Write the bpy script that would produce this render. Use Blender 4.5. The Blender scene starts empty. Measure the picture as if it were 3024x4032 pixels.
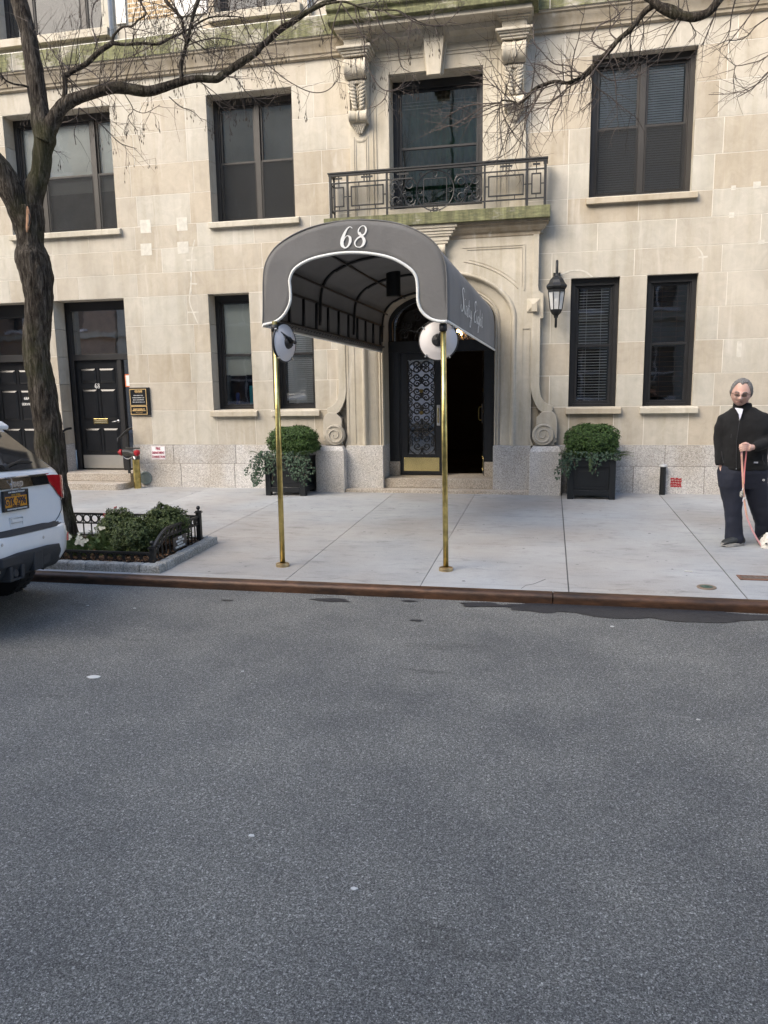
import bpy, math, random
from mathutils import Vector, Matrix, noise
R = math.radians
PI = math.pi
scene = bpy.context.scene
col = scene.collection

# ---------------------------------------------------------------- camera
CAM_Z = 1.805
YAW, PITCH, ROLL = 0.214996, -0.164753, -0.0158190
def _rz(a): return Matrix.Rotation(a, 3, 'Z')
CM = _rz(YAW) @ Matrix.Rotation(PI/2 + PITCH, 3, 'X') @ _rz(ROLL)
cam_data = bpy.data.cameras.new('camera')
cam = bpy.data.objects.new('camera', cam_data); col.objects.link(cam)
cam.matrix_world = Matrix.Translation((0, 0, CAM_Z)) @ CM.to_4x4()
cam_data.sensor_fit = 'VERTICAL'; cam_data.sensor_height = 36.0
cam_data.lens = 36.0*3004.22/4032.0
cam_data.clip_start = 0.05; cam_data.clip_end = 600
scene.camera = cam
scene.render.resolution_x = 768; scene.render.resolution_y = 1024

# ---------------------------------------------------------------- light
SUN_EL, SUN_AZ = R(36), R(-38)      # azimuth: sun stands behind the camera, to the left
world = bpy.data.worlds.new('World'); scene.world = world
world.use_nodes = True
wn = world.node_tree; wn.nodes.clear()
wo = wn.nodes.new('ShaderNodeOutputWorld'); wb = wn.nodes.new('ShaderNodeBackground')
sk = wn.nodes.new('ShaderNodeTexSky'); sk.sky_type = 'NISHITA'; sk.sun_disc = False
sk.sun_elevation = SUN_EL; sk.sun_rotation = PI + SUN_AZ*-1 ; sk.air_density = 1.0; sk.dust_density = 2.0; sk.ozone_density = 1.6
wn.links.new(sk.outputs[0], wb.inputs[0]); wb.inputs[1].default_value = 0.15
wn.links.new(wb.outputs[0], wo.inputs[0])
sd = bpy.data.lights.new('sun', 'SUN'); sd.energy = 1.8; sd.angle = R(50); sd.color = (1.0, 0.88, 0.70)
so = bpy.data.objects.new('sun', sd); col.objects.link(so)
sdir = Vector((math.sin(SUN_AZ)*math.cos(SUN_EL), -math.cos(SUN_AZ)*math.cos(SUN_EL), math.sin(SUN_EL)))
so.rotation_euler = sdir.to_track_quat('Z', 'Y').to_euler()
so.location = (0, -5, 30)
scene.view_settings.view_transform = 'Standard'; scene.view_settings.look = 'None'
scene.view_settings.gamma = 1.0
scene.view_settings.exposure = 1.72
scene.cycles.max_bounces = 8

# ---------------------------------------------------------------- pixel helpers (photo pixel -> point on a real plane)
def ray(px, py): return CM @ Vector(((px-1512)/3004.22, -(py-2016)/3004.22, -1.0))
def PY(px, py, Y):
    d = ray(px, py); return d*(Y/d.y) + Vector((0, 0, CAM_Z))
def PX(px, py, X):
    d = ray(px, py); return d*(X/d.x) + Vector((0, 0, CAM_Z))
ZB = 0.187                                    # sidewalk level at the building line
def sw(y): return ZB - 0.02*(11.6 - y)        # sidewalk falls two per cent to the kerb

# ---------------------------------------------------------------- mesh builder
class MB:
    def __init__(s): s.v = []; s.f = []; s.sh = []; s.cur = 0.5
    def shade(s, x): s.cur = x; return s
    def face(s, *idx): s.f.append(tuple(idx)); s.sh.append(s.cur)
    def add(s, pts, faces):
        b = len(s.v); s.v += [tuple(p) for p in pts]
        for q in faces: s.face(*[b+i for i in q])
        return b
    def box(s, x0, x1, y0, y1, z0, z1):
        s.add([(x0,y0,z0),(x1,y0,z0),(x1,y1,z0),(x0,y1,z0),(x0,y0,z1),(x1,y0,z1),(x1,y1,z1),(x0,y1,z1)],
              [(0,3,2,1),(4,5,6,7),(0,1,5,4),(1,2,6,5),(2,3,7,6),(3,0,4,7)]); return s
    def obox(s, c, ax, ay, az):      # centre and three half-axes
        c = Vector(c); ax = Vector(ax); ay = Vector(ay); az = Vector(az)
        P = [c+i*ax+j*ay+k*az for k in (-1,1) for j in (-1,1) for i in (-1,1)]
        s.add(P, [(0,2,3,1),(4,5,7,6),(0,1,5,4),(1,3,7,5),(3,2,6,7),(2,0,4,6)]); return s
    def bar(s, a, b, w, h=None, up=(0,0,1)):    # rectangular bar between two points
        a = Vector(a); b = Vector(b); h = h or w; d = b-a
        if d.length < 1e-6: return s
        u = Vector(up)
        if abs(d.normalized().dot(u)) > .98: u = Vector((0,1,0))
        sx = d.cross(u).normalized(); sz = sx.cross(d).normalized()
        return s.obox((a+b)/2, d/2, sx*w/2, sz*h/2)
    def quad(s, a, b, c, d): s.add([a,b,c,d], [(0,1,2,3)]); return s
    def poly(s, pts): s.add(pts, [tuple(range(len(pts)))]); return s
    def prism(s, pts, axis, a, b):   # polygon in the two other axes, extruded
        def mk(p, t):
            if axis == 'y': return (p[0], t, p[1])
            if axis == 'x': return (t, p[0], p[1])
            return (p[0], p[1], t)
        n = len(pts); P = [mk(p,a) for p in pts] + [mk(p,b) for p in pts]
        s.add(P, [tuple(range(n))[::-1], tuple(range(n,2*n))] + [(i,(i+1)%n,n+(i+1)%n,n+i) for i in range(n)]); return s
    def tube(s, pts, r, n=6, cap=True, flat=1.0):
        pts = [Vector(p) for p in pts]; m = len(pts)
        if m < 2: return s
        rr = r if isinstance(r, (list, tuple)) else [r]*m
        b = len(s.v); ref = None
        for i, p in enumerate(pts):
            t = (pts[min(i+1,m-1)] - pts[max(i-1,0)])
            if t.length < 1e-9: t = Vector((0,0,1))
            t.normalize()
            if ref is None:
                ref = Vector((0,0,1)) if abs(t.z) < .9 else Vector((1,0,0))
            ref = (ref - t*ref.dot(t))
            if ref.length < 1e-5: ref = t.orthogonal()
            ref.normalize(); q = t.cross(ref)
            for k in range(n):
                a = 2*PI*k/n; s.v.append(tuple(p + (ref*math.cos(a) + q*math.sin(a)*flat)*rr[i]))
        for i in range(m-1):
            for k in range(n):
                k2 = (k+1)%n; s.face(b+i*n+k, b+(i+1)*n+k, b+(i+1)*n+k2, b+i*n+k2)
        if cap:
            s.face(*[b+k for k in range(n)]); s.face(*[b+(m-1)*n+k for k in range(n)][::-1])
        return s
    def lathe(s, prof, c=(0,0,0), n=24, axis='z', a0=0, a1=2*PI, scale=(1,1)):
        c = Vector(c); full = abs(a1-a0-2*PI) < 1e-6; m = n if full else n+1; b = len(s.v)
        for (r, h) in prof:
            for k in range(m):
                a = a0+(a1-a0)*k/n; u, w = r*math.cos(a)*scale[0], r*math.sin(a)*scale[1]
                p = (u,w,h) if axis=='z' else ((u,h,w) if axis=='y' else (h,u,w))
                s.v.append(tuple(c+Vector(p)))
        for i in range(len(prof)-1):
            for k in range(n):
                k2 = (k+1)%m; s.face(b+i*m+k, b+i*m+k2, b+(i+1)*m+k2, b+(i+1)*m+k)
        return s
    def ball(s, c, r, n=12, m=8, sc=(1,1,1)):
        pr = [(max(1e-4, math.sin(PI*i/m))*r, -math.cos(PI*i/m)*r) for i in range(m+1)]
        b = len(s.v); s.lathe(pr, (0,0,0), n)
        for i in range(b, len(s.v)):
            p = s.v[i]; s.v[i] = (c[0]+p[0]*sc[0], c[1]+p[1]*sc[1], c[2]+p[2]*sc[2])
        return s
    def grid(s, fn, nu, nv, closed_u=False):
        b = len(s.v); mu = nu if closed_u else nu+1
        for j in range(nv+1):
            for i in range(mu): s.v.append(tuple(fn(i/nu, j/nv)))
        for j in range(nv):
            for i in range(nu):
                i2 = (i+1)%mu; s.face(b+j*mu+i, b+j*mu+i2, b+(j+1)*mu+i2, b+(j+1)*mu+i)
        return s
    def split(s, name, mat, parent, bins, **k):      # one object per x range
        out = []; bins = [-1e9]+list(bins)+[1e9]
        for a, c in zip(bins[:-1], bins[1:]):
            q = MB(); mp = {}
            for fi, f in enumerate(s.f):
                cx = sum(s.v[i][0] for i in f)/len(f)
                if a <= cx < c:
                    for i in f:
                        if i not in mp: mp[i] = len(q.v); q.v.append(s.v[i])
                    q.f.append(tuple(mp[i] for i in f)); q.sh.append(s.sh[fi])
            if q.f: out.append(q.build(name, mat, parent, **k))
        return out
    def build(s, name, mat, parent=None, bevel=0, smooth=False, label=None, seg=2, auto=None):
        me = bpy.data.meshes.new(name); me.from_pydata(s.v, [], s.f)
        at = me.attributes.new('shade', 'FLOAT', 'FACE'); at.data.foreach_set('value', s.sh)
        if smooth: me.polygons.foreach_set('use_smooth', [True]*len(me.polygons))
        me.materials.append(mat); me.update()
        o = bpy.data.objects.new(name, me); col.objects.link(o)
        if parent: o.parent = parent
        if bevel:
            m = o.modifiers.new('bevel', 'BEVEL'); m.width = bevel; m.segments = seg; m.limit_method = 'ANGLE'; m.angle_limit = R(35)
        if auto:
            me.polygons.foreach_set('use_smooth', [True]*len(me.polygons))
            me.set_sharp_from_angle(angle=R(auto))
        if label: o['label'] = label
        return o

def thing(name, label, cat, group=None, mb=None, mat=None, **k):
    if mb is not None: o = mb.build(name, mat, **k)
    else:
        o = bpy.data.objects.new(name, None); col.objects.link(o); o.empty_display_size = .1
    o['label'] = label; o['category'] = cat
    if group: o['group'] = group
    return o
def structure(o): o['kind'] = 'structure'; return o
def spline(pts, n=6):
    P = [Vector(p) for p in pts]; out = []
    for i in range(len(P)-1):
        p0 = P[max(i-1,0)]; p1 = P[i]; p2 = P[i+1]; p3 = P[min(i+2,len(P)-1)]
        for k in range(n):
            t = k/n; out.append(.5*((2*p1)+(-p0+p2)*t+(2*p0-5*p1+4*p2-p3)*t*t+(-p0+3*p1-3*p2+p3)*t**3))
    out.append(P[-1]); return out
def ribbon(mb, pts, n=5):      # pts (x, y, width) in a plane, returns local 2d quads appended with z=0
    Q = spline([(p[0],p[1],p[2]) for p in pts], n); b = len(mb.v)
    for i, q in enumerate(Q):
        a = Q[max(i-1,0)]; c = Q[min(i+1,len(Q)-1)]; t = Vector((c.x-a.x, c.y-a.y)); 
        t = t.normalized() if t.length > 1e-9 else Vector((1,0))
        nx, ny = -t.y*q.z/2, t.x*q.z/2
        mb.v += [(q.x+nx, q.y+ny, .00005*i), (q.x-nx, q.y-ny, .00005*i)]
    for i in range(len(Q)-1): mb.face(b+2*i, b+2*i+1, b+2*i+3, b+2*i+2)
def text_mesh(txt, size, align='CENTER', ext=0.002, sx=1.0, bold=0.0):
    cu = bpy.data.curves.new('tmp', 'FONT'); cu.body = txt; cu.size = size; cu.align_x = align; cu.align_y = 'CENTER'
    cu.extrude = ext; cu.offset = bold; cu.resolution_u = 3
    o = bpy.data.objects.new('tmp', cu); col.objects.link(o)
    dg = bpy.context.evaluated_depsgraph_get(); me = bpy.data.meshes.new_from_object(o.evaluated_get(dg))
    v = [(p.co.x*sx, p.co.y, p.co.z) for p in me.vertices]; f = [tuple(p.vertices) for p in me.polygons]
    bpy.data.objects.remove(o); bpy.data.curves.remove(cu); bpy.data.meshes.remove(me)
    return v, f
def put_text(mb, lines, M):     # lines: (text, size, x, y, sx, bold), M: 4x4 matrix of the plane (x right, y up, z out)
    for (t, size, x, y, sx, bd) in lines:
        v, f = text_mesh(t, size, sx=sx, bold=bd)
        mb.add([M @ Vector((p[0]+x, p[1]+y, p[2])) for p in v], f)
def xform(mb, M, start=0):
    for i in range(start, len(mb.v)): mb.v[i] = tuple(M @ Vector(mb.v[i]))
def mat_axes(o, x, y, z):
    x = Vector(x); y = Vector(y); z = Vector(z)
    return Matrix(((x.x,y.x,z.x,o[0]),(x.y,y.y,z.y,o[1]),(x.z,y.z,z.z,o[2]),(0,0,0,1)))
FACE = lambda o: mat_axes(o, (1,0,0), (0,0,1), (0,-1,0))      # plane looking at the street

# ---------------------------------------------------------------- materials
class NT:
    def __init__(s, name):
        s.m = bpy.data.materials.new(name); s.m.use_nodes = True; s.t = s.m.node_tree; s.t.nodes.clear()
        s.out = s.n('OutputMaterial'); s.tc = None
    def n(s, typ, **k):
        x = s.t.nodes.new('ShaderNode'+typ)
        for a, b in k.items(): setattr(x, a, b)
        return x
    def l(s, a, b): s.t.links.new(a, b)
    def pos(s, scale=(1,1,1)):
        g = s.n('NewGeometry'); mp = s.n('Mapping'); mp.inputs['Scale'].default_value = scale
        s.l(g.outputs['Position'], mp.inputs['Vector']); return mp.outputs[0]
    def noise(s, scale, detail=4, rough=.55, sc=(1,1,1), dist=0):
        x = s.n('TexNoise'); x.inputs['Scale'].default_value = scale; x.inputs['Detail'].default_value = detail
        x.inputs['Roughness'].default_value = rough; x.inputs['Distortion'].default_value = dist
        s.l(s.pos(sc), x.inputs['Vector']); return x.outputs['Fac']
    def vor(s, scale, feat='F1', out='Color', sc=(1,1,1)):
        x = s.n('TexVoronoi'); x.feature = feat; x.inputs['Scale'].default_value = scale
        s.l(s.pos(sc), x.inputs['Vector']); return x.outputs[out]
    def attr(s, name='shade'):
        a = s.n('Attribute'); a.attribute_name = name; return a.outputs['Fac']
    def ramp(s, fac, stops, interp='LINEAR'):
        r = s.n('ValToRGB'); r.color_ramp.interpolation = interp; e = r.color_ramp.elements
        while len(e) < len(stops): e.new(.5)
        for i, (p, c) in enumerate(stops):
            e[i].position = p; e[i].color = tuple(c)+(1,) if isinstance(c, (tuple, list)) else (c, c, c, 1)
        s.l(fac, r.inputs[0]); return r.outputs[0]
    def mix(s, a, b, fac, mode='MIX'):
        x = s.n('Mix', data_type='RGBA', blend_type=mode)
        for ix, v in ((6, a), (7, b), (0, fac)):
            sock = x.inputs[ix]
            if isinstance(v, (int, float)): sock.default_value = v if ix == 0 else (v, v, v, 1)
            elif isinstance(v, tuple): sock.default_value = v+(1,) if len(v) == 3 else v
            else: s.l(v, sock)
        return x.outputs[2]
    def math(s, op, a, b=0.0):
        x = s.n('Math', operation=op)
        for i, v in enumerate((a, b)):
            if isinstance(v, (int, float)): x.inputs[i].default_value = v
            else: s.l(v, x.inputs[i])
        return x.outputs[0]
    def bsdf(s, color, rough=.6, metal=0, bump=None, bstr=.3, bdist=.01, spec=.5, coat=0, sheen=0, normal=None):
        b = s.n('BsdfPrincipled')
        for nm, v in (('Base Color', color), ('Roughness', rough), ('Metallic', metal)):
            if isinstance(v, (int, float)): b.inputs[nm].default_value = v
            elif isinstance(v, tuple): b.inputs[nm].default_value = v+(1,)
            else: s.l(v, b.inputs[nm])
        b.inputs['Specular IOR Level'].default_value = spec; b.inputs['Coat Weight'].default_value = coat
        b.inputs['Coat Roughness'].default_value = .05; b.inputs['Sheen Weight'].default_value = sheen
        if bump is not None:
            bp = s.n('Bump'); bp.inputs['Strength'].default_value = bstr; bp.inputs['Distance'].default_value = bdist
            s.l(bump, bp.inputs['Height']); s.l(bp.outputs[0], b.inputs['Normal'])
        s.b = b; s.l(b.outputs[0], s.out.inputs[0]); return s.m
def simple(name, c, rough=.5, metal=0, var=.15, vs=8, bump=0, bs=60, **k):
    t = NT(name); nz = t.noise(vs, 5)
    lo = tuple(x*(1-var) for x in c); hi = tuple(min(1, x*(1+var)) for x in c)
    cc = t.ramp(nz, [(.3, lo), (.7, hi)])
    return t.bsdf(cc, rough, metal, bump=t.noise(bs, 3) if bump else None, bstr=bump, bdist=.004, **k)

def limestone(name, tint=(1,1,1), dirt=.55, shade_amt=.075):
    t = NT(name)
    c = (.46*tint[0], .422*tint[1], .355*tint[2])
    big = t.noise(.9, 5, .6)
    a = t.mix(tuple(x*.90 for x in c), tuple(min(1, x*1.10) for x in c), t.ramp(big, [(.32, 0.0), (.68, 1.0)]))
    sh = t.ramp(t.attr(), [(0, 1-shade_amt), (1, 1+shade_amt*.55)])
    a = t.mix(a, sh, 1.0, 'MULTIPLY')
    warm = t.ramp(t.attr('shade'), [(0, (1.0,.93,.84)), (.5, (1,1,1)), (1, (.96,1.0,1.03))])
    a = t.mix(a, warm, .7, 'MULTIPLY')
    veins = t.noise(5.5, 8, .7, dist=1.2)
    a = t.mix(a, t.ramp(veins, [(.35, .86), (.55, 1.0), (.72, 1.10)]), .7, 'MULTIPLY')
    streak = t.noise(2.2, 5, .6, sc=(3.2, 3.2, .38))
    a = t.mix(a, t.ramp(streak, [(.33, (.78,.75,.68)), (.56, (1,1,1))]), dirt, 'MULTIPLY')
    wash = t.noise(3.0, 4, .5, sc=(2.6, 2.6, .3), dist=.4)
    a = t.mix(a, (.66,.63,.57), t.math('MULTIPLY', t.ramp(wash, [(.62, 0.0), (.76, 1.0)]), .38))
    fine = t.noise(140, 3, .6)
    a = t.mix(a, t.ramp(fine, [(.3, .9), (.7, 1.08)]), .6, 'MULTIPLY')
    bp = t.math('ADD', t.math('MULTIPLY', t.noise(70, 4, .6), .5), t.math('MULTIPLY', t.noise(9, 5, .6), 1.0))
    return t.bsdf(a, .86, 0, bump=bp, bstr=.32, bdist=.006, spec=.25)
def granite(name, tint=(1,1,1)):
    t = NT(name)
    v = t.vor(110, 'F1', 'Color'); g = t.n('RGBToBW'); t.l(v, g.inputs[0])
    sp = t.ramp(g.outputs[0], [(.15, .34), (.35, .50), (.6, .58), (.85, .70)])
    n2 = t.noise(48, 6, .75)
    a = t.mix(sp, t.ramp(n2, [(.36, .66), (.52, 1.0), (.68, 1.18)]), .9, 'MULTIPLY')
    a = t.mix(a, tuple(x for x in (.93*tint[0], .90*tint[1], .86*tint[2])), 1.0, 'MULTIPLY')
    a = t.mix(a, t.ramp(t.attr(), [(0, .84), (1, 1.1)]), 1.0, 'MULTIPLY')
    st = t.noise(1.8, 5, .6, sc=(1, 1, .6))
    a = t.mix(a, t.ramp(st, [(.35, (.80,.74,.65)), (.6, (1,1,1))]), .7, 'MULTIPLY')
    return t.bsdf(a, .7, 0, bump=n2, bstr=.35, bdist=.006, spec=.35)
def moss(name, stone=(.46,.43,.36), amount=.5):
    t = NT(name)
    n = t.noise(2.6, 6, .65, sc=(1, 1, .8)); n2 = t.noise(22, 5, .7, sc=(.35,.35,1.6))
    f = t.math('ADD', t.math('MULTIPLY', n, .8), t.math('MULTIPLY', n2, .45))
    green = t.mix((.062,.072,.026), (.185,.185,.085), t.ramp(n2, [(.36, 0.0), (.64, 1.0)]))
    st_ = t.noise(11, 6, .7, sc=(1.6,1.6,.16)); green = t.mix(green, t.ramp(st_, [(.36, .55), (.60, 1.25)]), .9, 'MULTIPLY')
    lo = .84-amount*.36
    a = t.mix(stone, green, t.math('MULTIPLY', t.ramp(f, [(lo, 0.0), (lo+.16, 1.0)]), .90))
    a = t.mix(a, t.ramp(t.noise(3.5, 6, .7, sc=(1.5,1.5,.3)), [(.34, .62), (.6, 1.1)]), .8, 'MULTIPLY')
    return t.bsdf(a, .9, 0, bump=n2, bstr=.4, bdist=.006, spec=.2)

M = {}
M['stone'] = limestone('limestone')
M['stone_trim'] = limestone('limestone_trim', (1.04,1.03,1.0), .7, .10)
M['stone_dark'] = limestone('limestone_weathered', (.80,.76,.70), 1.0, .08)
M['mortar'] = simple('mortar', (.70,.67,.60), .9, var=.12, vs=3)
M['granite'] = granite('granite')
M['granite_step'] = granite('granite_step', (.84,.78,.70))
M['moss_full'] = moss('mossy_stone', amount=1.22)
M['moss_part'] = moss('part_mossy_stone', (.40,.37,.31), 1.02)
M['iron'] = simple('painted_iron', (.006,.007,.008), .5, 0, bump=.3, bs=120)
M['frame'] = simple('dark_brown_frame', (.024,.021,.018), .5, var=.3, vs=3, bump=.1)
M['frame_black'] = simple('black_window_frame', (.014,.014,.015), .42, var=.2, bump=.1)
M['black_paint'] = simple('black_door_paint', (.010,.011,.013), .28, var=.2, spec=.5)
M['brass'] = simple('worn_brass', (.50,.40,.15), .28, 1.0, var=.35, vs=14, bump=.15, bs=40)
M['brass_bright'] = simple('polished_brass', (.72,.58,.26), .2, 1.0, var=.12, vs=4, bump=.12, bs=5)
M['steel'] = simple('brushed_steel', (.62,.60,.55), .38, 1.0, var=.1, vs=3)
M['chrome'] = simple('chrome', (.75,.75,.76), .12, 1.0, var=.05)
M['silver'] = simple('silver_metal', (.55,.55,.55), .35, .9, var=.1)
M['white_paint'] = simple('white_paint', (.72,.69,.69), .5, var=.05, vs=3)
M['white_letter'] = simple('white_letter', (.80,.80,.78), .6, var=.03)
M['gold_letter'] = simple('gold_letter', (.80,.56,.26), .4, .3, var=.05)
M['red_paint'] = simple('red_paint', (.34,.012,.018), .45, var=.2)
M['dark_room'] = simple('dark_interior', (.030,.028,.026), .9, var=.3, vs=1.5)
M['rubber'] = simple('black_rubber', (.012,.012,.013), .75, var=.2)
M['black_plastic'] = simple('black_plastic', (.016,.017,.019), .55, var=.2, bump=.2, bs=200)
def glass(name, tint=(.93,.94,.93), refl=1.0, op=0.25, dark=(.02,.02,.02)):
    t = NT(name); lw = t.n('Fresnel'); lw.inputs['IOR'].default_value = 1.52
    tr = t.n('BsdfTransparent'); tr.inputs[0].default_value = tint+(1,)
    gl = t.n('BsdfGlossy'); gl.inputs['Roughness'].default_value = .02; gl.inputs[0].default_value = (.95,.97,1,1)
    wob = t.n('Bump'); wob.inputs['Strength'].default_value = .06; wob.inputs['Distance'].default_value = .02
    t.l(t.noise(2.2, 2), wob.inputs['Height']); t.l(wob.outputs[0], gl.inputs['Normal'])
    mx = t.n('MixShader'); f = t.math('ADD', t.math('MULTIPLY', lw.outputs[0], 1.6*refl), .05*refl)
    t.l(f, mx.inputs[0]); t.l(tr.outputs[0], mx.inputs[1]); t.l(gl.outputs[0], mx.inputs[2])
    t.l(mx.outputs[0], t.out.inputs[0]); return t.m
M['glass'] = glass('window_glass')
M['glass_strong'] = glass('transom_glass', (.5,.5,.48), 3.0)
M['glass_green'] = glass('green_tinted_glass', (.30,.42,.36), 1.4)
def screen(name, c, op):
    t = NT(name); d = t.n('BsdfDiffuse'); d.inputs[0].default_value = c+(1,); tr = t.n('BsdfTransparent')
    mx = t.n('MixShader'); mx.inputs[0].default_value = op
    t.l(tr.outputs[0], mx.inputs[1]); t.l(d.outputs[0], mx.inputs[2]); t.l(mx.outputs[0], t.out.inputs[0]); return t.m
M['screen'] = screen('insect_screen', (.040,.041,.042), .60)
M['blind'] = simple('blind_slat', (.80,.82,.83), .6, var=.1, vs=4)
M['shade_cloth'] = simple('roller_shade', (.76,.80,.74), .85, var=.10, vs=2)
M['shade_dim'] = simple('dim_roller_shade', (.16,.16,.15), .85, var=.25, vs=1.2)
M['curtain_green'] = simple('green_curtain', (.09,.19,.14), .9, var=.5, vs=2)
# ================================================================= ground
def asphalt():
    t = NT('asphalt')
    n1 = t.noise(150, 5, .9); n0 = t.noise(1.1, 6, .65)
    v = t.vor(130, 'F1', 'Color'); g = t.n('RGBToBW'); t.l(v, g.inputs[0])
    a = t.ramp(n1, [(.38, .040), (.50, .130), (.60, .34)])
    a = t.mix(a, t.ramp(t.noise(62, 5, .75), [(.36, .62), (.50, 1.0), (.64, 1.42)]), .9, 'MULTIPLY')
    a = t.mix(a, t.ramp(g.outputs[0], [(.2, .72), (.7, 1.1), (.93, 2.0)]), .8, 'MULTIPLY')
    a = t.mix(a, t.ramp(n0, [(.30, (.70,.70,.72)), (.66, (1.16,1.14,1.10))]), 1, 'MULTIPLY')
    a = t.mix(a, (1.0,1.0,.94), 1, 'MULTIPLY')
    blotch = t.noise(2.4, 4, .6, sc=(.4, 1.6, 1))
    a = t.mix(a, t.ramp(blotch, [(.28, .62), (.36, 1.0)]), .8, 'MULTIPLY')
    return t.bsdf(a, .84, 0, bump=n1, bstr=.9, bdist=.005, spec=.3)
def concrete():
    t = NT('sidewalk_concrete')
    n0 = t.noise(.8, 6, .65); n1 = t.noise(6, 7, .7, sc=(.6,1.6,1)); n2 = t.noise(120, 3, .6)
    a = t.mix((.285,.295,.302), (.38,.39,.393), t.ramp(n0, [(.3, 0.0), (.7, 1.0)]))
    a = t.mix(a, t.ramp(n1, [(.28, .70), (.46, 1.0), (.75, 1.08)]), .75, 'MULTIPLY')
    a = t.mix(a, t.ramp(n2, [(.3, .86), (.7, 1.1)]), .8, 'MULTIPLY')
    scuff = t.noise(3.2, 8, .75, sc=(.9,2.2,1), dist=.8)
    a = t.mix(a, (.13,.13,.13), t.math('MULTIPLY', t.ramp(scuff, [(.56, 0.0), (.70, 1.0)]), .55))
    a = t.mix(a, t.ramp(t.noise(.45, 3, .5), [(.40, (1,1,1)), (.62, (1.0,.91,.82))]), 1, 'MULTIPLY')
    a = t.mix(a, t.ramp(t.attr(), [(0, .93), (1, 1.06)]), 1, 'MULTIPLY')
    return t.bsdf(a, .8, 0, bump=n2, bstr=.35, bdist=.004, spec=.3)
M['asphalt'] = asphalt(); M['concrete'] = concrete()
KY = 6.34
b = MB(); b.quad((-150,-3.0,0),(150,-3.0,0),(150,KY-.10,0),(-150,KY-.10,0)); structure(b.build('road', M['asphalt']))
b = MB(); b.quad((-300,-300,-.35),(300,-300,-.35),(300,300,-.35),(-300,300,-.35)); structure(b.build('ground', M['asphalt']))
b = MB(); b.box(-150,150,-7.5,-3.0,-.3,.15); structure(b.build('far_sidewalk', M['concrete']))
# sidewalk slabs between real joints: across at X, along at Y
XJ = [-24,-16.2,-13.4,-10.6,-8.0,-5.45,-3.86,-2.306,-1.074,.178,1.566,3.1,4.7,6.3,8,12,24]
b = MB(); rnd = random.Random(4)
YJ = [KY-.02, 6.47, 8.0, 9.6, 11.75]
for i in range(len(XJ)-1):
    for j in range(len(YJ)-1):
        x0, x1, y0, y1 = XJ[i], XJ[i+1], YJ[j], YJ[j+1]
        gx = .0035 if x0 != .178 else .008; gy = .0022 if j != 0 else .001
        b.shade(rnd.random())
        zz = lambda y: sw(y)
        if x1 <= -3.8 and x0 >= -8.1 and j in (1,):   # tree pit cut-out
            pass
        P = [(x0+gx,y0+gy,zz(y0)),(x1-gx,y0+gy,zz(y0)),(x1-gx,y1-gy,zz(y1)),(x0+gx,y1-gy,zz(y1))]
        Q = [(p[0],p[1],p[2]-.012) for p in P]
        b.add(P+Q, [(0,1,2,3),(0,4,5,1),(1,5,6,2),(2,6,7,3),(3,7,4,0)])
structure(b.build('sidewalk', M['concrete']))
b = MB(); b.add([(-150,KY-.02,sw(KY)-.008),(150,KY-.02,sw(KY)-.008),(150,11.8,sw(11.8)-.008),(-150,11.8,sw(11.8)-.008)],[(0,1,2,3)])
structure(b.build('sidewalk_joint_filler', simple('joint_filler', (.10,.10,.10), .9)))
# steel faced kerb
t = NT('rusty_steel_kerb')
n = t.noise(3, 6, .7, sc=(.5,1,2)); n2 = t.noise(30, 4, .6, sc=(.3,1,1))
a = t.mix((.032,.021,.016), (.120,.058,.030), t.ramp(n, [(.35, 0.0), (.65, 1.0)]))
a = t.mix(a, t.ramp(n2, [(.35, .7), (.65, 1.25)]), .9, 'MULTIPLY')
M['kerb'] = t.bsdf(a, .48, .35, bump=n2, bstr=.3, bdist=.004)
b = MB()
prof = []
zt = sw(KY)+.006
for k in range(7):
    a_ = R(90)*k/6; prof.append((KY-.065-.045*math.sin(a_), zt-.045*(1-math.cos(a_))))
prof = [(KY-.02, zt-.03), (KY-.02, zt)] + prof + [(KY-.11, -.05), (KY-.02,-.05)]
xs = [-60,-13.2,-6.9,-.2+.25,6.3,12.6,60]
for i in range(len(xs)-1): b.prism(prof, 'x', xs[i]+.004, xs[i+1]-.004)
structure(b.build('kerb', M['kerb'], auto=30))
# tar seam and wet patches in the gutter
def blob(mb, cx, cy, rx, ry, z, seed, n=40, rough=.35):
    pts = []
    for k in range(n):
        a_ = 2*PI*k/n; rr = 1+rough*(noise.noise(Vector((math.cos(a_)*1.6+seed, math.sin(a_)*1.6, seed)))*1.6 + .5*noise.noise(Vector((math.cos(a_)*5+seed, math.sin(a_)*5, 3))))
        pts.append((cx+rx*rr*math.cos(a_), cy+ry*rr*math.sin(a_), z))
    mb.poly(pts)
def gp(px, py, Z=0.0):
    d = ray(px, py); k = (Z-CAM_Z)/d.z; p = d*k; return p.x, p.y
M['wet'] = simple('damp_asphalt', (.030,.032,.036), .42, var=.5, vs=40, bump=.8, bs=120)
b = MB()
for (px, py, rx, ry, s) in [(1305,2364,.17,.045,1),(2120,2394,.34,.11,2),(2380,2404,.50,.17,3),(2680,2420,.50,.16,4),(2950,2432,.35,.09,9),(1900,2384,.2,.06,10),(1610,2368,.07,.02,5),(1640,2445,.05,.018,6),(895,2365,.06,.02,7),(2300,2385,.5,.05,8)]:
    x, y = gp(px, py); blob(b, x, y, rx, ry, .004+.0002*s, s)
structure(b.build('damp_patch', M['wet']))
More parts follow.
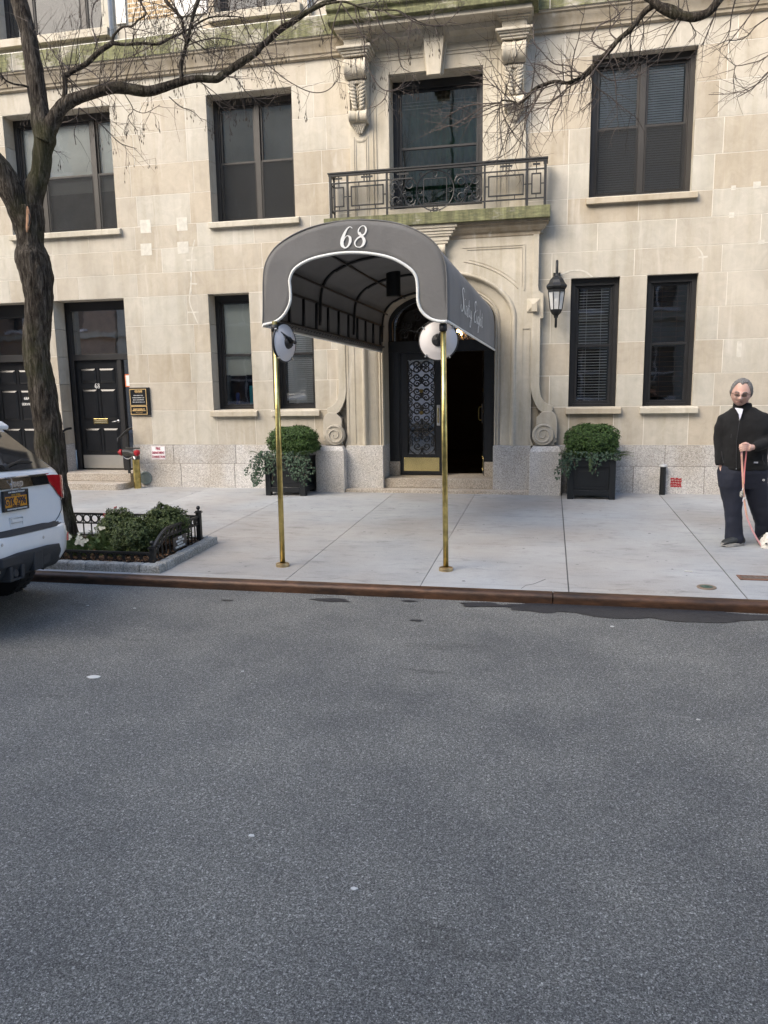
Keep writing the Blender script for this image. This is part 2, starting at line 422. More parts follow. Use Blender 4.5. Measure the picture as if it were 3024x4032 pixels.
# loose litter on the road: small flattened bits
t = NT('paper'); M['paper'] = t.bsdf((.50,.50,.48), .8)
b = MB()
rnd = random.Random(8)
spots = [(368,2667,.030),(345,2385,.008),(530,2396,.008),(2750,2835,.007),(990,3293,.009),(1395,3502,.008),(955,2645,.006),(2410,2468,.010)]
for (px, py, r_) in spots:
    x, y = gp(px, py); pb = MB()
    n = 11; top = [(x+r_*(.8+.35*rnd.random())*1.6*math.cos(2*PI*k/n), y+r_*(.8+.35*rnd.random())*math.sin(2*PI*k/n), .003+rnd.random()*.003) for k in range(n)]
    pb.add(top+[(x,y,.006)]+[(p[0],p[1],.001) for p in top], [(k,(k+1)%n,n) for k in range(n)]+[(n+1+k,n+1+(k+1)%n,(k+1)%n,k) for k in range(n)])
    lab = {368:'largest flattened white scrap lying on the asphalt at left',1395:'pale scrap on the asphalt lowest in the middle of the road',990:'pale crumb of litter on the asphalt left of the road centre, below the others',2750:'pale crumb of litter on the asphalt at far right, well away from the kerb',2410:'white paper scrap beside the damp gutter streak at right',345:'tiny white scrap on the asphalt behind the parked car',530:'tiny white scrap on the asphalt just right of the one behind the parked car',955:'tiny pale speck on the asphalt below the left awning pole'}[px]
    thing('litter', lab, 'litter', 'scraps of litter on the road', mb=pb, mat=M['paper'])
# pale aggregate chips pressed into the road (uncountable)
b = MB(); rnd = random.Random(11)
for i in range(4200):
    px = rnd.uniform(-50, 3074); py = 2450+1582*rnd.random()**.8
    x, y = gp(px, py); s = rnd.uniform(.0009,.0026)
    if y > 6.1: continue
    a_ = rnd.random()*PI; c, q = math.cos(a_)*s, math.sin(a_)*s
    b.shade(rnd.random()); z = .0015
    b.add([(x+c,y+q,z),(x-q*.7,y+c*.7,z),(x-c,y-q,z),(x+q*.8,y-c*.8,z)], [(0,1,2,3)])
t = NT('road_chip'); t.bsdf(t.ramp(t.attr(), [(0, (.24,.24,.24)), (1, (.62,.61,.58))]), .7)
o = b.build('road_chips', t.m); o['kind'] = 'stuff'
# gum spots, dark scuffs and a hairline crack on the slabs
def on_sw0(px, py):
    d = ray(px, py); k = (ZB-CAM_Z-.02*11.6)/(d.z-.02*d.y); p = d*k; return p.x, p.y, sw(p.y)
def swblob(mb, x, y, rx, ry, seed, lift=.0012):
    b0 = len(mb.v); blob(mb, x, y, rx, ry, 0, seed, 16, .3)
    for i in range(b0, len(mb.v)): p = mb.v[i]; mb.v[i] = (p[0], p[1], sw(p[1])+lift)
b = MB(); rn = random.Random(17)
for k in range(150):
    x, y = rn.uniform(-8,4), rn.uniform(6.5,11.1); r_ = rn.uniform(.006,.016); b.shade(rn.random()); swblob(b, x, y, r_, r_*rn.uniform(.7,1.1), k, .0010+.00001*k)
t = NT('old_gum'); t.bsdf(t.ramp(t.attr(), [(0,(.10,.10,.10)),(1,(.22,.22,.215))]), .8); o = b.build('gum_spots', t.m); o['kind'] = 'stuff'
b = MB(); L_ = [on_sw0(px,py) for (px,py) in ((2052,2318),(2070,2305),(2100,2300),(2125,2290),(2148,2281))]
b.tube([(p[0],p[1],p[2]+.0004) for p in L_], .0022, 4, cap=False, flat=1); structure(b.build('slab_crack', simple('crack_dark', (.05,.05,.05), .9)))
# street ironwork set in the sidewalk
def on_sw(px, py):
    d = ray(px, py); k = (ZB-CAM_Z-.02*11.6)/(d.z-.02*d.y); p = d*k; return p.x, p.y, sw(p.y)
x, y, z = on_sw(2782, 2313)
c = thing('valve_cover', 'round green-grey valve cap set in the sidewalk near the kerb at right', 'cover')
b = MB(); b.lathe([(.0,.004),(.052,.004),(.056,.006),(.075,.006),(.078,.003),(.078,-.01)], (x,y,z+.002), 28); b.build('rim', simple('rusty_rim', (.20,.15,.11), .7), c)
b = MB(); b.lathe([(.001,.009),(.03,.009),(.05,.007)], (x,y,z+.002), 20); b.box(x-.018,x+.018,y-.005,y+.005,z+.006,z+.015); b.build('lid', simple('green_lid', (.05,.09,.07), .5), c)
x, y, z = on_sw(2973, 2277)
c = thing('access_box', 'rusty rectangular service cover in the sidewalk beside the dog walker', 'cover')
b = MB(); 
for s_ in (-1,1): b.box(x-.125,x+.125,y+s_*.062-.012,y+s_*.062+.012,z,z+.008); b.box(x+s_*.125-.012,x+s_*.125+.012,y-.074,y+.074,z-.0005,z+.0085)
b.build('rim', simple('rust_frame', (.17,.09,.06), .8), c)
b = MB(); b.box(x-.112,x+.112,y-.05,y+.05,z,z+.005); 
for k in range(5): b.box(x-.1+k*.045,x-.075+k*.045,y-.045,y+.045,z+.005,z+.009)
b.build('lid', simple('rust_lid', (.13,.10,.08), .7), c)
x, y, z = on_sw(2710, 2251)
b = MB(); b.tube([(x-.035,y,z+.006),(x+.035,y-.015,z+.006)], .006, 6); thing('cigarette_end', 'small white cigarette butt on the sidewalk between the dog walker and the planter', 'litter', mb=b, mat=M['paper'])
# ================================================================= the apartment building
W = 11.6
BLD = thing('apartment_building', 'pale limestone apartment building with granite base, arched entrance and iron balcony', 'building')
XC = -1.675
# openings: x0, x1, z0, z1
OPEN = [(-8.73,-6.82,4.345,6.177),(-5.198,-3.835,4.345,6.177),(-2.36,-1.006,4.345,6.177),(.465,1.822,4.345,6.177),
        (-5.328,-4.639,1.446,3.265),(-4.295,-3.606,1.446,3.265),(.253,.925,1.446,3.265),(1.289,1.965,1.446,3.265),
        (-8.101,-6.80,.40,3.265),(-9.72,-8.604,.40,3.265),(-2.56,-.76,.2,3.625),
        (-8.70,-6.84,7.28,9.4),(-5.0,-3.70,7.28,9.4),(-2.3,-1.05,7.28,9.4),(.5,1.8,7.28,9.4)]
CZ = [.889,1.446,1.90,2.36,2.81,3.265,3.625,3.995,4.345,4.80,5.26,5.72,6.177,6.56,7.02,7.28,7.74,8.2,8.66,9.1,9.4,9.85,10.3]
VJ = {0:[-6.437,-5.684,-5.283,-4.62,-3.63,.269,.899,1.318,1.925,2.339],1:[-5.603,-3.26,-.02,2.24,3.1],2:[-6.438,-5.688,-3.4,2.332,3.2],3:[-6.527,-5.604,-3.32,-.024,2.249,3.3],
      4:[-6.459,-5.70,-3.45,2.338,3.4],5:[-8.887,-7.6,-6.544,-5.605,-4.2,-3.3,-.019,1.109,2.253,3.2],6:[-8.6,-7.78,-6.952,-6.084,-5.2,-4.4,-3.5,.601,1.642,2.724],
      7:[-8.2,-7.356,-6.528,-5.453,-4.516,-3.6,.18,1.138,2.095,3.1],8:[-6.46,-5.553,-3.3,.182,2.095,3.2],9:[-6.537,-5.465,-3.4,.18,2.192,3.1],10:[-6.45,-5.55,-3.32,-.1,2.109,3.2],
      11:[-6.285,-5.55,-3.5,.1,2.193,3.2],12:[-8.2,-6.9,-5.9,-4.6,-3.6,.099,1.1,2.3,3.3]}
rnd = random.Random(21)
def courses_joints(i):
    j = VJ.get(i)
    if j is None: j = [-8.4+1.07*k+(.5 if i%2 else 0) for k in range(12)]
    left = [-15+1.1*k+(.5 if i%2 else 0) for k in range(5)]
    right = [max(j)+1.1*k for k in range(1,4)]
    return sorted([x for x in left if x < min(j)-.5]+list(j)+right)
wall = MB(); mort = MB()
X0, X1 = -15.0, 6.5
for i in range(len(CZ)-1):
    z0, z1 = CZ[i], CZ[i+1]
    cuts = [(a,b_) for (a,b_,c,d) in OPEN if c < z1-.02 and d > z0+.02]
    js = [X0]+[x for x in courses_joints(i) if X0 < x < X1]+[X1]
    for k in range(len(js)-1):
        a, b_ = js[k], js[k+1]; segs = [(a,b_)]
        for (c,d) in cuts:
            ns = []
            for (p,q) in segs:
                if d <= p or c >= q: ns.append((p,q))
                else:
                    if c > p: ns.append((p,c))
                    if d < q: ns.append((d,q))
            segs = ns
        sh = rnd.random(); wall.shade(sh)
        for (p,q) in segs:
            g = .0042; gl = g if abs(p-a) < 1e-6 else 0; gr = g if abs(q-b_) < 1e-6 else 0
            if q-p < .012: continue
            F_ = [(p+gl,W,z0+g),(q-gr,W,z0+g),(q-gr,W,z1-g),(p+gl,W,z1-g)]
            B_ = [(v[0],W+.012,v[2]) for v in F_]
            wall.add(F_+B_, [(0,1,2,3),(0,4,5,1),(1,5,6,2),(2,6,7,3),(3,7,4,0)])
            mort.quad((p,W+.003,z0),(q,W+.003,z0),(q,W+.003,z1),(p,W+.003,z1))
wall.build('wall', M['stone'], BLD); mort.build('mortar_joints', M['mortar'], BLD)
# reveals of every opening (stone returns)
rv = MB()
for n_, (a,b_,c,d) in enumerate(OPEN):
    if n_ == 10: continue
    rv = MB()
    dp = .25 if n_ not in (8,9) else .30
    js = [c]+[z for z in CZ if c+.05 < z < d-.05]+[d]
    for k in range(len(js)-1):
        z0, z1 = js[k]+.003, js[k+1]-.003; 
        if n_ in (8,9) and z1 < .9: continue
        rv.shade(rnd.random())
        rv.box(a-.30,a,W+.0135,W+dp,z0,z1); rv.box(b_,b_+.30,W+.0135,W+dp,z0,z1)
    rv.shade(.4); rv.box(a-.3,b_+.3,W+.0135,W+dp,d,d+.2); rv.build('opening_reveal', M['stone'], BLD)

# side walls, roof slab and back so the building is closed
b = MB(); b.box(X0,X0+.3,W+.02,W+8,.1,10.3); b.box(X1-.3,X1,W+.02,W+8,.1,10.3); b.box(X0,X1,W+.02,W+8,10.3,10.6); b.box(X0,X1,W+8,W+8.3,.1,10.6)
b.build('back_and_side_wall', M['stone'], BLD)
# repair patches and mortar crack repairs on the stone
pt = simple('patch_mortar', (.53,.505,.44), .9, var=.14, vs=14, bump=.3, bs=90)
b = MB()
for (x0,x1,z0,z1) in [(-6.42,-6.235,4.245,4.445),(-5.79,-5.61,4.245,4.445),(-6.435,-6.245,3.905,4.085),(-5.80,-5.61,3.90,4.08),(2.322,2.38,4.32,4.38),(2.595,2.69,4.325,4.41),(2.315,2.38,3.965,4.04),(2.70,2.78,3.60,3.66),(2.51,2.575,2.11,2.33)]:
    b = MB(); b.box(x0,x1,W-.0025,W+.002,z0,z1); b.build('stone_patch', pt, BLD)
pt_b = b
b = MB()
for li_, ln in enumerate(([(-5.50,4.10),(-5.54,3.98),(-5.56,3.888),(-5.605,3.425),(-5.645,3.167),(-5.576,2.952),(-5.52,2.815)],[(-5.66,3.80),(-5.473,3.792)],[(-5.69,3.0),(-5.50,2.997)],[(-5.62,3.44),(-5.50,3.43)],[(1.93,3.60),(2.0,3.5),(2.01,3.28)],[(1.95,3.47),(2.07,3.475)],[(.55,3.27),(.42,3.36),(.25,3.37),(.1,3.32)])):
    L_ = spline([(p[0],0,p[1]) for p in ln], 5); w = .011
    for i in range(len(L_)-1):
        a_, c_ = L_[i], L_[i+1]; d_ = (c_-a_).normalized(); nx = Vector((-d_.z,0,d_.x))*(w*(1+.4*noise.noise(a_*9)))
        yy = W-.0015-.0004*li_
        b.quad((a_.x+nx.x,yy,a_.z+nx.z),(a_.x-nx.x,yy,a_.z-nx.z),(c_.x-nx.x,yy,c_.z-nx.z),(c_.x+nx.x,yy,c_.z+nx.z))
b.split('crack_repair', pt, BLD, [0,1.2])
# granite base
gr = MB(); G0 = W-.03
for (z0,z1,js) in [(.582,.889,[-15,-13,-11.2,-9.72,-8.604,-8.101,-6.80,-6.066,-4.97,-4.0,-3.2,.05,.65,1.627,2.8,4.2,6.5]),(.17,.582,[-15,-12.5,-9.72,-8.604,-8.101,-6.80,-5.95,-5.004,-4.1,-3.2,.1,.6,1.2,2.174,3.2,4.6,6.5])]:
    for k in range(len(js)-1):
        a, b_ = js[k], js[k+1]
        if (a,b_) in ((-9.72,-8.604),(-8.101,-6.80),(-3.2,.05),(-3.2,.1)): continue
        gr.shade(rnd.random()); gr.box(a+.003,b_-.003,G0,W+.05,z0+.002,z1-.002)
gr.shade(.4)
for (x0,x1) in ((-8.4,-8.101),(-8.604,-8.4),(-6.80,-6.5),(-10,-9.72)):
    gr.box(x0+.001,x1-.001,W+.051,W+.30,.2,.887)
gr.split('granite_base', M['granite'], BLD, [-9.0,-7.5,-2], bevel=.004, seg=1)
b = MB()
for (a_,b_) in ((-15,-9.72),(-8.604,-8.101),(-6.80,-3.2),(.05,6.5)): b.box(a_,b_,G0+.006,W+.04,.15,.886)
b.split('granite_joint', simple('dark_joint', (.16,.14,.12), .9), BLD, [-9.0,-7.5,-2])

# ----------------------------------------------------------------- windows
def window(x0, x1, z0, z1, cols, rail, Yf, kind, mat='frame', scr=True, sill=True, fw=.065, gl='glass', sillp=.07):
    o = MB(); d = .07; outer = fw
    # casing
    o.box(x0,x0+outer,Yf,Yf+.12,z0,z1); o.box(x1-outer,x1,Yf,Yf+.12,z0,z1)
    o.box(x0+outer,x1-outer,Yf,Yf+.12,z1-outer*1.5,z1); o.box(x0+outer,x1-outer,Yf-.01,Yf+.12,z0,z0+outer*.75)
    for (s_) in (1,-1):
        xx = x0+outer if s_ > 0 else x1-outer
        o.box(min(xx,xx+s_*.018),max(xx,xx+s_*.018),Yf+.022,Yf+.12,z0+outer*.75,z1-outer*1.5)
    xs = [x0+outer+.018]+[x0+(x1-x0)*c for c in cols]+[x1-outer-.018]
    top = z1-outer*1.5; bot = z0+outer*.75
    zr = z0+(z1-z0)*rail
    for k, c in enumerate(cols):
        xm = x0+(x1-x0)*c; o.box(xm-.042,xm+.042,Yf+.012,Yf+.12,bot,top)
    ms = .042
    panes = []
    for k in range(len(xs)-1):
        a = xs[k]+(.042 if k > 0 else 0); c = xs[k+1]-(.042 if k < len(xs)-2 else 0)
        st = .032
        for (za,zb,yy) in ((zr-.005,top,.045),(bot,zr+.03,.022)):   # upper sash behind, lower sash in front
            o.box(a,a+st,Yf+yy,Yf+yy+.035,za,zb); o.box(c-st,c,Yf+yy,Yf+yy+.035,za,zb)
            o.box(a+st,c-st,Yf+yy,Yf+yy+.035,za,za+.038); o.box(a+st,c-st,Yf+yy,Yf+yy+.035,zb-.034,zb)
            panes.append((a+st,c-st,Yf+yy+.018,za+.038,zb-.034))
    win = o.build('window', M[mat], BLD, bevel=.003, seg=1)
    g = MB()
    for (a,c,yy,za,zb) in panes: g.quad((a,yy,za),(c,yy,za),(c,yy,zb),(a,yy,zb))
    g.build('pane', M[gl], win)
    if scr:
        g = MB()
        for (a,c,yy,za,zb) in panes[1::2]: g.quad((a-.02,Yf+.012,za-.02),(c+.02,Yf+.012,za-.02),(c+.02,Yf+.012,zb+.01),(a-.02,Yf+.012,zb+.01))
        g.build('insect_screen', M['screen'], win)
    # room behind
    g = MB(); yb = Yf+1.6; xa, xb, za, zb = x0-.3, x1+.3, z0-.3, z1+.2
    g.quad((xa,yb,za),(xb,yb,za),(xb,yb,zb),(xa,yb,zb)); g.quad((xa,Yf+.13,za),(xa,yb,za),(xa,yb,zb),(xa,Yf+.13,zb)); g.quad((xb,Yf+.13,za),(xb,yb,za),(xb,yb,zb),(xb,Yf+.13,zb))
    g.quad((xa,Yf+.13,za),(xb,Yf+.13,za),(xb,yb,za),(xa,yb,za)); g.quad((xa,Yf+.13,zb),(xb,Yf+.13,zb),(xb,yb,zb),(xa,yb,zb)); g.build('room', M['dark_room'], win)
    bl = MB()
    dimb = simple('grey_blind', (.24,.27,.30), .6, var=.1, vs=4) if mat == 'frame' else M['blind']
    if kind in ('slats', 'slats_full', 'slats_dark'):
        for k in range(len(xs)-1):
            a, c = xs[k]+.05, xs[k+1]-.05; z = z1-.14
            while z > z0+.09:
                if kind == 'slats_full' or kind == 'slats_dark': bl.obox(((a+c)/2,Yf+.098,z),((c-a)/2,0,0),(0,.014,.0045),(0,0,.0012))
                else: bl.obox(((a+c)/2,Yf+.098,z),((c-a)/2,0,0),(0,.006,.013),(0,0,.001))
                z -= .040 if kind == 'slats_full' else (.032 if kind != 'slats_dark' else .070)
            for xx in (a+.1,c-.1): bl.box(xx-.002,xx+.002,Yf+.083,Yf+.085,z0+.09,z1-.1)
        bl.build('blind', dimb if kind != 'slats_dark' else simple('brown_blind', (.10,.05,.03), .6), win)
    elif kind == 'shade':
        bl.quad((x0+.05,Yf+.098,z0+.05),(x1-.05,Yf+.098,z0+.05),(x1-.05,Yf+.098,z1-.1),(x0+.05,Yf+.098,z1-.1)); bl.build('blind', M['shade_cloth'], win)
    elif kind == 'dim':
        bl.quad((x0+.05,Yf+.098,z0+.05),(x1-.05,Yf+.098,z0+.05),(x1-.05,Yf+.098,z1-.1),(x0+.05,Yf+.098,z1-.1)); bl.build('blind', M['shade_dim'], win)
    elif kind == 'halfshade':
        zc = z0+.56; bl.quad((x0+.05,Yf+.098,zc),(x1-.05,Yf+.098,zc),(x1-.05,Yf+.098,z1-.1),(x0+.05,Yf+.098,z1-.1)); bl.box(x0+.15,x0+.42,Yf+.14,Yf+.16,zc-.012,zc+.012); bl.build('blind', M['shade_cloth'], win)
    elif kind == 'curtain':
        fn = lambda u, v: (x0+.05+(x1-x0-.1)*u, Yf+.28+.03*math.sin(u*70)+.02*math.sin(u*23), z0+.05+(z1-z0-.1)*v)
        bl.grid(fn, 120, 2); bl.build('curtain', M['curtain_green'], win, smooth=True)
        b3 = MB(); zz = z0+1.5
        while zz < z1-.2: b3.box(x0+.1,x1-.1,Yf+.16,Yf+.165,zz,zz+.006); zz += .045
        b3.build('blind', M['blind'], win)
    if sill:
        s_ = MB(); s_.shade(rnd.random()); s0, s1 = x0-.035, x1+.075
        s_.prism([(W-sillp,z0-.10),(W+.30,z0-.10),(W+.30,z0+.012),(W+.0,z0-.004),(W-sillp,z0-.022)], 'x', s0, s1)
        s_.build('sill', M['stone_trim'], win, bevel=.006)
    return win
YU = W+.25
window(-8.73,-6.82,4.345,6.177,[.245,.745],.487,YU,'shade_up', scr=True)
w1 = [o for o in col.objects if o.name.startswith('window') and o.parent is BLD][-1]
b = MB(); b.quad((-8.65,YU+.098,5.0),(-6.9,YU+.098,5.0),(-6.9,YU+.098,6.08),(-8.65,YU+.098,6.08)); b.build('blind', simple('bright_shade', (.80,.80,.74), .85, var=.05), w1)
b = MB(); b.quad((-8.65,YU+.0985,4.4),(-6.9,YU+.0985,4.4),(-6.9,YU+.0985,5.0),(-8.65,YU+.0985,5.0)); b.build('blind', simple('lower_shade', (.36,.35,.33), .8), w1)
window(-5.198,-3.835,4.345,6.177,[.515],.487,YU,'dim')
window(-2.36,-1.006,4.345,6.177,[],.49,YU,'curtain',mat='frame_black',sill=False,gl='glass_green',scr=False,fw=.075)
window(.465,1.822,4.345,6.177,[.51],.50,W+.16,'slats')
window(-5.328,-4.639,1.446,3.265,[],.475,YU,'halfshade',mat='frame_black',scr=False)
window(-4.295,-3.606,1.446,3.265,[],.475,YU,'slats',mat='frame_black',scr=False)
window(.253,.925,1.446,3.265,[],.475,W+.10,'slats_full' ,mat='frame_black',scr=False)
window(1.289,1.965,1.446,3.265,[],.475,W+.10,'slats_dark',mat='frame_black',scr=False)
for (a,c_) in ((-8.70,-6.84),(-5.0,-3.70),(-2.3,-1.05),(.5,1.8)): window(a,c_,7.28,9.4,[.25,.75] if c_-a > 1.5 else [.5],.5,YU,'dim',sillp=.05)
# things seen behind the half raised shade
b = MB(); b.box(-4.92,-4.66,YU+.30,YU+.45,1.50,1.83); b.build('storage_box', simple('teal_box', (.02,.36,.48), .5), BLD)
b = MB(); b.lathe([(.001,1.51),(.035,1.51),(.035,1.70),(.02,1.72),(.001,1.72)], (-5.14,YU+.32,0), 14); b.build('cleaner_can', simple('blue_can', (.03,.08,.35), .4), BLD, smooth=True)

# ----------------------------------------------------------------- cornice, frieze and upper storey
YF = W-.18
corn = [(W-.02,6.50),(W-.05,6.515),(W-.055,6.545),(W-.075,6.56),(W-.085,6.60),(W-.115,6.65),(W-.135,6.68),(W-.14,6.70),(W-.165,6.715),(W-.17,6.74)]
def cornice_run(x0, x1, name='cornice'):
    b = MB(); b.prism([(W+.02,6.50)]+corn+[(W+.02,6.74)], 'x', x0, x1); b.build(name, M['stone_dark'], BLD, auto=32)
cornice_run(X0,-2.962); cornice_run(-.392,X1)
js = [X0,-13,-11,-9.5,-8.33,-7.15,-6.04,-4.93,-4.10,-2.965]
jr = [-.388,-.11,.95,2.1,3.2,4.4,X1]
b = MB()
for L_ in (js,jr):
    for k in range(len(L_)-1):
        b.shade(rnd.random()); b.prism([(YF-.01,6.742),(W+.02,6.742),(W+.02,7.05),(YF+.05,7.022),(YF-.01,7.00)], 'x', L_[k]+.005, L_[k+1]-.005)
b.split('frieze', M['moss_part'], BLD, [-1.7], bevel=.005, seg=1)
b = MB()
b.box(X0,-2.96,YF,W+.01,6.741,7.012); b.box(-.39,X1,YF,W+.01,6.741,7.012); b.split('frieze_joint', M['mortar'], BLD, [-1.7])
# crown above the centre window on two consoles
b = MB(); yc = 11.0
cx0, cx1 = -3.11, -.255
prof = [(yc+.13,6.715),(yc+.04,6.73),(yc+.035,6.80),(yc+.055,6.815),(yc+.05,6.845),(yc+.01,6.865),(yc,6.88),(yc,6.955),(W,7.02),(W,6.715)]
b.prism(prof, 'x', cx0, cx1); b.build('crown', M['moss_full'], BLD, bevel=.006, seg=1)
b = MB(); b.box(cx0+.08,cx1-.08,yc+.12,W,6.66,6.714)
b.prism([(W-.1,6.52),(W-.12,6.56),(W-.2,6.60),(W-.22,6.655),(W,6.655),(W,6.52)], 'x', -2.60,-.73)
b.build('soffit', M['stone_trim'], BLD, auto=30)
# surround slab of the centre window
b = MB(); b.shade(.6); YS = W-.055
b.box(-2.945,-2.361,YS,W-.001,4.16,6.52); b.box(-1.005,-.405,YS,W-.001,4.16,6.52); b.box(-2.361,-1.005,YS,W-.001,6.179,6.52)
b.box(-2.361,-1.005,YS,W-.001,4.16,4.344)
b.build('window_surround', M['stone_trim'], BLD, bevel=.003, seg=1)
b = MB()
for xx in (-2.361,-1.005):     # returns of the surround into the opening
    b.box(min(xx,xx+(.004 if xx < -2 else -.004)),max(xx,xx+(.004 if xx < -2 else -.004)),YS+.004,W+.25,4.35,6.175)
for (o_, r_) in ((.19,.007),(.24,.010)):      # fillet mouldings round the opening
    b.box(-2.36-o_-r_,-2.36-o_+r_,YS-.012,YS,4.17,6.177+o_+r_); b.box(-1.006+o_-r_,-1.006+o_+r_,YS-.012,YS,4.17,6.177+o_+r_)
    b.box(-2.36-o_+r_,-1.006+o_-r_,YS-.012,YS,6.177+o_-r_,6.177+o_+r_)
b.prism([(YS,6.50),(YS-.03,6.505),(YS-.035,6.53),(YS,6.53)], 'x', -2.63,-.70)
b.build('moulding', M['stone_trim'], BLD)
# keystone (three tiers)
b = MB()
def trap(x0,x1,x2,x3,z0,z1,ya,yb): b.add([(x0,ya,z1),(x1,ya,z1),(x2,ya,z0),(x3,ya,z0),(x0,yb,z1),(x1,yb,z1),(x2,yb,z0),(x3,yb,z0)],[(3,2,1,0),(4,5,6,7),(0,1,5,4),(1,2,6,5),(2,3,7,6),(3,0,4,7)])
trap(-1.885,-1.49,-1.565,-1.795,6.10,6.62,W-.10,W-.055); trap(-1.84,-1.52,-1.585,-1.77,6.065,6.70,W-.22,W-.10)
b.box(-1.87,-1.49,W-.26,W-.055,6.70,6.76)
b.build('keystone', M['stone_trim'], BLD, bevel=.006)

def console(xc, w, yface, ztop, zbot, proj, parent, name='console', leaf=True):
    """scroll bracket: big volute on top, leaf panel, small volute, leaf drop"""
    h = ztop-zbot; b = MB(); b.shade(.5)
    # side profile (y,z) swept across width with fluted front
    P = []
    for k in range(25):      # upper volute
        a = R(90)-R(200)*k/24; P.append((proj-.115*h/1 *0 - (proj*.34)+(proj*.34)*math.cos(a-R(90)+R(90)), ztop-proj*.34*1.0+(proj*.34)*math.sin(a)))
    r1 = h*.125; r2 = h*.075
    prof = [(0,ztop),(proj-r1,ztop)]
    for k in range(15):
        a = R(90)-R(195)*k/14; prof.append((proj-r1+r1*math.cos(a), ztop-r1+r1*math.sin(a)))
    y_ = prof[-1][0]
    prof += [(y_-.01, ztop-2*r1-.02*h),(proj*.50,ztop-h*.33),(proj*.34,ztop-h*.45),(proj*.27,ztop-h*.56),(proj*.27,ztop-h*.62)]
    c2y, c2z = proj*.34, ztop-h*.62-r2
    for k in range(13):
        a = R(100)-R(200)*k/12; prof.append((c2y+r2*math.cos(a), c2z+r2*math.sin(a)))
    prof += [(proj*.22,c2z-r2-.01*h),(0,c2z-r2-.01*h)]
    nx = 22
    def fl(u):       # fluting across the front
        return -.018*h*abs(math.sin(u*PI*1.0)) + .012*h*(abs(u-.5) < .06) - .008*h*((abs(u-.5) > .09) & (abs(u-.5) < .13))
    m = len(prof); base = len(b.v)
    for i in range(nx+1):
        u = i/nx; tw = w
        for j, (y, z) in enumerate(prof):
            s_ = 1.0 if j < 17 else (.80 if j < 22 else .86)
            x = xc+(u-.5)*tw*s_
            yy = y
            if 3 <= j <= 16 or 22 <= j <= 33: yy = y-abs(fl(u))*(1 if y > proj*.3 else .5) if .1 < u < .9 else y
            b.v.append((x, yface-yy, z))
    for i in range(nx):
        for j in range(m-1): b.face(base+i*m+j, base+(i+1)*m+j, base+(i+1)*m+j+1, base+i*m+j+1)
    b.face(*[base+j for j in range(m)][::-1]); b.face(*[base+nx*m+j for j in range(m)])
    # spiral beads on both cheeks
    for s_ in (-1,1):
        for (cy,cz,rr,sx) in ((proj-r1,ztop-r1,r1,1.0),(c2y,c2z,r2,.86)):
            pts = [(xc+s_*w*.5*sx, yface-(cy+(rr*.85*(1-t/26))*math.cos(t*.42)), cz+(rr*.85*(1-t/26))*math.sin(t*.42)) for t in range(25)]
            b.tube(pts, rr*.10, 5)
    # vertical beads
    for u in (-.07,.07): b.tube([(xc+u*w, yface-(proj-r1*.05-.0)+(.02 if False else 0), ztop-r1*1.0+0) , (xc+u*w, yface-(proj-r1*.3), ztop-r1*1.7)], w*.03, 6)
    o = b.build(name, M['stone_trim'], parent, auto=40)
    if leaf:
        l = MB(); rn = random.Random(3)
        zt, zb_ = ztop-2*r1-.03*h, ztop-h*.60
        # shell drop under the upper volute
        for k in range(9):
            u = (k-4)/4; l.ball((xc+u*w*.36, yface-proj*.56+.0, zt-.02*h+.012*h*(1-u*u)), w*.06, 8, 6, (1,1.2,1.5))
        def yat(z):
            t_ = (zt-z)/(zt-zb_); return yface-(proj*.50*(1-t_)+proj*.27*t_)-.004
        for s_ in (-1,1):
            for k in range(7):
                z = zt-.05*h-(zt-zb_-.06*h)*k/6; m_ = 1-.06*k
                for (u1, dz_, rr) in ((.40,.055,.060),(.26,.075,.050)):
                    P_ = [Vector((xc+s_*w*.07, yat(z)-.002, z-.012*h)), Vector((xc+s_*w*u1*.6*m_, yat(z)-.020*h, z+.004*h)), Vector((xc+s_*w*u1*m_, yat(z+dz_*h*.5)-.012*h, z+dz_*h*.62)), Vector((xc+s_*w*(u1-.05)*m_, yat(z+dz_*h*.5)-.022*h, z+dz_*h))]
                    l.tube(spline(P_, 4), [w*rr*(.55+.6*math.sin(PI*min(1,(q+1)/10))) for q in range(13)], 7)
        l.tube([(xc,yat(zt),zt),(xc,yat(zb_),zb_)], w*.035, 6)
        for u in (-.43,.43): l.tube([(xc+u*w*.9,yat(zt),zt),(xc+u*w*.9,yat(zb_),zb_)], w*.03, 6)
        # acanthus drop below the small volute
        z0 = c2z-r2
        for row in range(4):
            n = 6-row
            for k in range(n):
                u = (k-(n-1)/2)/3.2
                l.ball((xc+u*w*.33*1.6/1.6, yface-proj*.20+.012*row-.01, z0-.012*h-row*.026*h), w*.075, 8, 6, (1,.8,1.7))
        l.build('leaf_carving', M['stone_trim'], o, smooth=True)
    return o
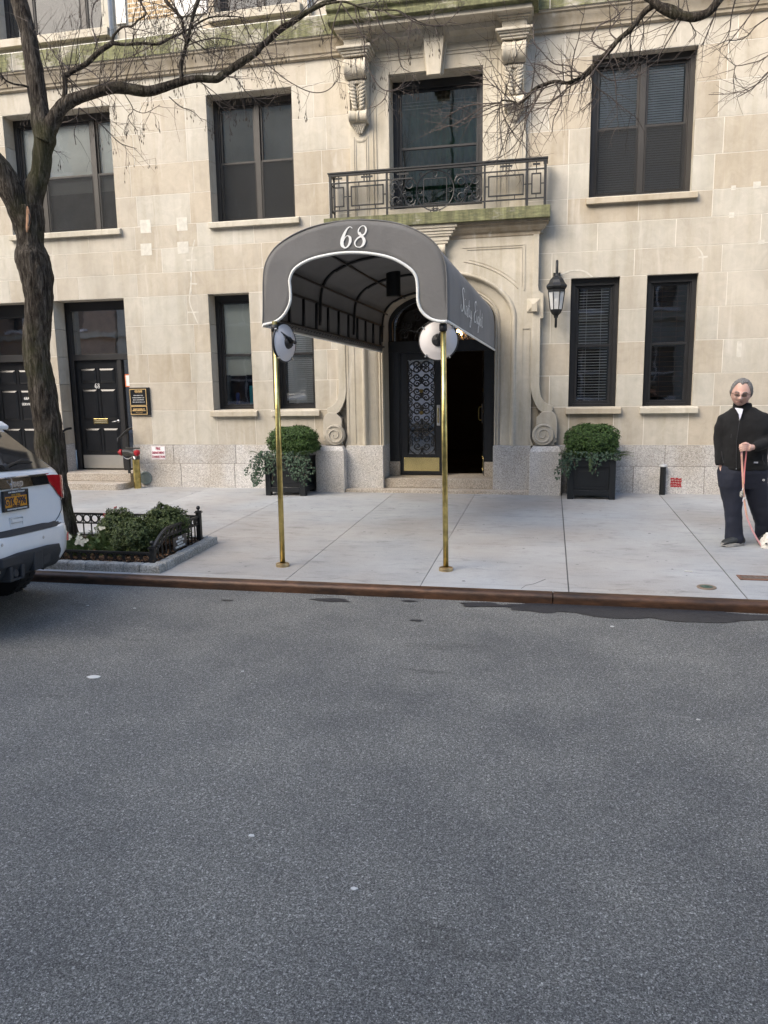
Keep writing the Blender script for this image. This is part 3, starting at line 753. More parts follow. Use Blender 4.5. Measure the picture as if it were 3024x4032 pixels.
for (xc, nm) in ((-2.781,0),(-.570,1)):
    b = MB(); b.shade(.6)
    b.box(xc-.165,xc+.165,11.28,W-.056,6.48,6.60)                       # block
    for k, (o_, z0, z1) in enumerate(((.02,6.60,6.625),(.045,6.625,6.65),(.07,6.65,6.69),(.085,6.69,6.714))): b.box(xc-.165-o_,xc+.165+o_,11.28-o_,W-.056,z0,z1)
    for k, (o_, z0, z1) in enumerate(((.08,6.445,6.48),(.055,6.425,6.445),(.03,6.39,6.425),(.01,6.36,6.39))): b.box(xc-.165-o_,xc+.165+o_,11.26-o_,W-.056,z0,z1)
    b.build('console_cap', M['stone_trim'], BLD, bevel=.006)
    console(xc, .31, W-.056, 6.36, 5.30, .33, BLD)
    b = MB()      # sunk panel outline on the pilaster below with a round head
    for (o_, r_) in ((0,.006),(.028,.005)):
        hw = .105-o_; zt = 5.36-o_*1.2
        b.box(xc-hw-r_,xc-hw+r_,YS-.010,YS,4.17,zt+.03); b.box(xc+hw-r_,xc+hw+r_,YS-.010,YS,4.17,zt+.03)
        b.tube([(xc+hw*math.cos(a_), YS-.003, zt+.03+hw*.62*math.sin(a_)) for a_ in [PI+PI*k/14 for k in range(15)]], r_*1.4, 5)
    b.build('pilaster_panel', M['stone_trim'], BLD)
# pipe and buff brick panel of the storey above
b = MB(); b.box(-6.39,-5.66,W-.004,W-.001,7.32,9.4); t = NT('buff_brick')
br = t.n('TexBrick'); br.inputs['Scale'].default_value = 1; br.inputs['Brick Width'].default_value = .2; br.inputs['Row Height'].default_value = .067; br.inputs['Mortar Size'].default_value = .009
br.inputs['Color1'].default_value = (.46,.33,.18,1); br.inputs['Color2'].default_value = (.36,.26,.15,1); br.inputs['Mortar'].default_value = (.55,.52,.46,1)
mp = t.n('Mapping'); g_ = t.n('NewGeometry'); mp.inputs['Rotation'].default_value = (R(90),0,0); t.l(g_.outputs['Position'], mp.inputs['Vector']); t.l(mp.outputs[0], br.inputs['Vector']); t.bsdf(br.outputs['Color'], .85)
b.build('brick_panel', t.m, BLD)
for k, xx in enumerate((-6.655,-3.50)):
    b = MB(); b.tube([(xx,W-.05,7.12),(xx,W-.05,10.2)], .035, 10); b.build('downspout', simple('pale_blue_pipe', (.42,.47,.55), .5), BLD, smooth=True)
b = MB()
for (x0,x1) in ((-8.77,-6.70),(-5.07,-3.63)): b.box(x0,x1,W-.10,W-.001,7.14,7.255)
b.split('sill_course', M['stone_trim'], BLD, [-6], bevel=.005)
b = MB()
for (x0,x1) in ((-6.66-.0+.08,-6.42),(-5.62,-5.10)): b.box(x0,x1,W-.03,W-.005,7.3,9.4)
b.split('pilaster', simple('pale_stone', (.66,.64,.60), .8), BLD, [-6])

# ----------------------------------------------------------------- entrance portal
YP = 11.48; AX = -1.66
def arch(t, s):          # t: offset outward, s: 0..1 from left foot over the arch to right foot
    a = .838+t; h = .46+.8*t; zs = 2.73; z0 = .889
    Lj = zs-z0; La = 2.3; T = 2*Lj+La; d = s*T
    if d < Lj: return (AX-a, z0+d)
    if d > Lj+La: return (AX+a, zs-(d-Lj-La))
    q = PI-(d-Lj)/La*PI; return (AX+a*math.cos(q), zs+h*math.sin(q))
mprof = [(0,11.72),(0,11.60),(.004,11.575),(.018,11.557),(.032,11.575),(.040,11.575),(.056,11.553),(.075,11.57),(.082,11.585),(.10,11.565),(.16,11.555),(.235,11.535),(.246,11.50),(.258,11.47),(.275,11.452),(.295,11.45),(.312,11.462),(.322,11.48)]
b = MB(); b.shade(.5); NS = 150
b.grid(lambda u, v: (lambda p, m_: (p[0], m_[1], p[1]))(arch(mprof[int(round(v*(len(mprof)-1)))][0], u), mprof[int(round(v*(len(mprof)-1)))]), NS, len(mprof)-1)
b.build('arch_moulding', M['stone_trim'], BLD, auto=50)
b = MB(); b.shade(.55)       # soffit / jamb behind the mouldings down to the door frame
b.grid(lambda u, v: (arch(0,u)[0], 11.70+.27*v, arch(0,u)[1]), NS, 1)
b.build('arch_reveal', M['stone_trim'], BLD, smooth=False)
# slab between moulding and outline
xl, xr, zt = -3.07, -.28, 4.06
b = MB(); b.shade(.62)
def outl(s):
    p = arch(.322, s); z = p[1]
    if z <= 2.735: return (xl if p[0] < AX else xr, z)
    dx = p[0]-AX; dz = z-2.30
    kx = ((xr if dx > 0 else xl)-AX)/dx if abs(dx) > 1e-6 else 1e9; kz = (zt-2.30)/dz
    k = min(kx, kz); return (AX+dx*k, 2.30+dz*k)
b.grid(lambda u, v: (lambda p, q: (p[0]+(q[0]-p[0])*v, YP, p[1]+(q[1]-p[1])*v))(arch(.322,u), outl(u)), NS, 1)
b.poly([(xr,YP,zt),(xr-.001,YP,zt-.001),(outl(.64)[0],YP,outl(.64)[1])])
b.build('portal_face', M['stone_trim'], BLD)
# side strips with ear, swoop and volute
def side(sgn):
    f = lambda pts: [(XC+sgn*(x-XC), z) for x, z in pts][::(1 if sgn > 0 else -1)]
    b = MB(); b.shade(.7)
    Y1 = YP-.012
    right = [(-.28,.889),(-.28,zt),(-.2,zt),(-.2,3.15),(-.19,3.10),(-.165,3.075),(-.125,3.06),(-.125,2.715),(-.165,2.713),(-.163,1.80)]
    curve_o = [(-.158,1.70),(-.135,1.60),(-.09,1.53),(-.02,1.485),(.035,1.468),(.035,1.40),(-.02,1.385)]
    curve_i = [(-.075,1.38),(-.13,1.385),(-.17,1.42),(-.22,1.50),(-.262,1.60),(-.28,1.72)]
    b.prism(f([(-.28,1.72)]+[(-.28,zt),(-.2,zt),(-.2,3.15),(-.19,3.10),(-.165,3.075),(-.125,3.06),(-.125,2.715),(-.165,2.713),(-.163,1.80)]+curve_o+curve_i), 'y', Y1, W-.001)
    b.build('side_strip', M['stone_trim'], BLD, bevel=.005)
    b = MB(); b.shade(.62); b.prism(f([(-.487,.889),(-.487,1.0),(-.28,1.0),(-.24,.889)]), 'y', YP+.001, W-.001)
    b.build('strip_foot', M['stone_trim'], BLD)
    # volute body
    b = MB(); b.shade(.45)
    body = [(-.21,.892),(-.20,.95),(-.20,1.30),(-.13,1.37),(-.11,1.39),(-.05,1.395),(.01,1.40),(.055,1.37),(.085,1.32),(.10,1.25),(.105,1.10),(.10,1.0),(.075,.985),(.10,.965),(.095,.945),(.06,.93),(.075,.892)]
    b.prism(f(body), 'y', 11.46, W-.001)
    b.build('volute', M['stone'], BLD, bevel=.008)
    b = MB(); b.shade(.5); cxx = XC+sgn*(-.098-XC); cz = 1.055
    b.lathe([(.001,11.40),(.150,11.40),(.158,11.41),(.158,11.47)], (cxx,0,cz), 36, 'y')
    sp = [(cxx+sgn*(.148-.125*k/40)*math.cos(.9+k*.30), 11.398, cz+(.148-.125*k/40)*math.sin(.9+k*.30)) for k in range(41)]
    b.tube(sp, [.016-.008*k/40 for k in range(41)], 6)
    b.build('volute_disc', M['stone'], BLD, auto=40)
    # long sunk panel and boss
    b = MB(); xa, xb = sorted((XC+sgn*(-.475+.005-XC+.055), XC+sgn*(-.315-XC)))
    for r_ in (.0,):
        b.box(xa-.006,xa+.006,YP-.008,YP+.001,.90,2.58); b.box(xb-.006,xb+.006,YP-.008,YP+.001,.90,2.58); b.box(xa,xb,YP-.012,YP+.001,2.575,2.592)
    xm = XC+sgn*(-.265-XC); zc = 2.90; h = .095; yq = Y1
    b.add([(xm-h,yq,zc-h),(xm+h,yq,zc-h),(xm+h,yq,zc+h),(xm-h,yq,zc+h),(xm,yq-.05,zc)], [(0,1,4),(1,2,4),(2,3,4),(3,0,4)])
    b.box(xm-.04+.015,xm+.055,yq-.065,yq-.002,zc-.09,zc+.015)
    b.build('boss', M['stone_trim'], BLD)
    # spandrel panel: raised fillets
    b = MB()
    el = lambda t_, q: (AX+sgn*(.838+t_)*math.cos(q), YP-.002, 2.73+(.46+.8*t_)*math.sin(q))
    for (t_, q0, q1, r_) in ((.50,R(29),R(73),.010),(.545,R(34),R(70),.006)):
        b.tube([el(t_, q0+(q1-q0)*k/24) for k in range(25)], r_, 6)
    for (o_, r_) in ((0,.009),(.035,.005)):
        xa = XC+sgn*(-.402-o_-XC); xb = XC+sgn*(-1.29+o_*2-XC); zt2 = 3.745-o_
        b.box(min(xa,xb),max(xa,xb),YP-.010,YP+.001,zt2-r_,zt2+r_); b.box(xa-r_,xa+r_,YP-.010,YP+.001,3.115+o_*1.6,zt2)
    b.build('spandrel_panel', M['stone_trim'], BLD)
side(1); side(-1)
b = MB(); b.shade(.3); b.box(-3.2,-.15,W-.11,W-.001,3.9,4.07); b.build('portal_head', M['stone_trim'], BLD)
# portal granite: jamb bases, pedestals, steps
b = MB()
for (x0,x1) in ((-3.08,-2.497),(-.823,-.27)):
    b.shade(rnd.random()); b.box(x0,x1,11.435,11.97,.20,.889)
b.split('jamb_base', M['granite'], BLD, [-1.7], bevel=.006, seg=1)
for (x0,x1) in ((-3.53,-3.075),(-.285,.172)):
    b = MB(); b.shade(rnd.random()); y0 = 11.27
    b.box(x0,x1,y0,11.60,.165,.82)
    b.add([(x0,y0,.82),(x1,y0,.82),(x1,11.6,.82),(x0,11.6,.82),(x0+.045,y0+.06,.888),(x1-.045,y0+.06,.888),(x1-.045,11.6,.888),(x0+.045,11.6,.888)],[(4,5,6,7),(0,1,5,4),(1,2,6,5),(2,3,7,6),(3,0,4,7)])
    b.build('pedestal', M['granite'], BLD, bevel=.006, seg=1)
b = MB(); b.shade(.5); b.box(-3.075,-.285,11.30,12.0,.12,.232); b.shade(.3); b.box(-2.495,-.825,11.52,12.3,.234,.375)
b.build('entrance_step', M['granite_step'], BLD, bevel=.008)
b = MB(); b.box(-2.495,-2.33,11.90,12.05,.376,.60); b.box(-.99,-.825,11.90,12.05,.376,.60); b.split('frame_plinth', M['granite_step'], BLD, [-1.7], bevel=.006)
# steps of the left doors
b = MB(); b.shade(.5)
def rstep(x0, x1, y0, y1, z0, z1, r_):
    pts = [(x0,y1),(x1,y1)]+[(x1-r_+r_*math.cos(a_), y0+r_+r_*math.sin(a_)) for a_ in [-R(90)*k/6 for k in range(7)]]+[(x0,y0)]
    b.prism(pts[::-1], 'z', z0, z1)
rstep(-9.9,-6.80,11.13,11.569,.12,.285,.14); b.shade(.35); b.box(-9.72,-6.801,11.44,11.569,.286,.42); b.box(-9.719,-8.605,11.571,12.3,.286,.42); b.box(-8.10,-6.801,11.571,12.3,.286,.42)
b.build('side_step', M['granite_step'], BLD, bevel=.01)
# balcony: slab, mouldings, centre console
BAL = MB(); BAL.shade(.5); BAL.box(-3.30,-.055,11.28,W-.001,4.062,4.223)
bal = BAL.build('balcony', M['moss_full'], BLD, bevel=.006)
b = MB(); b.shade(.3)
pr = [(0,3.86),(.012,3.875),(.015,3.91),(.05,3.935),(.085,3.975),(.10,4.02),(.125,4.03),(.13,4.061)]
for i in range(len(pr)-1):
    (o0,z0),(o1,z1) = pr[i],pr[i+1]; xL, xR, yb = -3.15, -.2, YP
    A = [(xL-o0,W-.002,z0),(xL-o0,yb-o0,z0),(xR+o0,yb-o0,z0),(xR+o0,W-.002,z0)]; B2 = [(xL-o1,W-.002,z1),(xL-o1,yb-o1,z1),(xR+o1,yb-o1,z1),(xR+o1,W-.002,z1)]
    b.add(A+B2, [(0,1,5,4),(1,2,6,5),(2,3,7,6)])
b.build('slab_moulding', M['stone_dark'], bal, auto=35)
b = MB(); b.shade(.6)
for (o_, z0, z1) in ((.17,4.01,4.060),(.14,3.97,4.01),(.11,3.93,3.97),(.085,3.90,3.93),(.05,3.84,3.90),(.03,3.80,3.84)): b.box(XC-.16-o_,XC+.16+o_,11.42-.02-o_*.5,YP+.01,z0,z1)
b.build('console_cap', M['stone_trim'], BLD, bevel=.005)
console(XC, .30, YP, 3.80, 3.20, .13, BLD)
# balcony railing
RB = MB(); YR = 11.325
xsR = [-3.195,-2.938,-2.356,-.958,-.372,-.130]; ztr = 4.845; zbt = 4.225
for k, xx in enumerate(xsR):
    r_ = .018 if k in (0,5) else .014; RB.box(xx-r_,xx+r_,YR-r_,YR+r_,zbt,ztr-.03)
for s_ in (xsR[0],xsR[5]):
    RB.box(s_-.03,s_+.03,YR,W-.06,ztr-.03,ztr-.001); RB.bar((s_,YR,4.70),(s_,W-.06,4.70),.016); RB.bar((s_,YR,4.33),(s_,W-.06,4.33),.016); RB.box(s_-.012,s_+.012,W-.09,W-.06,zbt,ztr-.03)
    RB.bar((s_,YR+.09,4.33),(s_,YR+.09,4.7),.012); RB.bar((s_,YR+.16,4.33),(s_,YR+.16,4.7),.012)
RB.box(xsR[0]-.035,xsR[5]+.035,YR-.034,YR+.034,ztr-.012,ztr+.006); RB.box(xsR[0]-.022,xsR[5]+.022,YR-.022,YR+.022,ztr-.045,ztr-.012)
for z in (4.705,4.325): 
    for k in range(5):
        if z > 4.5 and k == 2:
            RB.box(-2.35,-1.98,YR-.009,YR+.009,z-.009,z+.009); RB.box(-1.36,-.96,YR-.009,YR+.009,z-.009,z+.009)
        else: RB.box(xsR[k]+.014,xsR[k+1]-.014,YR-.009,YR+.009,z-.009,z+.009)
def rect_frame(x0,x1,z0,z1,r_=.009):
    RB.box(x0,x1,YR-r_,YR+r_,z0-r_,z0+r_); RB.box(x0,x1,YR-r_,YR+r_,z1-r_,z1+r_); RB.box(x0-r_,x0+r_,YR-r_,YR+r_,z0-r_,z1+r_); RB.box(x1-r_,x1+r_,YR-r_,YR+r_,z0-r_,z1+r_)
for k in (0,1,3,4):
    a, c_ = xsR[k]+.014, xsR[k+1]-.014; ins = .062 if k in (0,4) else .055
    rect_frame(a+ins-.014+.0, c_-ins+.014, 4.385, 4.645)
    zm = 4.515; RB.box(a,a+ins-.02,YR-.007,YR+.007,zm-.007,zm+.007); RB.box(c_-ins+.02,c_,YR-.007,YR+.007,zm-.007,zm+.007)
    for fx in ((.5,) if k in (0,4) else (.28,.72)):
        xx = a+(c_-a)*fx
        RB.box(xx-.006,xx+.006,YR-.006,YR+.006,4.33,4.385); RB.box(xx-.006,xx+.006,YR-.006,YR+.006,4.645,4.70)
    xm = (a+c_)/2; wv = .05 if k in (0,4) else .085
    RB.box(xm-wv,xm+wv,YR-.008,YR+.008,4.757,4.783); 
    for s_ in ((0,) if k in (0,4) else (-.5,0,.5)): RB.box(xm+s_*wv-.007,xm+s_*wv+.007,YR-.007,YR+.007,4.705,4.81)
for xm in (-2.12,-1.20): 
    RB.box(xm-.085,xm+.085,YR-.008,YR+.008,4.757,4.783)
    for s_ in (-.5,.5): RB.box(xm+s_*.085-.006,xm+s_*.085+.006,YR-.007,YR+.007,4.705,4.81)
def spiral(mb, cx, cz, r0, a0, turns, Y, r_, sg=1, plane='y'):
    n = int(14*turns)+2; pts = []
    for k in range(n+1):
        t_ = k/n; rr = r0*(1-.82*t_); a = a0+sg*turns*2*PI*t_
        pts.append((cx+rr*math.cos(a), Y, cz+rr*math.sin(a)))
    mb.tube(pts, r_, 5)
xm = (xsR[2]+xsR[3])/2; zm = 4.515
def circ(mb, cx, cz, rx, rz, Y, r_, n=28): mb.tube([(cx+rx*math.cos(2*PI*k/n),Y,cz+rz*math.sin(2*PI*k/n)) for k in range(n+1)], r_, 5, cap=False)
circ(RB, xm, zm, .268, .268, YR, .009, 40); rect_frame(xm-.165,xm+.165,zm-.165,zm+.165,.006)
for (dx,dz) in ((.215,0),(-.215,0),(0,.215),(0,-.215)): circ(RB, xm+dx, zm+dz, .03, .03, YR, .007, 14)
for s_ in (-1,1):
    for q in (-1,1):
        cxx = xm+s_*.575
        spiral(RB, cxx, zm+q*.105, .085, R(0) if s_ > 0 else R(180), 1.6, YR, .008, sg=q*s_*1)
        cxx = xm+s_*.375
        spiral(RB, cxx-s_*.01, zm+q*.105, .085, R(180) if s_ > 0 else R(0), 1.6, YR, .008, sg=-q*s_)
        # S links
        RB.tube(spline([(xm+s_*.66,YR,zm+q*.105),(xm+s_*.62,YR,zm+q*.185),(xm+s_*.55,YR,zm+q*.12),(xm+s_*.47,YR,zm-q*.02),(xm+s_*.40,YR,zm-q*.15),(xm+s_*.32,YR,zm-q*.185),(xm+s_*.28,YR,zm-q*.12)],6), .008, 5)
        spiral(RB, xm+s_*.50, zm+q*.135, .045, R(90)*q, 1.3, YR, .006, sg=s_)
        spiral(RB, xm+s_*.44, zm+q*.03, .03, R(90)*q, 1.2, YR, .006, sg=-s_)
        spiral(RB, xm+s_*.61, zm+q*.03, .03, R(90)*q, 1.2, YR, .006, sg=s_)
        spiral(RB, xm+s_*.05, zm-.275-.0, .035, R(90), 1.2, YR, .008, sg=s_)
        spiral(RB, xm+s_*.20, zm+.235, .035, R(0), 1.1, YR, .006, sg=s_)
circ(RB, xm, zm-.262, .022, .022, YR, .007, 12)
RB.build('railing', M['iron'], bal, auto=40)
# ================================================================= entrance doors, lobby
YD = 11.96
BP = M['black_paint']
b = MB()      # fixed frame: jambs, transom bar
b.box(-2.495,-2.335,YD-.02,YD+.10,.60,2.45); b.box(-.985,-.825,YD-.02,YD+.10,.60,2.45); b.box(-2.335,-2.315,YD,YD+.08,.376,2.33); b.box(-1.005,-.985,YD,YD+.08,.376,2.33)
b.box(-2.495,-.825,YD-.03,YD+.10,2.30,2.47)
for x_ in (-2.42,-.90): b.box(x_-.02,x_+.02,YD-.032,YD-.021,.62,2.28)
b.box(-1.668,-1.652,YD+.01,YD+.05,2.47,3.15)
ring = [arch(-.005, s_) for s_ in [i/90 for i in range(91)] if True]
rg = [p for p in ring if p[1] > 2.46]; rin = [((p[0]-AX)*.93+AX, 2.47+(p[1]-2.47)*.90) for p in rg]
n_ = len(rg); base = len(b.v)
b.v += [(p[0],YD-.01,p[1]) for p in rg]+[(p[0],YD-.01,p[1]) for p in rin]+[(p[0],YD+.06,p[1]) for p in rin]
for i in range(n_-1): b.face(base+i,base+i+1,base+n_+i+1,base+n_+i); b.face(base+n_+i,base+n_+i+1,base+2*n_+i+1,base+2*n_+i)
ENT = b.build('entrance_frame', BP, BLD, bevel=.003, seg=1)
def leaf(hx, w, parent, ang, side):     # one leaf, hinge at local x=0
    d = MB(); x0, x1 = 0.0, w; st = .105
    d.box(0,st,0,.05,0,1.94); d.box(w-st,w,0,.05,0,1.94); d.box(st,w-st,0,.05,1.80,1.94); d.box(st,w-st,0,.05,0,.33)
    o = d.build('entrance_door', BP, parent, bevel=.003, seg=1)
    g = MB(); g.quad((st,.03,.33),(w-st,.03,.33),(w-st,.03,1.80),(st,.03,1.80)); g.build('pane', M['glass_strong'], o)
    k = MB(); k.box(.04,w-.045,-.006,-.001,.06,.275); 
    for xx in (.06,w/2,w-.065):
        for zz in (.075,.262): k.ball((xx,-.007,zz), .005, 6, 4)
    k.build('kick_plate', M['brass_bright'], o)
    s_ = MB(); cx = w/2; Y = .012
    s_.box(st+.004,st+.014,0,.024,.335,1.795); s_.box(w-st-.014,w-st-.004,0,.024,.335,1.795)
    hw = (w-2*st)/2-.012
    for row, (zc, f) in enumerate(((.45,1),(.56,-1),(.67,-1),(.78,1),(.89,1),(1.0,-1),(1.10,1),(1.21,-1),(1.32,1),(1.43,-1),(1.54,1),(1.65,-1),(1.74,1))):
        for q in (-1,1):
            spiral(s_, cx+q*.072, zc, .066, R(180) if q > 0 else R(0), 1.45, Y, .0095, sg=f*q)
            spiral(s_, cx+q*(hw-.035), zc+.075*f, .036, R(0) if q > 0 else R(180), 1.2, Y, .008, sg=f*q)
            s_.tube(spline([(cx+q*.005,Y,zc-.02*f),(cx+q*.02,Y,zc-.10*f),(cx+q*.085,Y,zc-.13*f),(cx+q*(hw-.02),Y,zc-.06*f),(cx+q*hw,Y,zc+.04*f)],5), .009, 5)
    s_.build('grille', M['iron'], o, smooth=True)
    rs = MB()
    for zz in (.98,1.32): rs.lathe([(.001,-.012),(.012,-.012),(.022,-.004),(.03,-.004),(.031,.004)], (cx,0,zz), 16, 'y')
    rs.build('rosette', simple('dull_brass', (.16,.12,.045), .4, .9), o)
    h = MB(); hx_ = w-.052 if side > 0 else .052
    hx_ = w-.055
    h.box(hx_-.028,hx_+.028,-.008,-.001,.78,1.10); h.build('handle_plate', M['silver'], o, bevel=.003)
    h = MB(); h.tube(spline([(hx_,-.012,.83),(hx_,-.055,.85),(hx_,-.06,.94),(hx_,-.055,1.03),(hx_,-.012,1.05)],5), .010, 8); h.build('handle', M['brass'], o, smooth=True)
    o.location = (hx, YD+.01, .385)
    if side < 0: o.scale = (-1,1,1)
    o.rotation_euler = (0,0,ang)
    return o
leaf(-2.313, .655, ENT, 0, 1)
leaf(-1.007, .655, ENT, R(-83), -1)
b = MB(); b.box(-1.665,-1.640,YD+.02,YD+.028,1.13,1.46); b.tube([(-1.652,YD+.01,1.2),(-1.652,YD-.03,1.22),(-1.652,YD-.03,1.38),(-1.652,YD+.01,1.4)],.009,8)
b = MB()      # fanlight ironwork
b.tube([(AX+.42*math.cos(R(180)*k/20),YD+.0,2.48+.30*math.sin(R(180)*k/20)) for k in range(21)], .009, 5)
for k in range(9):
    a_ = R(10+20*k); cx, cz = AX+.60*math.cos(a_), 2.50+.44*math.sin(a_)
    if cz < 2.55: cz = 2.57
    spiral(b, cx, cz, .085, a_, 1.5, YD, .009, sg=1 if k % 2 else -1); 
    cx, cz = AX+.24*math.cos(a_), 2.50+.17*math.sin(a_); spiral(b, cx, cz, .055, a_, 1.3, YD, .008, sg=-1 if k % 2 else 1)
for k in (1,3,5,7): a_ = R(22.5*k); b.tube([(AX+.1*math.cos(a_),YD,2.48+.08*math.sin(a_)),(AX+.80*math.cos(a_),YD,2.48+.60*math.sin(a_))], .008, 5)
b.build('fanlight_grille', M['iron'], ENT, smooth=True)
b = MB(); b.poly([(p[0],YD+.04,p[1]) for p in rin]); b.build('fanlight_pane', M['glass'], ENT)
# lobby
lob = MB(); y0, y1 = 12.10, 17.0; xa, xb = -3.4, .1
lob.quad((xa,y1,.37),(xb,y1,.37),(xb,y1,3.4),(xa,y1,3.4)); lob.quad((xa,y0,.37),(xa,y1,.37),(xa,y1,3.4),(xa,y0,3.4)); lob.quad((xb,y0,.37),(xb,y1,.37),(xb,y1,3.4),(xb,y0,3.4)); lob.quad((xa,y0,3.4),(xb,y0,3.4),(xb,y1,3.4),(xa,y1,3.4))
lob.quad((xa,y0,.37),(-2.495,y0,.37),(-2.495,y0,3.4),(xa,y0,3.4)); lob.quad((-.825,y0,.37),(xb,y0,.37),(xb,y0,3.4),(-.825,y0,3.4)); lob.quad((-2.495,y0,3.2),(-.825,y0,3.2),(-.825,y0,3.4),(-2.495,y0,3.4))
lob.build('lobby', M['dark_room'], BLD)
t = NT('lobby_floor'); ck = t.n('TexChecker'); ck.inputs['Scale'].default_value = 2.2; t.l(t.pos(), ck.inputs['Vector']); ck.inputs['Color1'].default_value = (.06,.05,.045,1); ck.inputs['Color2'].default_value = (.008,.008,.008,1); t.bsdf(ck.outputs['Color'], .18)
b = MB(); b.quad((xa,12.0,.374),(xb,12.0,.374),(xb,y1,.374),(xa,y1,.374)); b.build('lobby_floor', t.m, BLD)
t = NT('lamp_glow'); e_ = t.n('Emission'); e_.inputs[0].default_value = (1,.55,.2,1); e_.inputs[1].default_value = 14; t.l(e_.outputs[0], t.out.inputs[0]); M['glow'] = t.m
ch = thing('chandelier', 'lit crystal chandelier glimpsed through the fanlight of the entrance', 'chandelier')
b = MB(); b.tube([(-1.32,13.4,3.4),(-1.32,13.4,2.68)], .012, 6)
for k in range(8): b.tube(spline([(-1.32,13.4,2.59),(-1.32+.2*math.cos(k*PI/4),13.4+.2*math.sin(k*PI/4),2.53),(-1.32+.32*math.cos(k*PI/4),13.4+.32*math.sin(k*PI/4),2.63)],5), .01, 5)
b.build('arms', M['brass'], ch)
b = MB(); 
for k in range(8): b.ball((-1.32+.32*math.cos(k*PI/4),13.4+.32*math.sin(k*PI/4),2.68), .024, 8, 6, (1,1,1.6))
b.build('bulb', M['glow'], ch)
b = MB(); rn = random.Random(6)
for k in range(60): a_ = rn.random()*6.28; r_ = .30*rn.random()**.5; b.ball((-1.32+r_*math.cos(a_),13.4+r_*math.sin(a_),2.55+.14*rn.random()), .014, 5, 4)
t = NT('crystal'); M['crystal'] = t.bsdf((.9,.8,.6), .08, .6); b.build('crystals', M['crystal'], ch)
b = MB(); b.box(-1.28,-.98,14.9,14.93,2.10,2.17); b.box(-1.25,-1.01,14.88,14.9,2.115,2.155)
t = NT('dim_red_sign'); e_ = t.n('Emission'); e_.inputs[0].default_value = (.5,.13,.05,1); e_.inputs[1].default_value = .35; t.l(e_.outputs[0], t.out.inputs[0])
thing('sign', 'small dim red lit sign deep inside the dark lobby', 'sign', mb=b, mat=t.m)

# ================================================================= side doors on the left
def six_panel(x0, x1, z0, z1, y, parent):
    d = MB(); d.box(x0,x1,y,y+.045,z0,z1)
    w = x1-x0; h = z1-z0; L_ = []
    for (fz0, fz1) in ((.80,.93),(.46,.74),(.155,.38)):
        for (fx0, fx1) in ((.10,.46),(.54,.90)):
            a, c_, e, f = x0+w*fx0, x0+w*fx1, z0+h*fz0, z0+h*fz1; L_.append((a,c_,e,f))
            m_ = .035
            d.add([(a,y-.001,e),(c_,y-.001,e),(c_,y-.001,f),(a,y-.001,f),(a+m_,y-.016,e+m_),(c_-m_,y-.016,e+m_),(c_-m_,y-.016,f-m_),(a+m_,y-.016,f-m_)],[(4,5,6,7),(0,1,5,4),(1,2,6,5),(2,3,7,6),(3,0,4,7)])
            for (p,q,r_,s_) in ((a-.008,c_+.008,e-.008,e),(a-.008,c_+.008,f,f+.008),(a-.008,a,e,f),(c_,c_+.008,e,f)): d.box(p,q,y-.010,y+.002,r_,s_)
    return d.build('side_door', BP, parent)
yd = 11.95
b = MB()
b.box(-8.10,-8.01,yd-.03,yd+.1,.42,3.264); b.box(-6.90,-6.802,yd-.03,yd+.1,.42,3.264); b.box(-8.01,-6.90,yd-.03,yd+.1,3.12,3.264); b.box(-8.01,-6.90,yd-.04,yd+.1,2.30,2.40); b.box(-7.20,-7.12,yd-.03,yd+.1,.42,2.30)
SF = b.build('side_entrance_frame', M['frame_black'], BLD, bevel=.004, seg=1)
dr = six_panel(-8.005,-7.205,.44,2.295,yd+.02,SF)
b = MB(); b.box(-7.985,-7.225,yd-.002,yd+.003,.45,.68); b.build('kick_plate', M['steel'], dr)
b = MB(); b.box(-7.745,-7.465,yd+.008,yd+.02,1.22,1.31)
b.build('letter_slot', M['brass_bright'], dr, bevel=.002)
b = MB(); b.box(-7.72,-7.49,yd+.001,yd+.007,1.24,1.255); b.box(-7.72,-7.49,yd+.001,yd+.007,1.27,1.285); b.build('slot_flap', simple('bright_flap', (.75,.66,.45), .3, .8), dr)
b = MB(); b.lathe([(.001,yd-.0),(.026,yd+.0),(.026,yd+.02)], (-7.27,0,1.265), 12, 'y'); b.tube([(-7.27,yd-.0,1.265),(-7.27,yd-.04,1.265),(-7.36,yd-.04,1.255)], .011, 8); b.build('handle', M['silver'], dr, smooth=True)
def serif_digits(mb, M_, s):
    six = [(.62,1.30,.05),(.45,1.36,.09),(.22,1.15,.14),(.10,.75,.18),(.12,.38,.17),(.30,.10,.10),(.48,.10,.12),(.64,.30,.17),(.60,.62,.14),(.42,.80,.07),(.25,.72,.06),(.15,.52,.05)]
    e1 = [(.40,.78,.07),(.20,.95,.12),(.18,1.16,.12),(.38,1.36,.07),(.60,1.18,.13),(.56,.94,.12),(.40,.78,.08),(.18,.55,.15),(.12,.30,.15),(.36,.05,.08),(.64,.26,.16),(.60,.55,.15),(.40,.78,.08)]
    for pts, ox in ((six,0),(e1,.82)):
        st = len(mb.v); ribbon(mb, [((x+ox-.8)*s, (y-.7)*s, w*s) for x,y,w in pts], 6)
        for i in range(st, len(mb.v)): mb.v[i] = tuple(M_ @ Vector(mb.v[i]))
b = MB(); serif_digits(b, FACE((-7.615,yd+.002,1.868)), .060); b.build('house_number', M['white_letter'], dr)
b = MB(); b.quad((-8.01,yd+.0,2.40),(-6.90,yd+.0,2.40),(-6.90,yd+.0,3.12),(-8.01,yd+.0,3.12)); b.build('transom_pane', M['glass_strong'], SF)
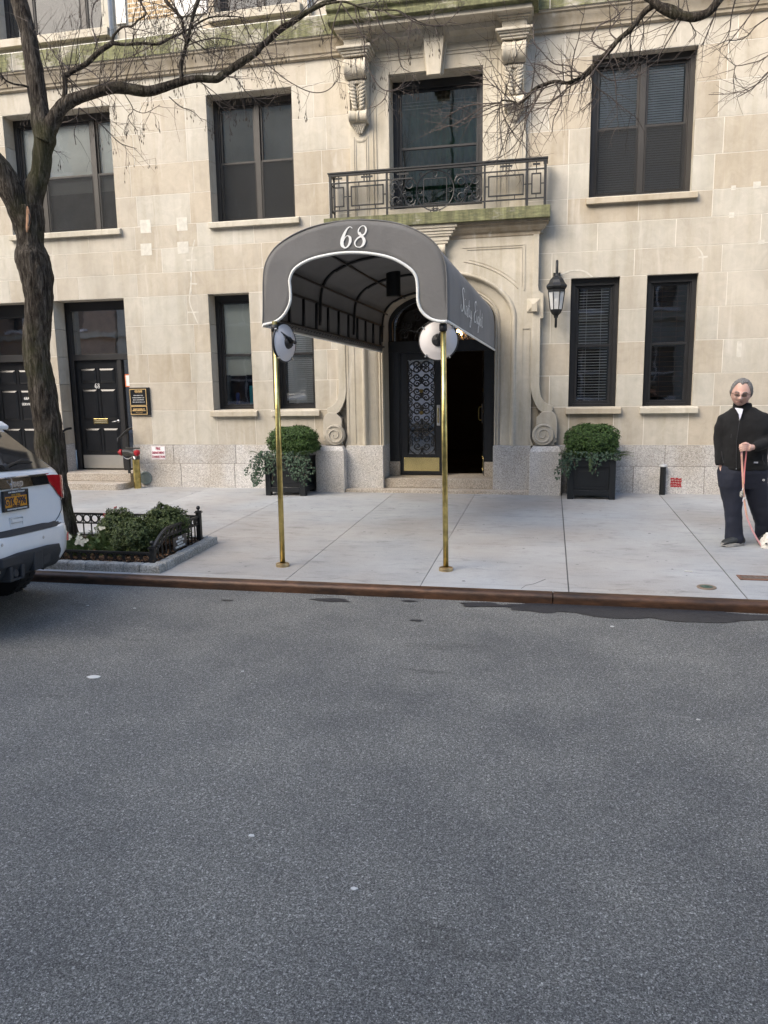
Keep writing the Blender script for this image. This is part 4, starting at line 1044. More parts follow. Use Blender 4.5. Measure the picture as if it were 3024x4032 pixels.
b = MB(); b.quad((-8.2,yd+.2,2.2),(-6.7,yd+.2,2.2),(-6.7,yd+.2,3.26),(-8.2,yd+.2,3.26)); b.build('transom_reflection', simple('olive_reflection', (.40,.38,.31), .9), SF)  # olive sheet behind the glass paints in the reflected facade opposite
b = MB(); b.quad((-7.12,yd+.02,.45),(-6.90,yd+.02,.45),(-6.90,yd+.02,2.30),(-7.12,yd+.02,2.30)); b.build('sidelight_pane', M['glass_strong'], SF)
b = MB(); b.quad((-7.3,yd+.5,.4),(-6.7,yd+.5,.4),(-6.7,yd+.5,2.4),(-7.3,yd+.5,2.4)); b.build('hall', simple('hall_grey', (.07,.07,.065), .9), SF)
b = MB(); b.box(-7.07,-6.93,yd+.006,yd+.012,1.86,2.04); b.build('notice', simple('white_notice', (.62,.66,.66), .6), SF)
b = MB()
for (p,q,r_,s_) in ((-7.085,-6.915,2.04,2.055),(-7.085,-6.915,1.845,1.86),(-7.085,-7.07,1.86,2.04),(-6.93,-6.915,1.86,2.04)): b.box(p,q,yd+.004,yd+.014,r_,s_)
b.build('notice_border', simple('orange_border', (.62,.14,.03), .6), SF)
# far-left black doorway
b = MB(); yl = 11.92
b.box(-9.72,-9.60,yl-.02,yl+.1,.42,3.264); b.box(-8.72,-8.605,yl-.02,yl+.1,.42,3.264); b.box(-9.60,-8.72,yl-.02,yl+.1,3.05,3.264); b.box(-9.60,-8.72,yl-.05,yl+.1,2.30,2.42)
LF = b.build('service_entrance_frame', M['frame_black'], BLD, bevel=.004, seg=1)
dr = six_panel(-9.595,-8.725,.44,2.295,yl+.03,LF)
b = MB(); b.quad((-9.60,yl+.03,2.42),(-8.72,yl+.03,2.42),(-8.72,yl+.03,3.05),(-9.60,yl+.03,3.05)); b.build('transom_pane', M['glass'], LF)
b = MB(); b.quad((-9.7,yl+.3,.4),(-8.6,yl+.3,.4),(-8.6,yl+.3,3.2),(-9.7,yl+.3,3.2)); b.build('hall', M['dark_room'], LF)
b = MB(); put_text(b, [('68A',.07,0,.05,1,0),('SERVICE',.06,0,-.05,1,0)], FACE((-9.0,yl+.012,1.62))); b.build('door_lettering', M['white_letter'], dr)
# handrails
def handrail(x, label):
    o = thing('handrail', label, 'handrail')
    b = MB(); b.box(x-.017,x+.017,11.46,11.495,.28,1.10); b.build('post', M['iron'], o)
    b = MB(); b.tube(spline([(x,11.20,1.01),(x,11.26,1.035),(x,11.42,1.10),(x,11.56,1.15),(x,11.70,1.16)],4), .020, 8); b.tube([(x,11.20,1.01),(x,11.20,.95)], .012, 6); b.build('rail', M['iron'], o, smooth=True)
handrail(-6.84, 'black iron handrail right of the black panelled door, behind the red capped standpipe')
handrail(-8.02, 'black iron handrail left of the black panelled door, partly behind the tree trunk')

# ================================================================= signs on the wall
def sign_pts(): pass
o = thing('plaque', 'black wall plaque with gold frames and names beside the left door', 'plaque')
b = MB(); b.box(-6.80,-6.44,W-.035,W-.001,1.375,1.83); b.build('backboard', M['black_paint'], o, bevel=.004)
b = MB()
def fr(x0,x1,z0,z1,w=.008,y=W-.042):
    for (p,q,r_,s_) in ((x0,x1,z0,z0+w),(x0,x1,z1-w,z1),(x0,x0+w,z0+w,z1-w),(x1-w,x1,z0+w,z1-w)): b.box(p,q,y,W-.034,r_,s_)
fr(-6.785,-6.487,1.535,1.805); fr(-6.785,-6.487,1.39,1.525); b.build('gold_frame', M['gold_letter'], o)
b = MB(); F_ = FACE((-6.636,W-.0365,0))
put_text(b, [('5TH PARK',.030,.01,1.770,1.0,.0015),('DERMATOLOGY',.018,.01,1.748,1.0,0),('SUSAN E. BINDER, MD',.022,0,1.477,.98,.001),('BINDER DERMATOLOGY',.022,0,1.452,.98,.001),('GENERAL & COSMETIC',.012,0,1.425,1,0)], F_); b.build('gold_lettering', M['gold_letter'], o)
b = MB(); put_text(b, [('LEON HAMLETT, MD',.018,0,1.700,1,0),('HEYDEMAN BREMNER E, MD',.018,0,1.663,.95,0),('ERIC B. GOLDSTEIN, MD',.018,0,1.628,1,0),('THIRD CAREER PARTNERS LLC, PSY',.015,0,1.592,.95,0)], F_); b.build('white_lettering', M['white_letter'], o)
o = thing('notice_sign', 'white metal sign with red words about the fire connection on the granite base', 'sign')
b = MB(); b.box(-6.465,-6.213,G0-.006,G0-.001,.645,.868); b.build('plate', simple('white_sign', (.70,.69,.69), .5), o, bevel=.002)
b = MB(); 
for (p,q,r_,s_) in ((-6.458,-6.22,.652,.654),(-6.458,-6.22,.859,.861),(-6.458,-6.456,.652,.861),(-6.222,-6.22,.652,.861)): b.box(p,q,G0-.0068,G0-.0058,r_,s_)
put_text(b, [('FIRE',.062,0,.825,.72,.001),('DEPARTMENT',.058,0,.756,.60,.001),('CONNECTION',.058,0,.688,.60,.001)], FACE((-6.339,G0-.0085,0))); b.build('lettering', simple('sign_red', (.36,.05,.09), .6), o)
# red painted-over stencil on the granite
b = MB(); rn = random.Random(5)
for row in range(4):
    z = .405-.036*row; L_ = []
    for k in range(16):
        L_.append((1.715+.15*k/15*1.0+(.005 if row % 2 else 0), z+.007*rn.uniform(-1,1)))
    pts = spline([(p[0],0,p[1]) for p in L_], 3)
    for i in range(len(pts)-1):
        h0 = .010+.005*noise.noise(pts[i]*60); h1 = .010+.005*noise.noise(pts[i+1]*60); y = G0-.0015-.0002*row
        b.quad((pts[i].x,y,pts[i].z-h0),(pts[i+1].x,y,pts[i+1].z-h1),(pts[i+1].x,y,pts[i+1].z+h1),(pts[i].x,y,pts[i].z+h0))
for k in range(7): 
    x = 1.72+.022*k; b.quad((x,G0-.0025,.29),(x+.012,G0-.0025,.30),(x+.014,G0-.0025,.412),(x+.004,G0-.0025,.405))
o_ = b.build('painted_mark', M['red_paint'], BLD)
# standpipe connection
o = thing('standpipe', 'brass fire standpipe with two red caps and chains by the left steps', 'standpipe')
x, y = -6.66, 11.40; z0 = sw(y)
b = MB(); b.lathe([(.058,z0-.01),(.058,.70)], (x,y,0), 20); b.build('pipe', M['brass'], o, smooth=True)
b = MB(); b.lathe([(.062,.66),(.066,.70),(.05,.76),(.04,.79)], (x,y,0), 20); b.tube([(x,y,.73),(x-.11,y-.02,.78),(x-.20,y-.06,.785)], [.055,.055,.05], 14); b.tube([(x-.02,y,.73),(x+.05,y-.05,.775),(x+.09,y-.11,.78)], [.055,.055,.05], 14); b.tube([(x-.17,y-.0,.845),(x+.08,y,.845)], .012, 6); b.build('body', simple('tarnished_metal', (.10,.095,.085), .45, .7), o, auto=40)
for (cx, cy, d_) in ((x-.215,y-.07,(-1,-.25,0)),(x+.10,y-.125,(.35,-1,0))):
    b = MB(); d_ = Vector(d_).normalized(); c_ = Vector((cx,cy,.783))
    b.tube([c_-d_*.01,c_+d_*.025,c_+d_*.032], [.050,.050,.038], 16); b.tube([c_+d_*.03,c_+d_*.055], .018, 8)
    for k in range(3): a_ = k*2.1+.4; u = d_.cross(Vector((0,0,1))); b.ball(tuple(c_+u*.047*math.cos(a_)+Vector((0,0,.047*math.sin(a_)))), .011, 6, 5)
    b.build('cap', M['red_paint'], o, auto=50)
b = MB()
for (a, c_) in (((x-.215,y-.07,.74),(x-.02,y-.055,.72)),((x+.08,y-.12,.74),(x,y-.06,.72))):
    P = [Vector(a).lerp(Vector(c_), k/14) - Vector((0,0,.055*math.sin(PI*k/14))) for k in range(15)]; b.tube(P, .0055, 4)
b.build('chain', M['silver'], o)
# round wall cap
b = MB(); cx, cz = -6.595, .335
b.lathe([(.11,G0),(.112,G0-.02),(.098,G0-.026),(.094,G0-.016),(.001,G0-.016)], (cx,0,cz), 32, 'y')
for rr in (.02,.04,.06,.08): circ(b, cx, cz, rr, rr, G0-.018, .004, 24)
for k in range(12): a_ = k*PI/6; b.tube([(cx+.015*math.cos(a_),G0-.018,cz+.015*math.sin(a_)),(cx+.092*math.cos(a_),G0-.018,cz+.092*math.sin(a_))], .004, 4)
thing('wall_cap', 'round grey-green cast metal cap low on the granite base right of the standpipe', 'wall_fitting', mb=b, mat=simple('grey_green_metal', (.20,.24,.23), .6, .3), auto=40)
# black pipe bollard
o = thing('bollard', 'black pipe post with a pale dome cap standing against the granite base', 'bollard')
x, y = 1.60, 11.50; z0 = sw(y)
b = MB(); b.lathe([(.043,z0-.01),(.040,.585)], (x,y,0), 18); b.build('post', M['iron'], o, smooth=True)
b = MB(); b.lathe([(.045,.585),(.062,.592),(.058,.606),(.03,.622),(.001,.628)], (x,y,0), 18); b.build('cap', simple('grey_cap', (.42,.43,.43), .5), o, smooth=True)

# ================================================================= wall lantern
o = thing('wall_lantern', 'black coach lantern with glass panes fixed to the wall right of the arch', 'lantern')
lx, ly, k_ = .052, 11.31, 1.0
def hexring(r, z, n=8): return [(lx+r*math.cos(2*PI*(i+.5)/n), ly+r*math.sin(2*PI*(i+.5)/n), z) for i in range(n)]
def hexloft(mb, prof, n=8):
    b0 = len(mb.v)
    for (r,z) in prof: mb.v += hexring(r,z,n)
    for j in range(len(prof)-1):
        for i in range(n): i2 = (i+1)%n; mb.face(b0+j*n+i,b0+j*n+i2,b0+(j+1)*n+i2,b0+(j+1)*n+i)
    mb.face(*[b0+i for i in range(n)][::-1]); mb.face(*[b0+(len(prof)-1)*n+i for i in range(n)])
b = MB(); hexloft(b, [(.115,3.085),(.140,3.10),(.152,3.125),(.150,3.14),(.118,3.175),(.10,3.215),(.065,3.25),(.030,3.275),(.024,3.30)]); b.build('roof', M['iron'], o, bevel=.003)
b = MB(); b.tube(spline([(lx,ly,3.29),(lx,ly,3.40),(lx,ly+.05,3.475),(lx,ly+.12,3.46),(lx,ly+.17,3.40),(lx,ly+.19,3.28)],6), .019, 10)
b.build('bracket', M['iron'], o, auto=40); b = MB(); b.tube(spline([(lx,ly,2.80),(lx,ly+.0,2.68),(lx,ly+.02,2.60),(lx,ly+.06,2.585)],6), .018, 10); b.build('finial', M['iron'], o, auto=40); b = MB(); b.box(lx-.05,lx+.05,W-.03,W-.002,3.0,3.35); b.bar((lx,ly+.19,3.28),(lx,W-.02,3.2),.03); b.build('wall_plate', M['iron'], o, smooth=False, auto=40)
b = MB(); hexloft(b, [(.125,3.05),(.128,3.085)]); hexloft(b, [(.090,2.815),(.088,2.80),(.070,2.765),(.035,2.735),(.030,2.70)])
for (p,q) in zip(hexring(.122,3.055),hexring(.088,2.815)): b.bar(p,q,.012)
b.build('cage', M['iron'], o, bevel=.002, seg=1)
t = NT('frosted_glass'); pb_ = t.n('BsdfPrincipled'); pb_.inputs['Base Color'].default_value = (.75,.78,.80,1); pb_.inputs['Roughness'].default_value = .25; pb_.inputs['Alpha'].default_value = .42; t.l(pb_.outputs[0], t.out.inputs[0])
b = MB(); hr1, hr0 = hexring(.118,3.05), hexring(.085,2.817)
for i in range(8): b.quad(hr0[i],hr0[(i+1)%8],hr1[(i+1)%8],hr1[i])
b.build('pane', t.m, o)
b = MB(); b.ball((lx,ly,2.93), .028, 10, 8, (1,1,1.5)); b.build('bulb', simple('unlit_bulb', (.75,.72,.65), .2), o, smooth=True)

# ================================================================= awning
aw = thing('awning', 'grey barrel awning with the white number and script over the entrance, on brass poles', 'awning')
def cloth(name, c, c2, r=.88):
    t = NT(name); n0 = t.noise(1.6, 5, .6, sc=(1,1,.5)); w_ = t.noise(260, 2, .5)
    a = t.mix(c, c2, t.ramp(n0, [(.35, 0.0), (.65, 1.0)])); return t.bsdf(a, r, 0, bump=t.math('ADD', t.noise(3.5, 4, .6, sc=(1,.5,1)), t.math('MULTIPLY', t.noise(240, 2, .5), .05)), bstr=.35, bdist=.04, spec=.2, sheen=.1)
M['canvas'] = cloth('grey_canvas', (.150,.147,.143), (.185,.180,.175))
YA0, YA1 = 6.86, 11.50
outer = [(-2.616,2.377),(-2.605,2.56),(-2.594,2.783),(-2.56,2.928),(-2.456,3.057),(-2.26,3.163),(-2.03,3.222),(-1.755,3.243),(-1.48,3.222),(-1.25,3.163),(-1.06,3.057),(-.95,2.928),(-.91,2.783),(-.902,2.56),(-.899,2.362)]
def prof_o(s, y):          # s in 0..1 along outer profile
    P = prof_o.P; i = min(int(s*(len(P)-1)), len(P)-2); f = s*(len(P)-1)-i; p = P[i].lerp(P[i+1], f)
    v = (y-YA0)/(YA1-YA0); x = p.x; z = p.z
    xn = (x+1.755)*.985-1.755+.105*v if v > 0 else x
    xb = (x+1.755)*(1-.015*v)-1.755+.10*v
    return Vector((xb, y, z-.065*v))
prof_o.P = spline([(x,0,z) for x,z in outer], 6)
b = MB(); NS = 84
b.grid(lambda u, v: (lambda p: (p.x,p.y,p.z-(.012*math.sin(v*PI*3)**2 if .25 < u < .75 else 0)))(prof_o(u, YA0+(YA1-YA0)*v)), NS, 24)
can = b.build('canopy', M['canvas'], aw, smooth=True)
m_ = can.modifiers.new('solid', 'SOLIDIFY'); m_.thickness = .006; m_.offset = -1
inner = [(-2.612,2.372),(-2.50,2.394),(-2.416,2.446),(-2.355,2.534),(-2.336,2.608),(-2.338,2.697),(-2.338,2.772),(-2.287,2.858),(-2.157,2.925),(-1.998,2.958),(-1.841,2.972),(-1.687,2.967),(-1.534,2.945),(-1.382,2.902),(-1.247,2.824),(-1.18,2.75),(-1.162,2.649),(-1.16,2.534),(-1.13,2.446),(-1.055,2.379),(-.966,2.350),(-.901,2.350)]
PI_ = spline([(x,0,z) for x,z in inner], 4); nI = len(PI_)
b = MB()
lo = [prof_o.P[min(int(k/(nI-1)*(len(prof_o.P)-1)), len(prof_o.P)-1)] for k in range(nI)]
def resample(P, n):
    L = [0]
    for i in range(1,len(P)): L.append(L[-1]+(P[i]-P[i-1]).length)
    out = []
    for k in range(n):
        d = L[-1]*k/(n-1); i = max(j for j in range(len(L)) if L[j] <= d+1e-9); i = min(i, len(P)-2)
        out.append(P[i].lerp(P[i+1], (d-L[i])/max(1e-9, L[i+1]-L[i])))
    return out
A_, B_ = resample(prof_o.P, 100), resample(PI_, 100)
b.grid(lambda u, v: (lambda p: (p.x, YA0-.004+.004*noise.noise(p*3), p.z))(A_[int(round(u*99))].lerp(B_[int(round(u*99))], v)), 99, 6)
val = b.build('front_valance', M['canvas'], aw, smooth=True)
m_ = val.modifiers.new('solid', 'SOLIDIFY'); m_.thickness = .005
M['piping'] = simple('white_piping', (.74,.74,.70), .6, var=.05)
b = MB(); b.tube([(p.x,YA0-.010,p.z) for p in resample(PI_, 90)], .0135, 8); b.build('front_piping', M['piping'], aw, smooth=True)
# side valances: straight lower strip hanging below, with white edge
for s_, xs_ in ((-1,0.0),(1,1.0)):
    b = MB(); b.tube([prof_o(xs_, YA0+(YA1-YA0)*k/20)+Vector((0,0,-.012)) for k in range(21)], .013, 8); b.build('side_piping', M['piping'], aw, smooth=True)
b = MB()
b.tube([Vector((p.x,YA0-.008,p.z+.004)) for p in resample(prof_o.P, 60)], .006, 6)
b.build('edge_seam', M['canvas'], aw, smooth=True)
# poles
for (x, y, xt) in ((-2.504,6.83,-2.498),(-.922,6.887,-.945)):
    z0 = sw(y); b = MB(); b.tube([(x,y,z0),(xt,y+.02,2.40)], .0255, 18); pl = b.build('pole', M['brass'], aw, smooth=True)
    b = MB(); b.lathe([(.029,z0+.035),(.062,z0+.03),(.066,z0+.02),(.066,z0-.002)], (x,y,0), 24); b.build('base_flange', simple('brass_flange', (.48,.36,.20), .35, .8), pl, auto=40)
# pipe frame inside
b = MB()
for v in (.03,.34,.64,.97):
    y = YA0+(YA1-YA0)*v; b.tube([prof_o(s, y)*1.0+Vector((0,0,-.03)) if .3 < s < .7 else prof_o(s, y)+Vector((.03 if s < .5 else -.03,0,0)) for s in [i/60 for i in range(3,58)]], .016, 8)
for s in (.22,.36,.5,.64,.78):
    b.tube([prof_o(s, YA0+(YA1-YA0)*k/12)+Vector((.03 if s < .3 else (-.03 if s > .7 else 0),0,-.028)) for k in range(13)], .013, 6)
for xs_, dx in ((.0,.03),(1.0,-.03)):
    for dz in (.06,.36):
        b.tube([prof_o(xs_, YA0+(YA1-YA0)*k/12)+Vector((dx,0,dz)) for k in range(13)], .014, 6)
    for k in range(11):
        p = prof_o(xs_, YA0+(YA1-YA0)*(k+.5)/11)+Vector((dx,0,.06)); b.tube([p, p+Vector((0,0,.30))], .017, 6)
b.build('pipe_frame', M['iron'], aw, smooth=True)
b = MB()
for xs_, dx in ((.0,.035),(1.0,-.035)):
    for k in range(46):
        p = prof_o(xs_, YA0+.1+(YA1-YA0-.2)*k/45)+Vector((dx,0,.06)); q = p+Vector((-dx*.8,.05,-.035)); r_ = p+Vector((0,.09,.0)); b.tube([p,q,r_], .0035, 4)
b.build('lacing', M['black_plastic'], aw)
# lettering
def dig68(mb, M_, s):
    six = [(.98,1.33,.05),(.80,1.44,.05),(.58,1.28,.12),(.36,.92,.20),(.22,.55,.25),(.22,.22,.24),(.42,.03,.10),(.64,.14,.12),(.80,.42,.20),(.80,.70,.17),(.62,.84,.06),(.44,.72,.05),(.33,.50,.04)]
    e = [(1.72,.74,.06),(1.46,.90,.10),(1.42,1.18,.09),(1.62,1.42,.05),(1.86,1.42,.07),(1.98,1.18,.13),(1.86,.90,.10),(1.62,.76,.13),(1.34,.62,.10),(1.14,.34,.10),(1.24,.08,.06),(1.52,.02,.07),(1.76,.20,.18),(1.82,.50,.21),(1.62,.80,.16),(1.48,1.02,.14)]
    for pts in (six, e):
        st = len(mb.v); ribbon(mb, [((x-1.05)*s, (y-.72)*s, w*s) for x,y,w in pts], 7)
        for i in range(st, len(mb.v)): mb.v[i] = tuple(M_ @ Vector(mb.v[i]))
b = MB(); c_ = PY(1392, 934, 6.845); dig68(b, FACE((c_.x, 6.843, c_.z)), .125); b.build('number', M['white_letter'], aw)
b = MB(); S_ = []
def st(pts, ox=0, oy=0): S_.append([(x+ox, y+oy, w) for x,y,w in pts])
st([(.62,1.35,.03),(.40,1.55,.05),(.22,1.38,.07),(.30,1.05,.10),(.44,.70,.12),(.36,.30,.10),(.12,.10,.05),(-.05,.28,.05),(.02,.48,.03)])         # S
st([(.60,.62,.04),(.66,.30,.09),(.74,.06,.05),(.92,.35,.03)]); st([(.72,.95,.07),(.73,1.0,.07)])                                     # i
st([(.95,.60,.03),(1.06,.62,.07),(1.16,.10,.09),(1.30,.04,.03)]); st([(1.34,.62,.03),(1.18,.40,.04),(.98,.05,.04)])                    # x
st([(1.50,1.15,.04),(1.46,.60,.09),(1.50,.10,.07),(1.66,.25,.03)]); st([(1.36,.78,.03),(1.66,.80,.03)])                                # t
st([(1.72,.62,.04),(1.76,.20,.08),(1.92,.12,.04),(2.02,.40,.05),(2.04,.62,.06),(2.00,.10,.08),(1.86,-.45,.06),(1.70,-.42,.04),(1.82,-.10,.03),(2.16,.20,.03)])   # y
st([(3.22,1.30,.03),(3.02,1.50,.06),(2.78,1.32,.08),(2.84,.95,.06),(3.02,.84,.05),(2.78,.70,.07),(2.62,.32,.10),(2.80,.04,.06),(3.08,.20,.04)])  # E
st([(3.20,.60,.04),(3.26,.28,.09),(3.34,.06,.05),(3.46,.30,.03)]); st([(3.30,.95,.07),(3.31,1.0,.07)])
st([(3.78,.55,.04),(3.60,.62,.05),(3.50,.35,.08),(3.62,.10,.06),(3.80,.35,.04),(3.82,.62,.05),(3.80,.05,.09),(3.66,-.45,.05),(3.50,-.42,.03),(3.66,-.10,.03),(3.96,.22,.03)])
st([(4.08,1.25,.04),(4.02,.60,.09),(4.02,.06,.08)]); st([(4.04,.40,.03),(4.18,.60,.05),(4.28,.50,.08),(4.28,.10,.08),(4.42,.22,.03)])
st([(4.62,1.10,.04),(4.58,.55,.09),(4.62,.08,.07),(4.78,.22,.03)]); st([(4.46,.78,.03),(4.76,.80,.03)])
MS = lambda p: None
for stv in S_:
    s0 = len(b.v); ribbon(b, [(x*.33*.62, y*.33*.62*.88, w*.33*.62) for x,y,w in stv], 5)
    for i in range(s0, len(b.v)):
        x, y, _ = b.v[i]; yy = 7.72+x*2.05; p0 = prof_o(1.0, yy); b.v[i] = (p0.x+.006+.005*(y/.4), yy, p0.z+.15+y*.90)
b.build('script_lettering', M['white_letter'], aw)
# hanging box light inside the awning
b = MB(); p = PY(1549, 1115, 9.6); zt_ = 3.19
b.lathe([(.001,p.z+.16),(.09,p.z+.16),(.09,p.z-.16),(.001,p.z-.16)], (p.x,9.6,0), 16); b.tube([(p.x,9.6,p.z+.15),(p.x,9.6,zt_-.05)], .07, 12)
thing('downlight', 'black cylinder downlight hanging under the roof of the grey awning', 'light', mb=b, mat=M['iron'], auto=40)
# convex traffic mirrors (white backs)
def mirror(c, nrm, r, label, polex):
    o = thing('convex_mirror', label, 'mirror', 'round mirrors on the awning poles')
    nrm = Vector(nrm).normalized(); u = nrm.cross(Vector((0,0,1))).normalized(); v = u.cross(nrm)
    Mx = mat_axes(c, u, v, nrm)
    b = MB(); b.lathe([(.05,.040),(.10,.036),(r*.7,.022),(r*.97,.002)], (0,0,0), 40); xform(b, Mx); b.build('back', M['white_paint'], o, smooth=True)
    b = MB(); b.lathe([(r*.96,.006),(r,.004),(r*1.02,-.006),(r,-.016),(r*.95,-.014)], (0,0,0), 40); xform(b, Mx); b.build('rim', M['black_plastic'], o, smooth=True)
    b = MB(); b.lathe([(r*.96,-.012),(r*.7,-.05),(r*.35,-.072),(.001,-.08)], (0,0,0), 40); xform(b, Mx); b.build('mirror_face', M['chrome'], o, smooth=True)
    b = MB(); b.lathe([(.001,.066),(.045,.064),(.052,.058),(.056,.045),(.060,.036)], (0,0,0), 20); 
    for k in range(5): a_ = k*2*PI/5; b.ball((.038*math.cos(a_),.038*math.sin(a_),.066), .007, 6, 4)
    xform(b, Mx); b.build('hub', M['black_plastic'], o, auto=40)
    b = MB()
    for a_ in (R(40),R(140),R(235),R(310)): b = MB(); b.obox((r*.975*math.cos(a_),r*.975*math.sin(a_),.006),(.016*math.cos(a_),.016*math.sin(a_),0),(-.006*math.sin(a_),.006*math.cos(a_),0),(0,0,.010)); xform(b, Mx); b.build('rim_clip', M['silver'], o)
    b = MB(); h_ = Vector(c)+nrm*.066; e1 = h_+nrm*.05; b.tube([h_, e1], .010, 8); b.tube([e1, Vector(polex)], .009, 8); b.ball(tuple(e1), .018, 8, 6); b.tube([Vector(polex)-Vector((0,0,.03)),Vector(polex)+Vector((0,0,.03))], .035, 12); b.build('arm', M['black_plastic'], o, smooth=True)
cL = PY(1121, 1350, 6.95); cR = PY(1726, 1341, 7.10)
mirror(cL, (.96,-.28,.0), .178, 'white backed round mirror seen edge-on at the left awning pole', (-2.50,6.85,2.34))
mirror(cR, (.05,-1,.06), .182, 'white backed round mirror facing away behind the right awning pole', (-.944,6.905,2.30))
# ================================================================= buildings across the street (behind the camera, seen in the panes)
def far_building(x0, x1, h, m, label, pitch, ww, seed):
    o = thing('townhouse', label, 'building'); rn = random.Random(seed); yf = -7.6
    b = MB(); n = int((x1-x0-1)/pitch); cols_ = [x0+(x1-x0)/2+(k-(n-1)/2)*pitch for k in range(n)]
    rows = [z for z in [1.2+3.3*k for k in range(int((h-1.5)/3.3))]]
    xs_ = [x0]+sum([[c-ww/2,c+ww/2] for c in cols_], [])+[x1]
    for k in range(0,len(xs_),2): b.box(xs_[k],xs_[k+1],yf-.4,yf,.1,h)
    for c in cols_:
        zz = .1
        for r_ in rows: b.box(c-ww/2,c+ww/2,yf-.4,yf,zz,r_); zz = r_+1.9
        b.box(c-ww/2,c+ww/2,yf-.4,yf,zz,h)
    b.box(x0,x1,yf-8,yf-.41,.1,h-.2); w_ = b.build('wall', m, o)
    b = MB(); b.box(x0-.1,x1+.1,yf,yf+.45,h-.5,h+.2); b.box(x0,x1,yf,yf+.12,4.1,4.3); b.build('cornice', M['stone_trim'], o)
    b = MB(); g = MB()
    for c in cols_:
        for r_ in rows:
            b.box(c-ww/2,c+ww/2,yf-.25,yf-.18,r_+.9,r_+.97); b.box(c-.03,c+.03,yf-.25,yf-.18,r_,r_+1.9); b.box(c-ww/2-.1,c+ww/2+.1,yf-.1,yf+.08,r_-.12,r_); g.box(c-ww/2,c+ww/2,yf-.3,yf-.26,r_,r_+1.9)
    b.build('window_trim', M['white_paint'], o); g.build('window_glass', M['glass_far'], o)
t = NT('dark_reflective_glass'); M['glass_far'] = t.bsdf((.05,.06,.07), .05, spec=1.0)
M['brick_far'] = simple('tan_brick', (.34,.24,.17), .9)
far_building(-44,-19,15.5, M['brick_far'], 'tan brick townhouse across the street, far behind the camera to the left', 2.6, 1.2, 1)
far_building(-18.9,-4.0,14.2, M['stone'], 'cream stone townhouse across the street behind the camera', 3.0, 1.4, 2)
far_building(-3.9,9.0,14.0, limestone('grey_limestone', (.9,.92,.95)), 'grey limestone townhouse across the street behind the camera', 2.7, 1.3, 3)
far_building(9.1,32,14.5, M['brick_far'], 'tan brick townhouse across the street, far behind the camera to the right', 2.8, 1.3, 4)
# neighbours on this side, beyond the picture edges
for (x0, x1, h, m, lb) in ((-40,-15.1,13,M['brick_far'],'brick neighbour house beyond the left picture edge'),(6.6,36,12,M['stone'],'stone neighbour house beyond the right picture edge')):
    o = thing('neighbour_house', lb, 'building'); b = MB(); b.box(x0,x1,W+.05,W+8,.1,h); b.build('wall', m, o); b = MB(); b.box(x0,x1,W-.3,W+.05,h-.4,h); b.build('cornice', M['stone_trim'], o)
    b = MB(); n = int((x1-x0)/3)
    for k in range(n):
        for z in (1.2,4.4,7.6):
            xx = x0+1.5+3*k; b.box(xx-.6,xx+.6,W+.02,W+.049,z,z+1.8)
    b.build('window_glass', M['glass_far'], o)

# ================================================================= trees
def bark():
    t = NT('tree_bark')
    n = t.noise(9, 8, .74, sc=(3.4,3.4,.45), dist=.9); n2 = t.noise(45, 5, .7, sc=(1.6,1.6,.5)); mo = t.noise(2.3, 4, .6)
    a = t.ramp(n, [(.36, (.016,.012,.009)), (.48, (.060,.049,.038)), (.62, (.165,.142,.115))])
    a = t.mix(a, t.ramp(n2, [(.3, .65), (.7, 1.3)]), .9, 'MULTIPLY')
    a = t.mix(a, (.075,.080,.028), t.math('MULTIPLY', t.ramp(mo, [(.50, 0.0), (.66, 1.0)]), .38))
    hgt = t.math('ADD', n, t.math('MULTIPLY', n2, .35))
    return t.bsdf(a, .92, 0, bump=hgt, bstr=1.0, bdist=.05, spec=.15)
M['bark'] = bark(); M['twig'] = simple('twig_bark', (.075,.058,.048), .85, var=.35, vs=6); M['twig_far'] = M['twig']
M['pod'] = simple('dry_seed_pod', (.045,.032,.020), .8, var=.4, vs=30)
def limb_pts(pts, Y0, Y1=None):
    out = []; rr = []; n = len(pts); Y1 = Y0 if Y1 is None else Y1
    for i, (px, py, w) in enumerate(pts):
        Y = Y0+(Y1-Y0)*i/max(1,n-1); d = ray(px, py); k = Y/d.y; out.append(d*k+Vector((0,0,CAM_Z))); rr.append(w*.5*k/3004.22)
    return out, rr
def limb(mb, pts, Y0, Y1=None, n=12, sub=6, rough=.06):
    P, rr = limb_pts(pts, Y0, Y1)
    Q = spline(P, sub); Rr = [q.x for q in spline([(r,0,0) for r in rr], sub)]
    b0 = len(mb.v); mb.tube(Q, [max(.0015,r) for r in Rr], n)
    for i in range(len(Q)):
        for k in range(n):
            v = Vector(mb.v[b0+i*n+k]); c = Q[i]; d = v-c; f = 1+rough*1.3*noise.noise(v*6)+rough*1.1*abs(noise.noise(Vector((k*1.35+v.z*2.2,v.z*5.5,i*.01))))+rough*.8*noise.noise(Vector((v.x*34,v.y*34,v.z*10)))
            mb.v[b0+i*n+k] = tuple(c+d*f)
    return Q, Rr
rt = random.Random(77)
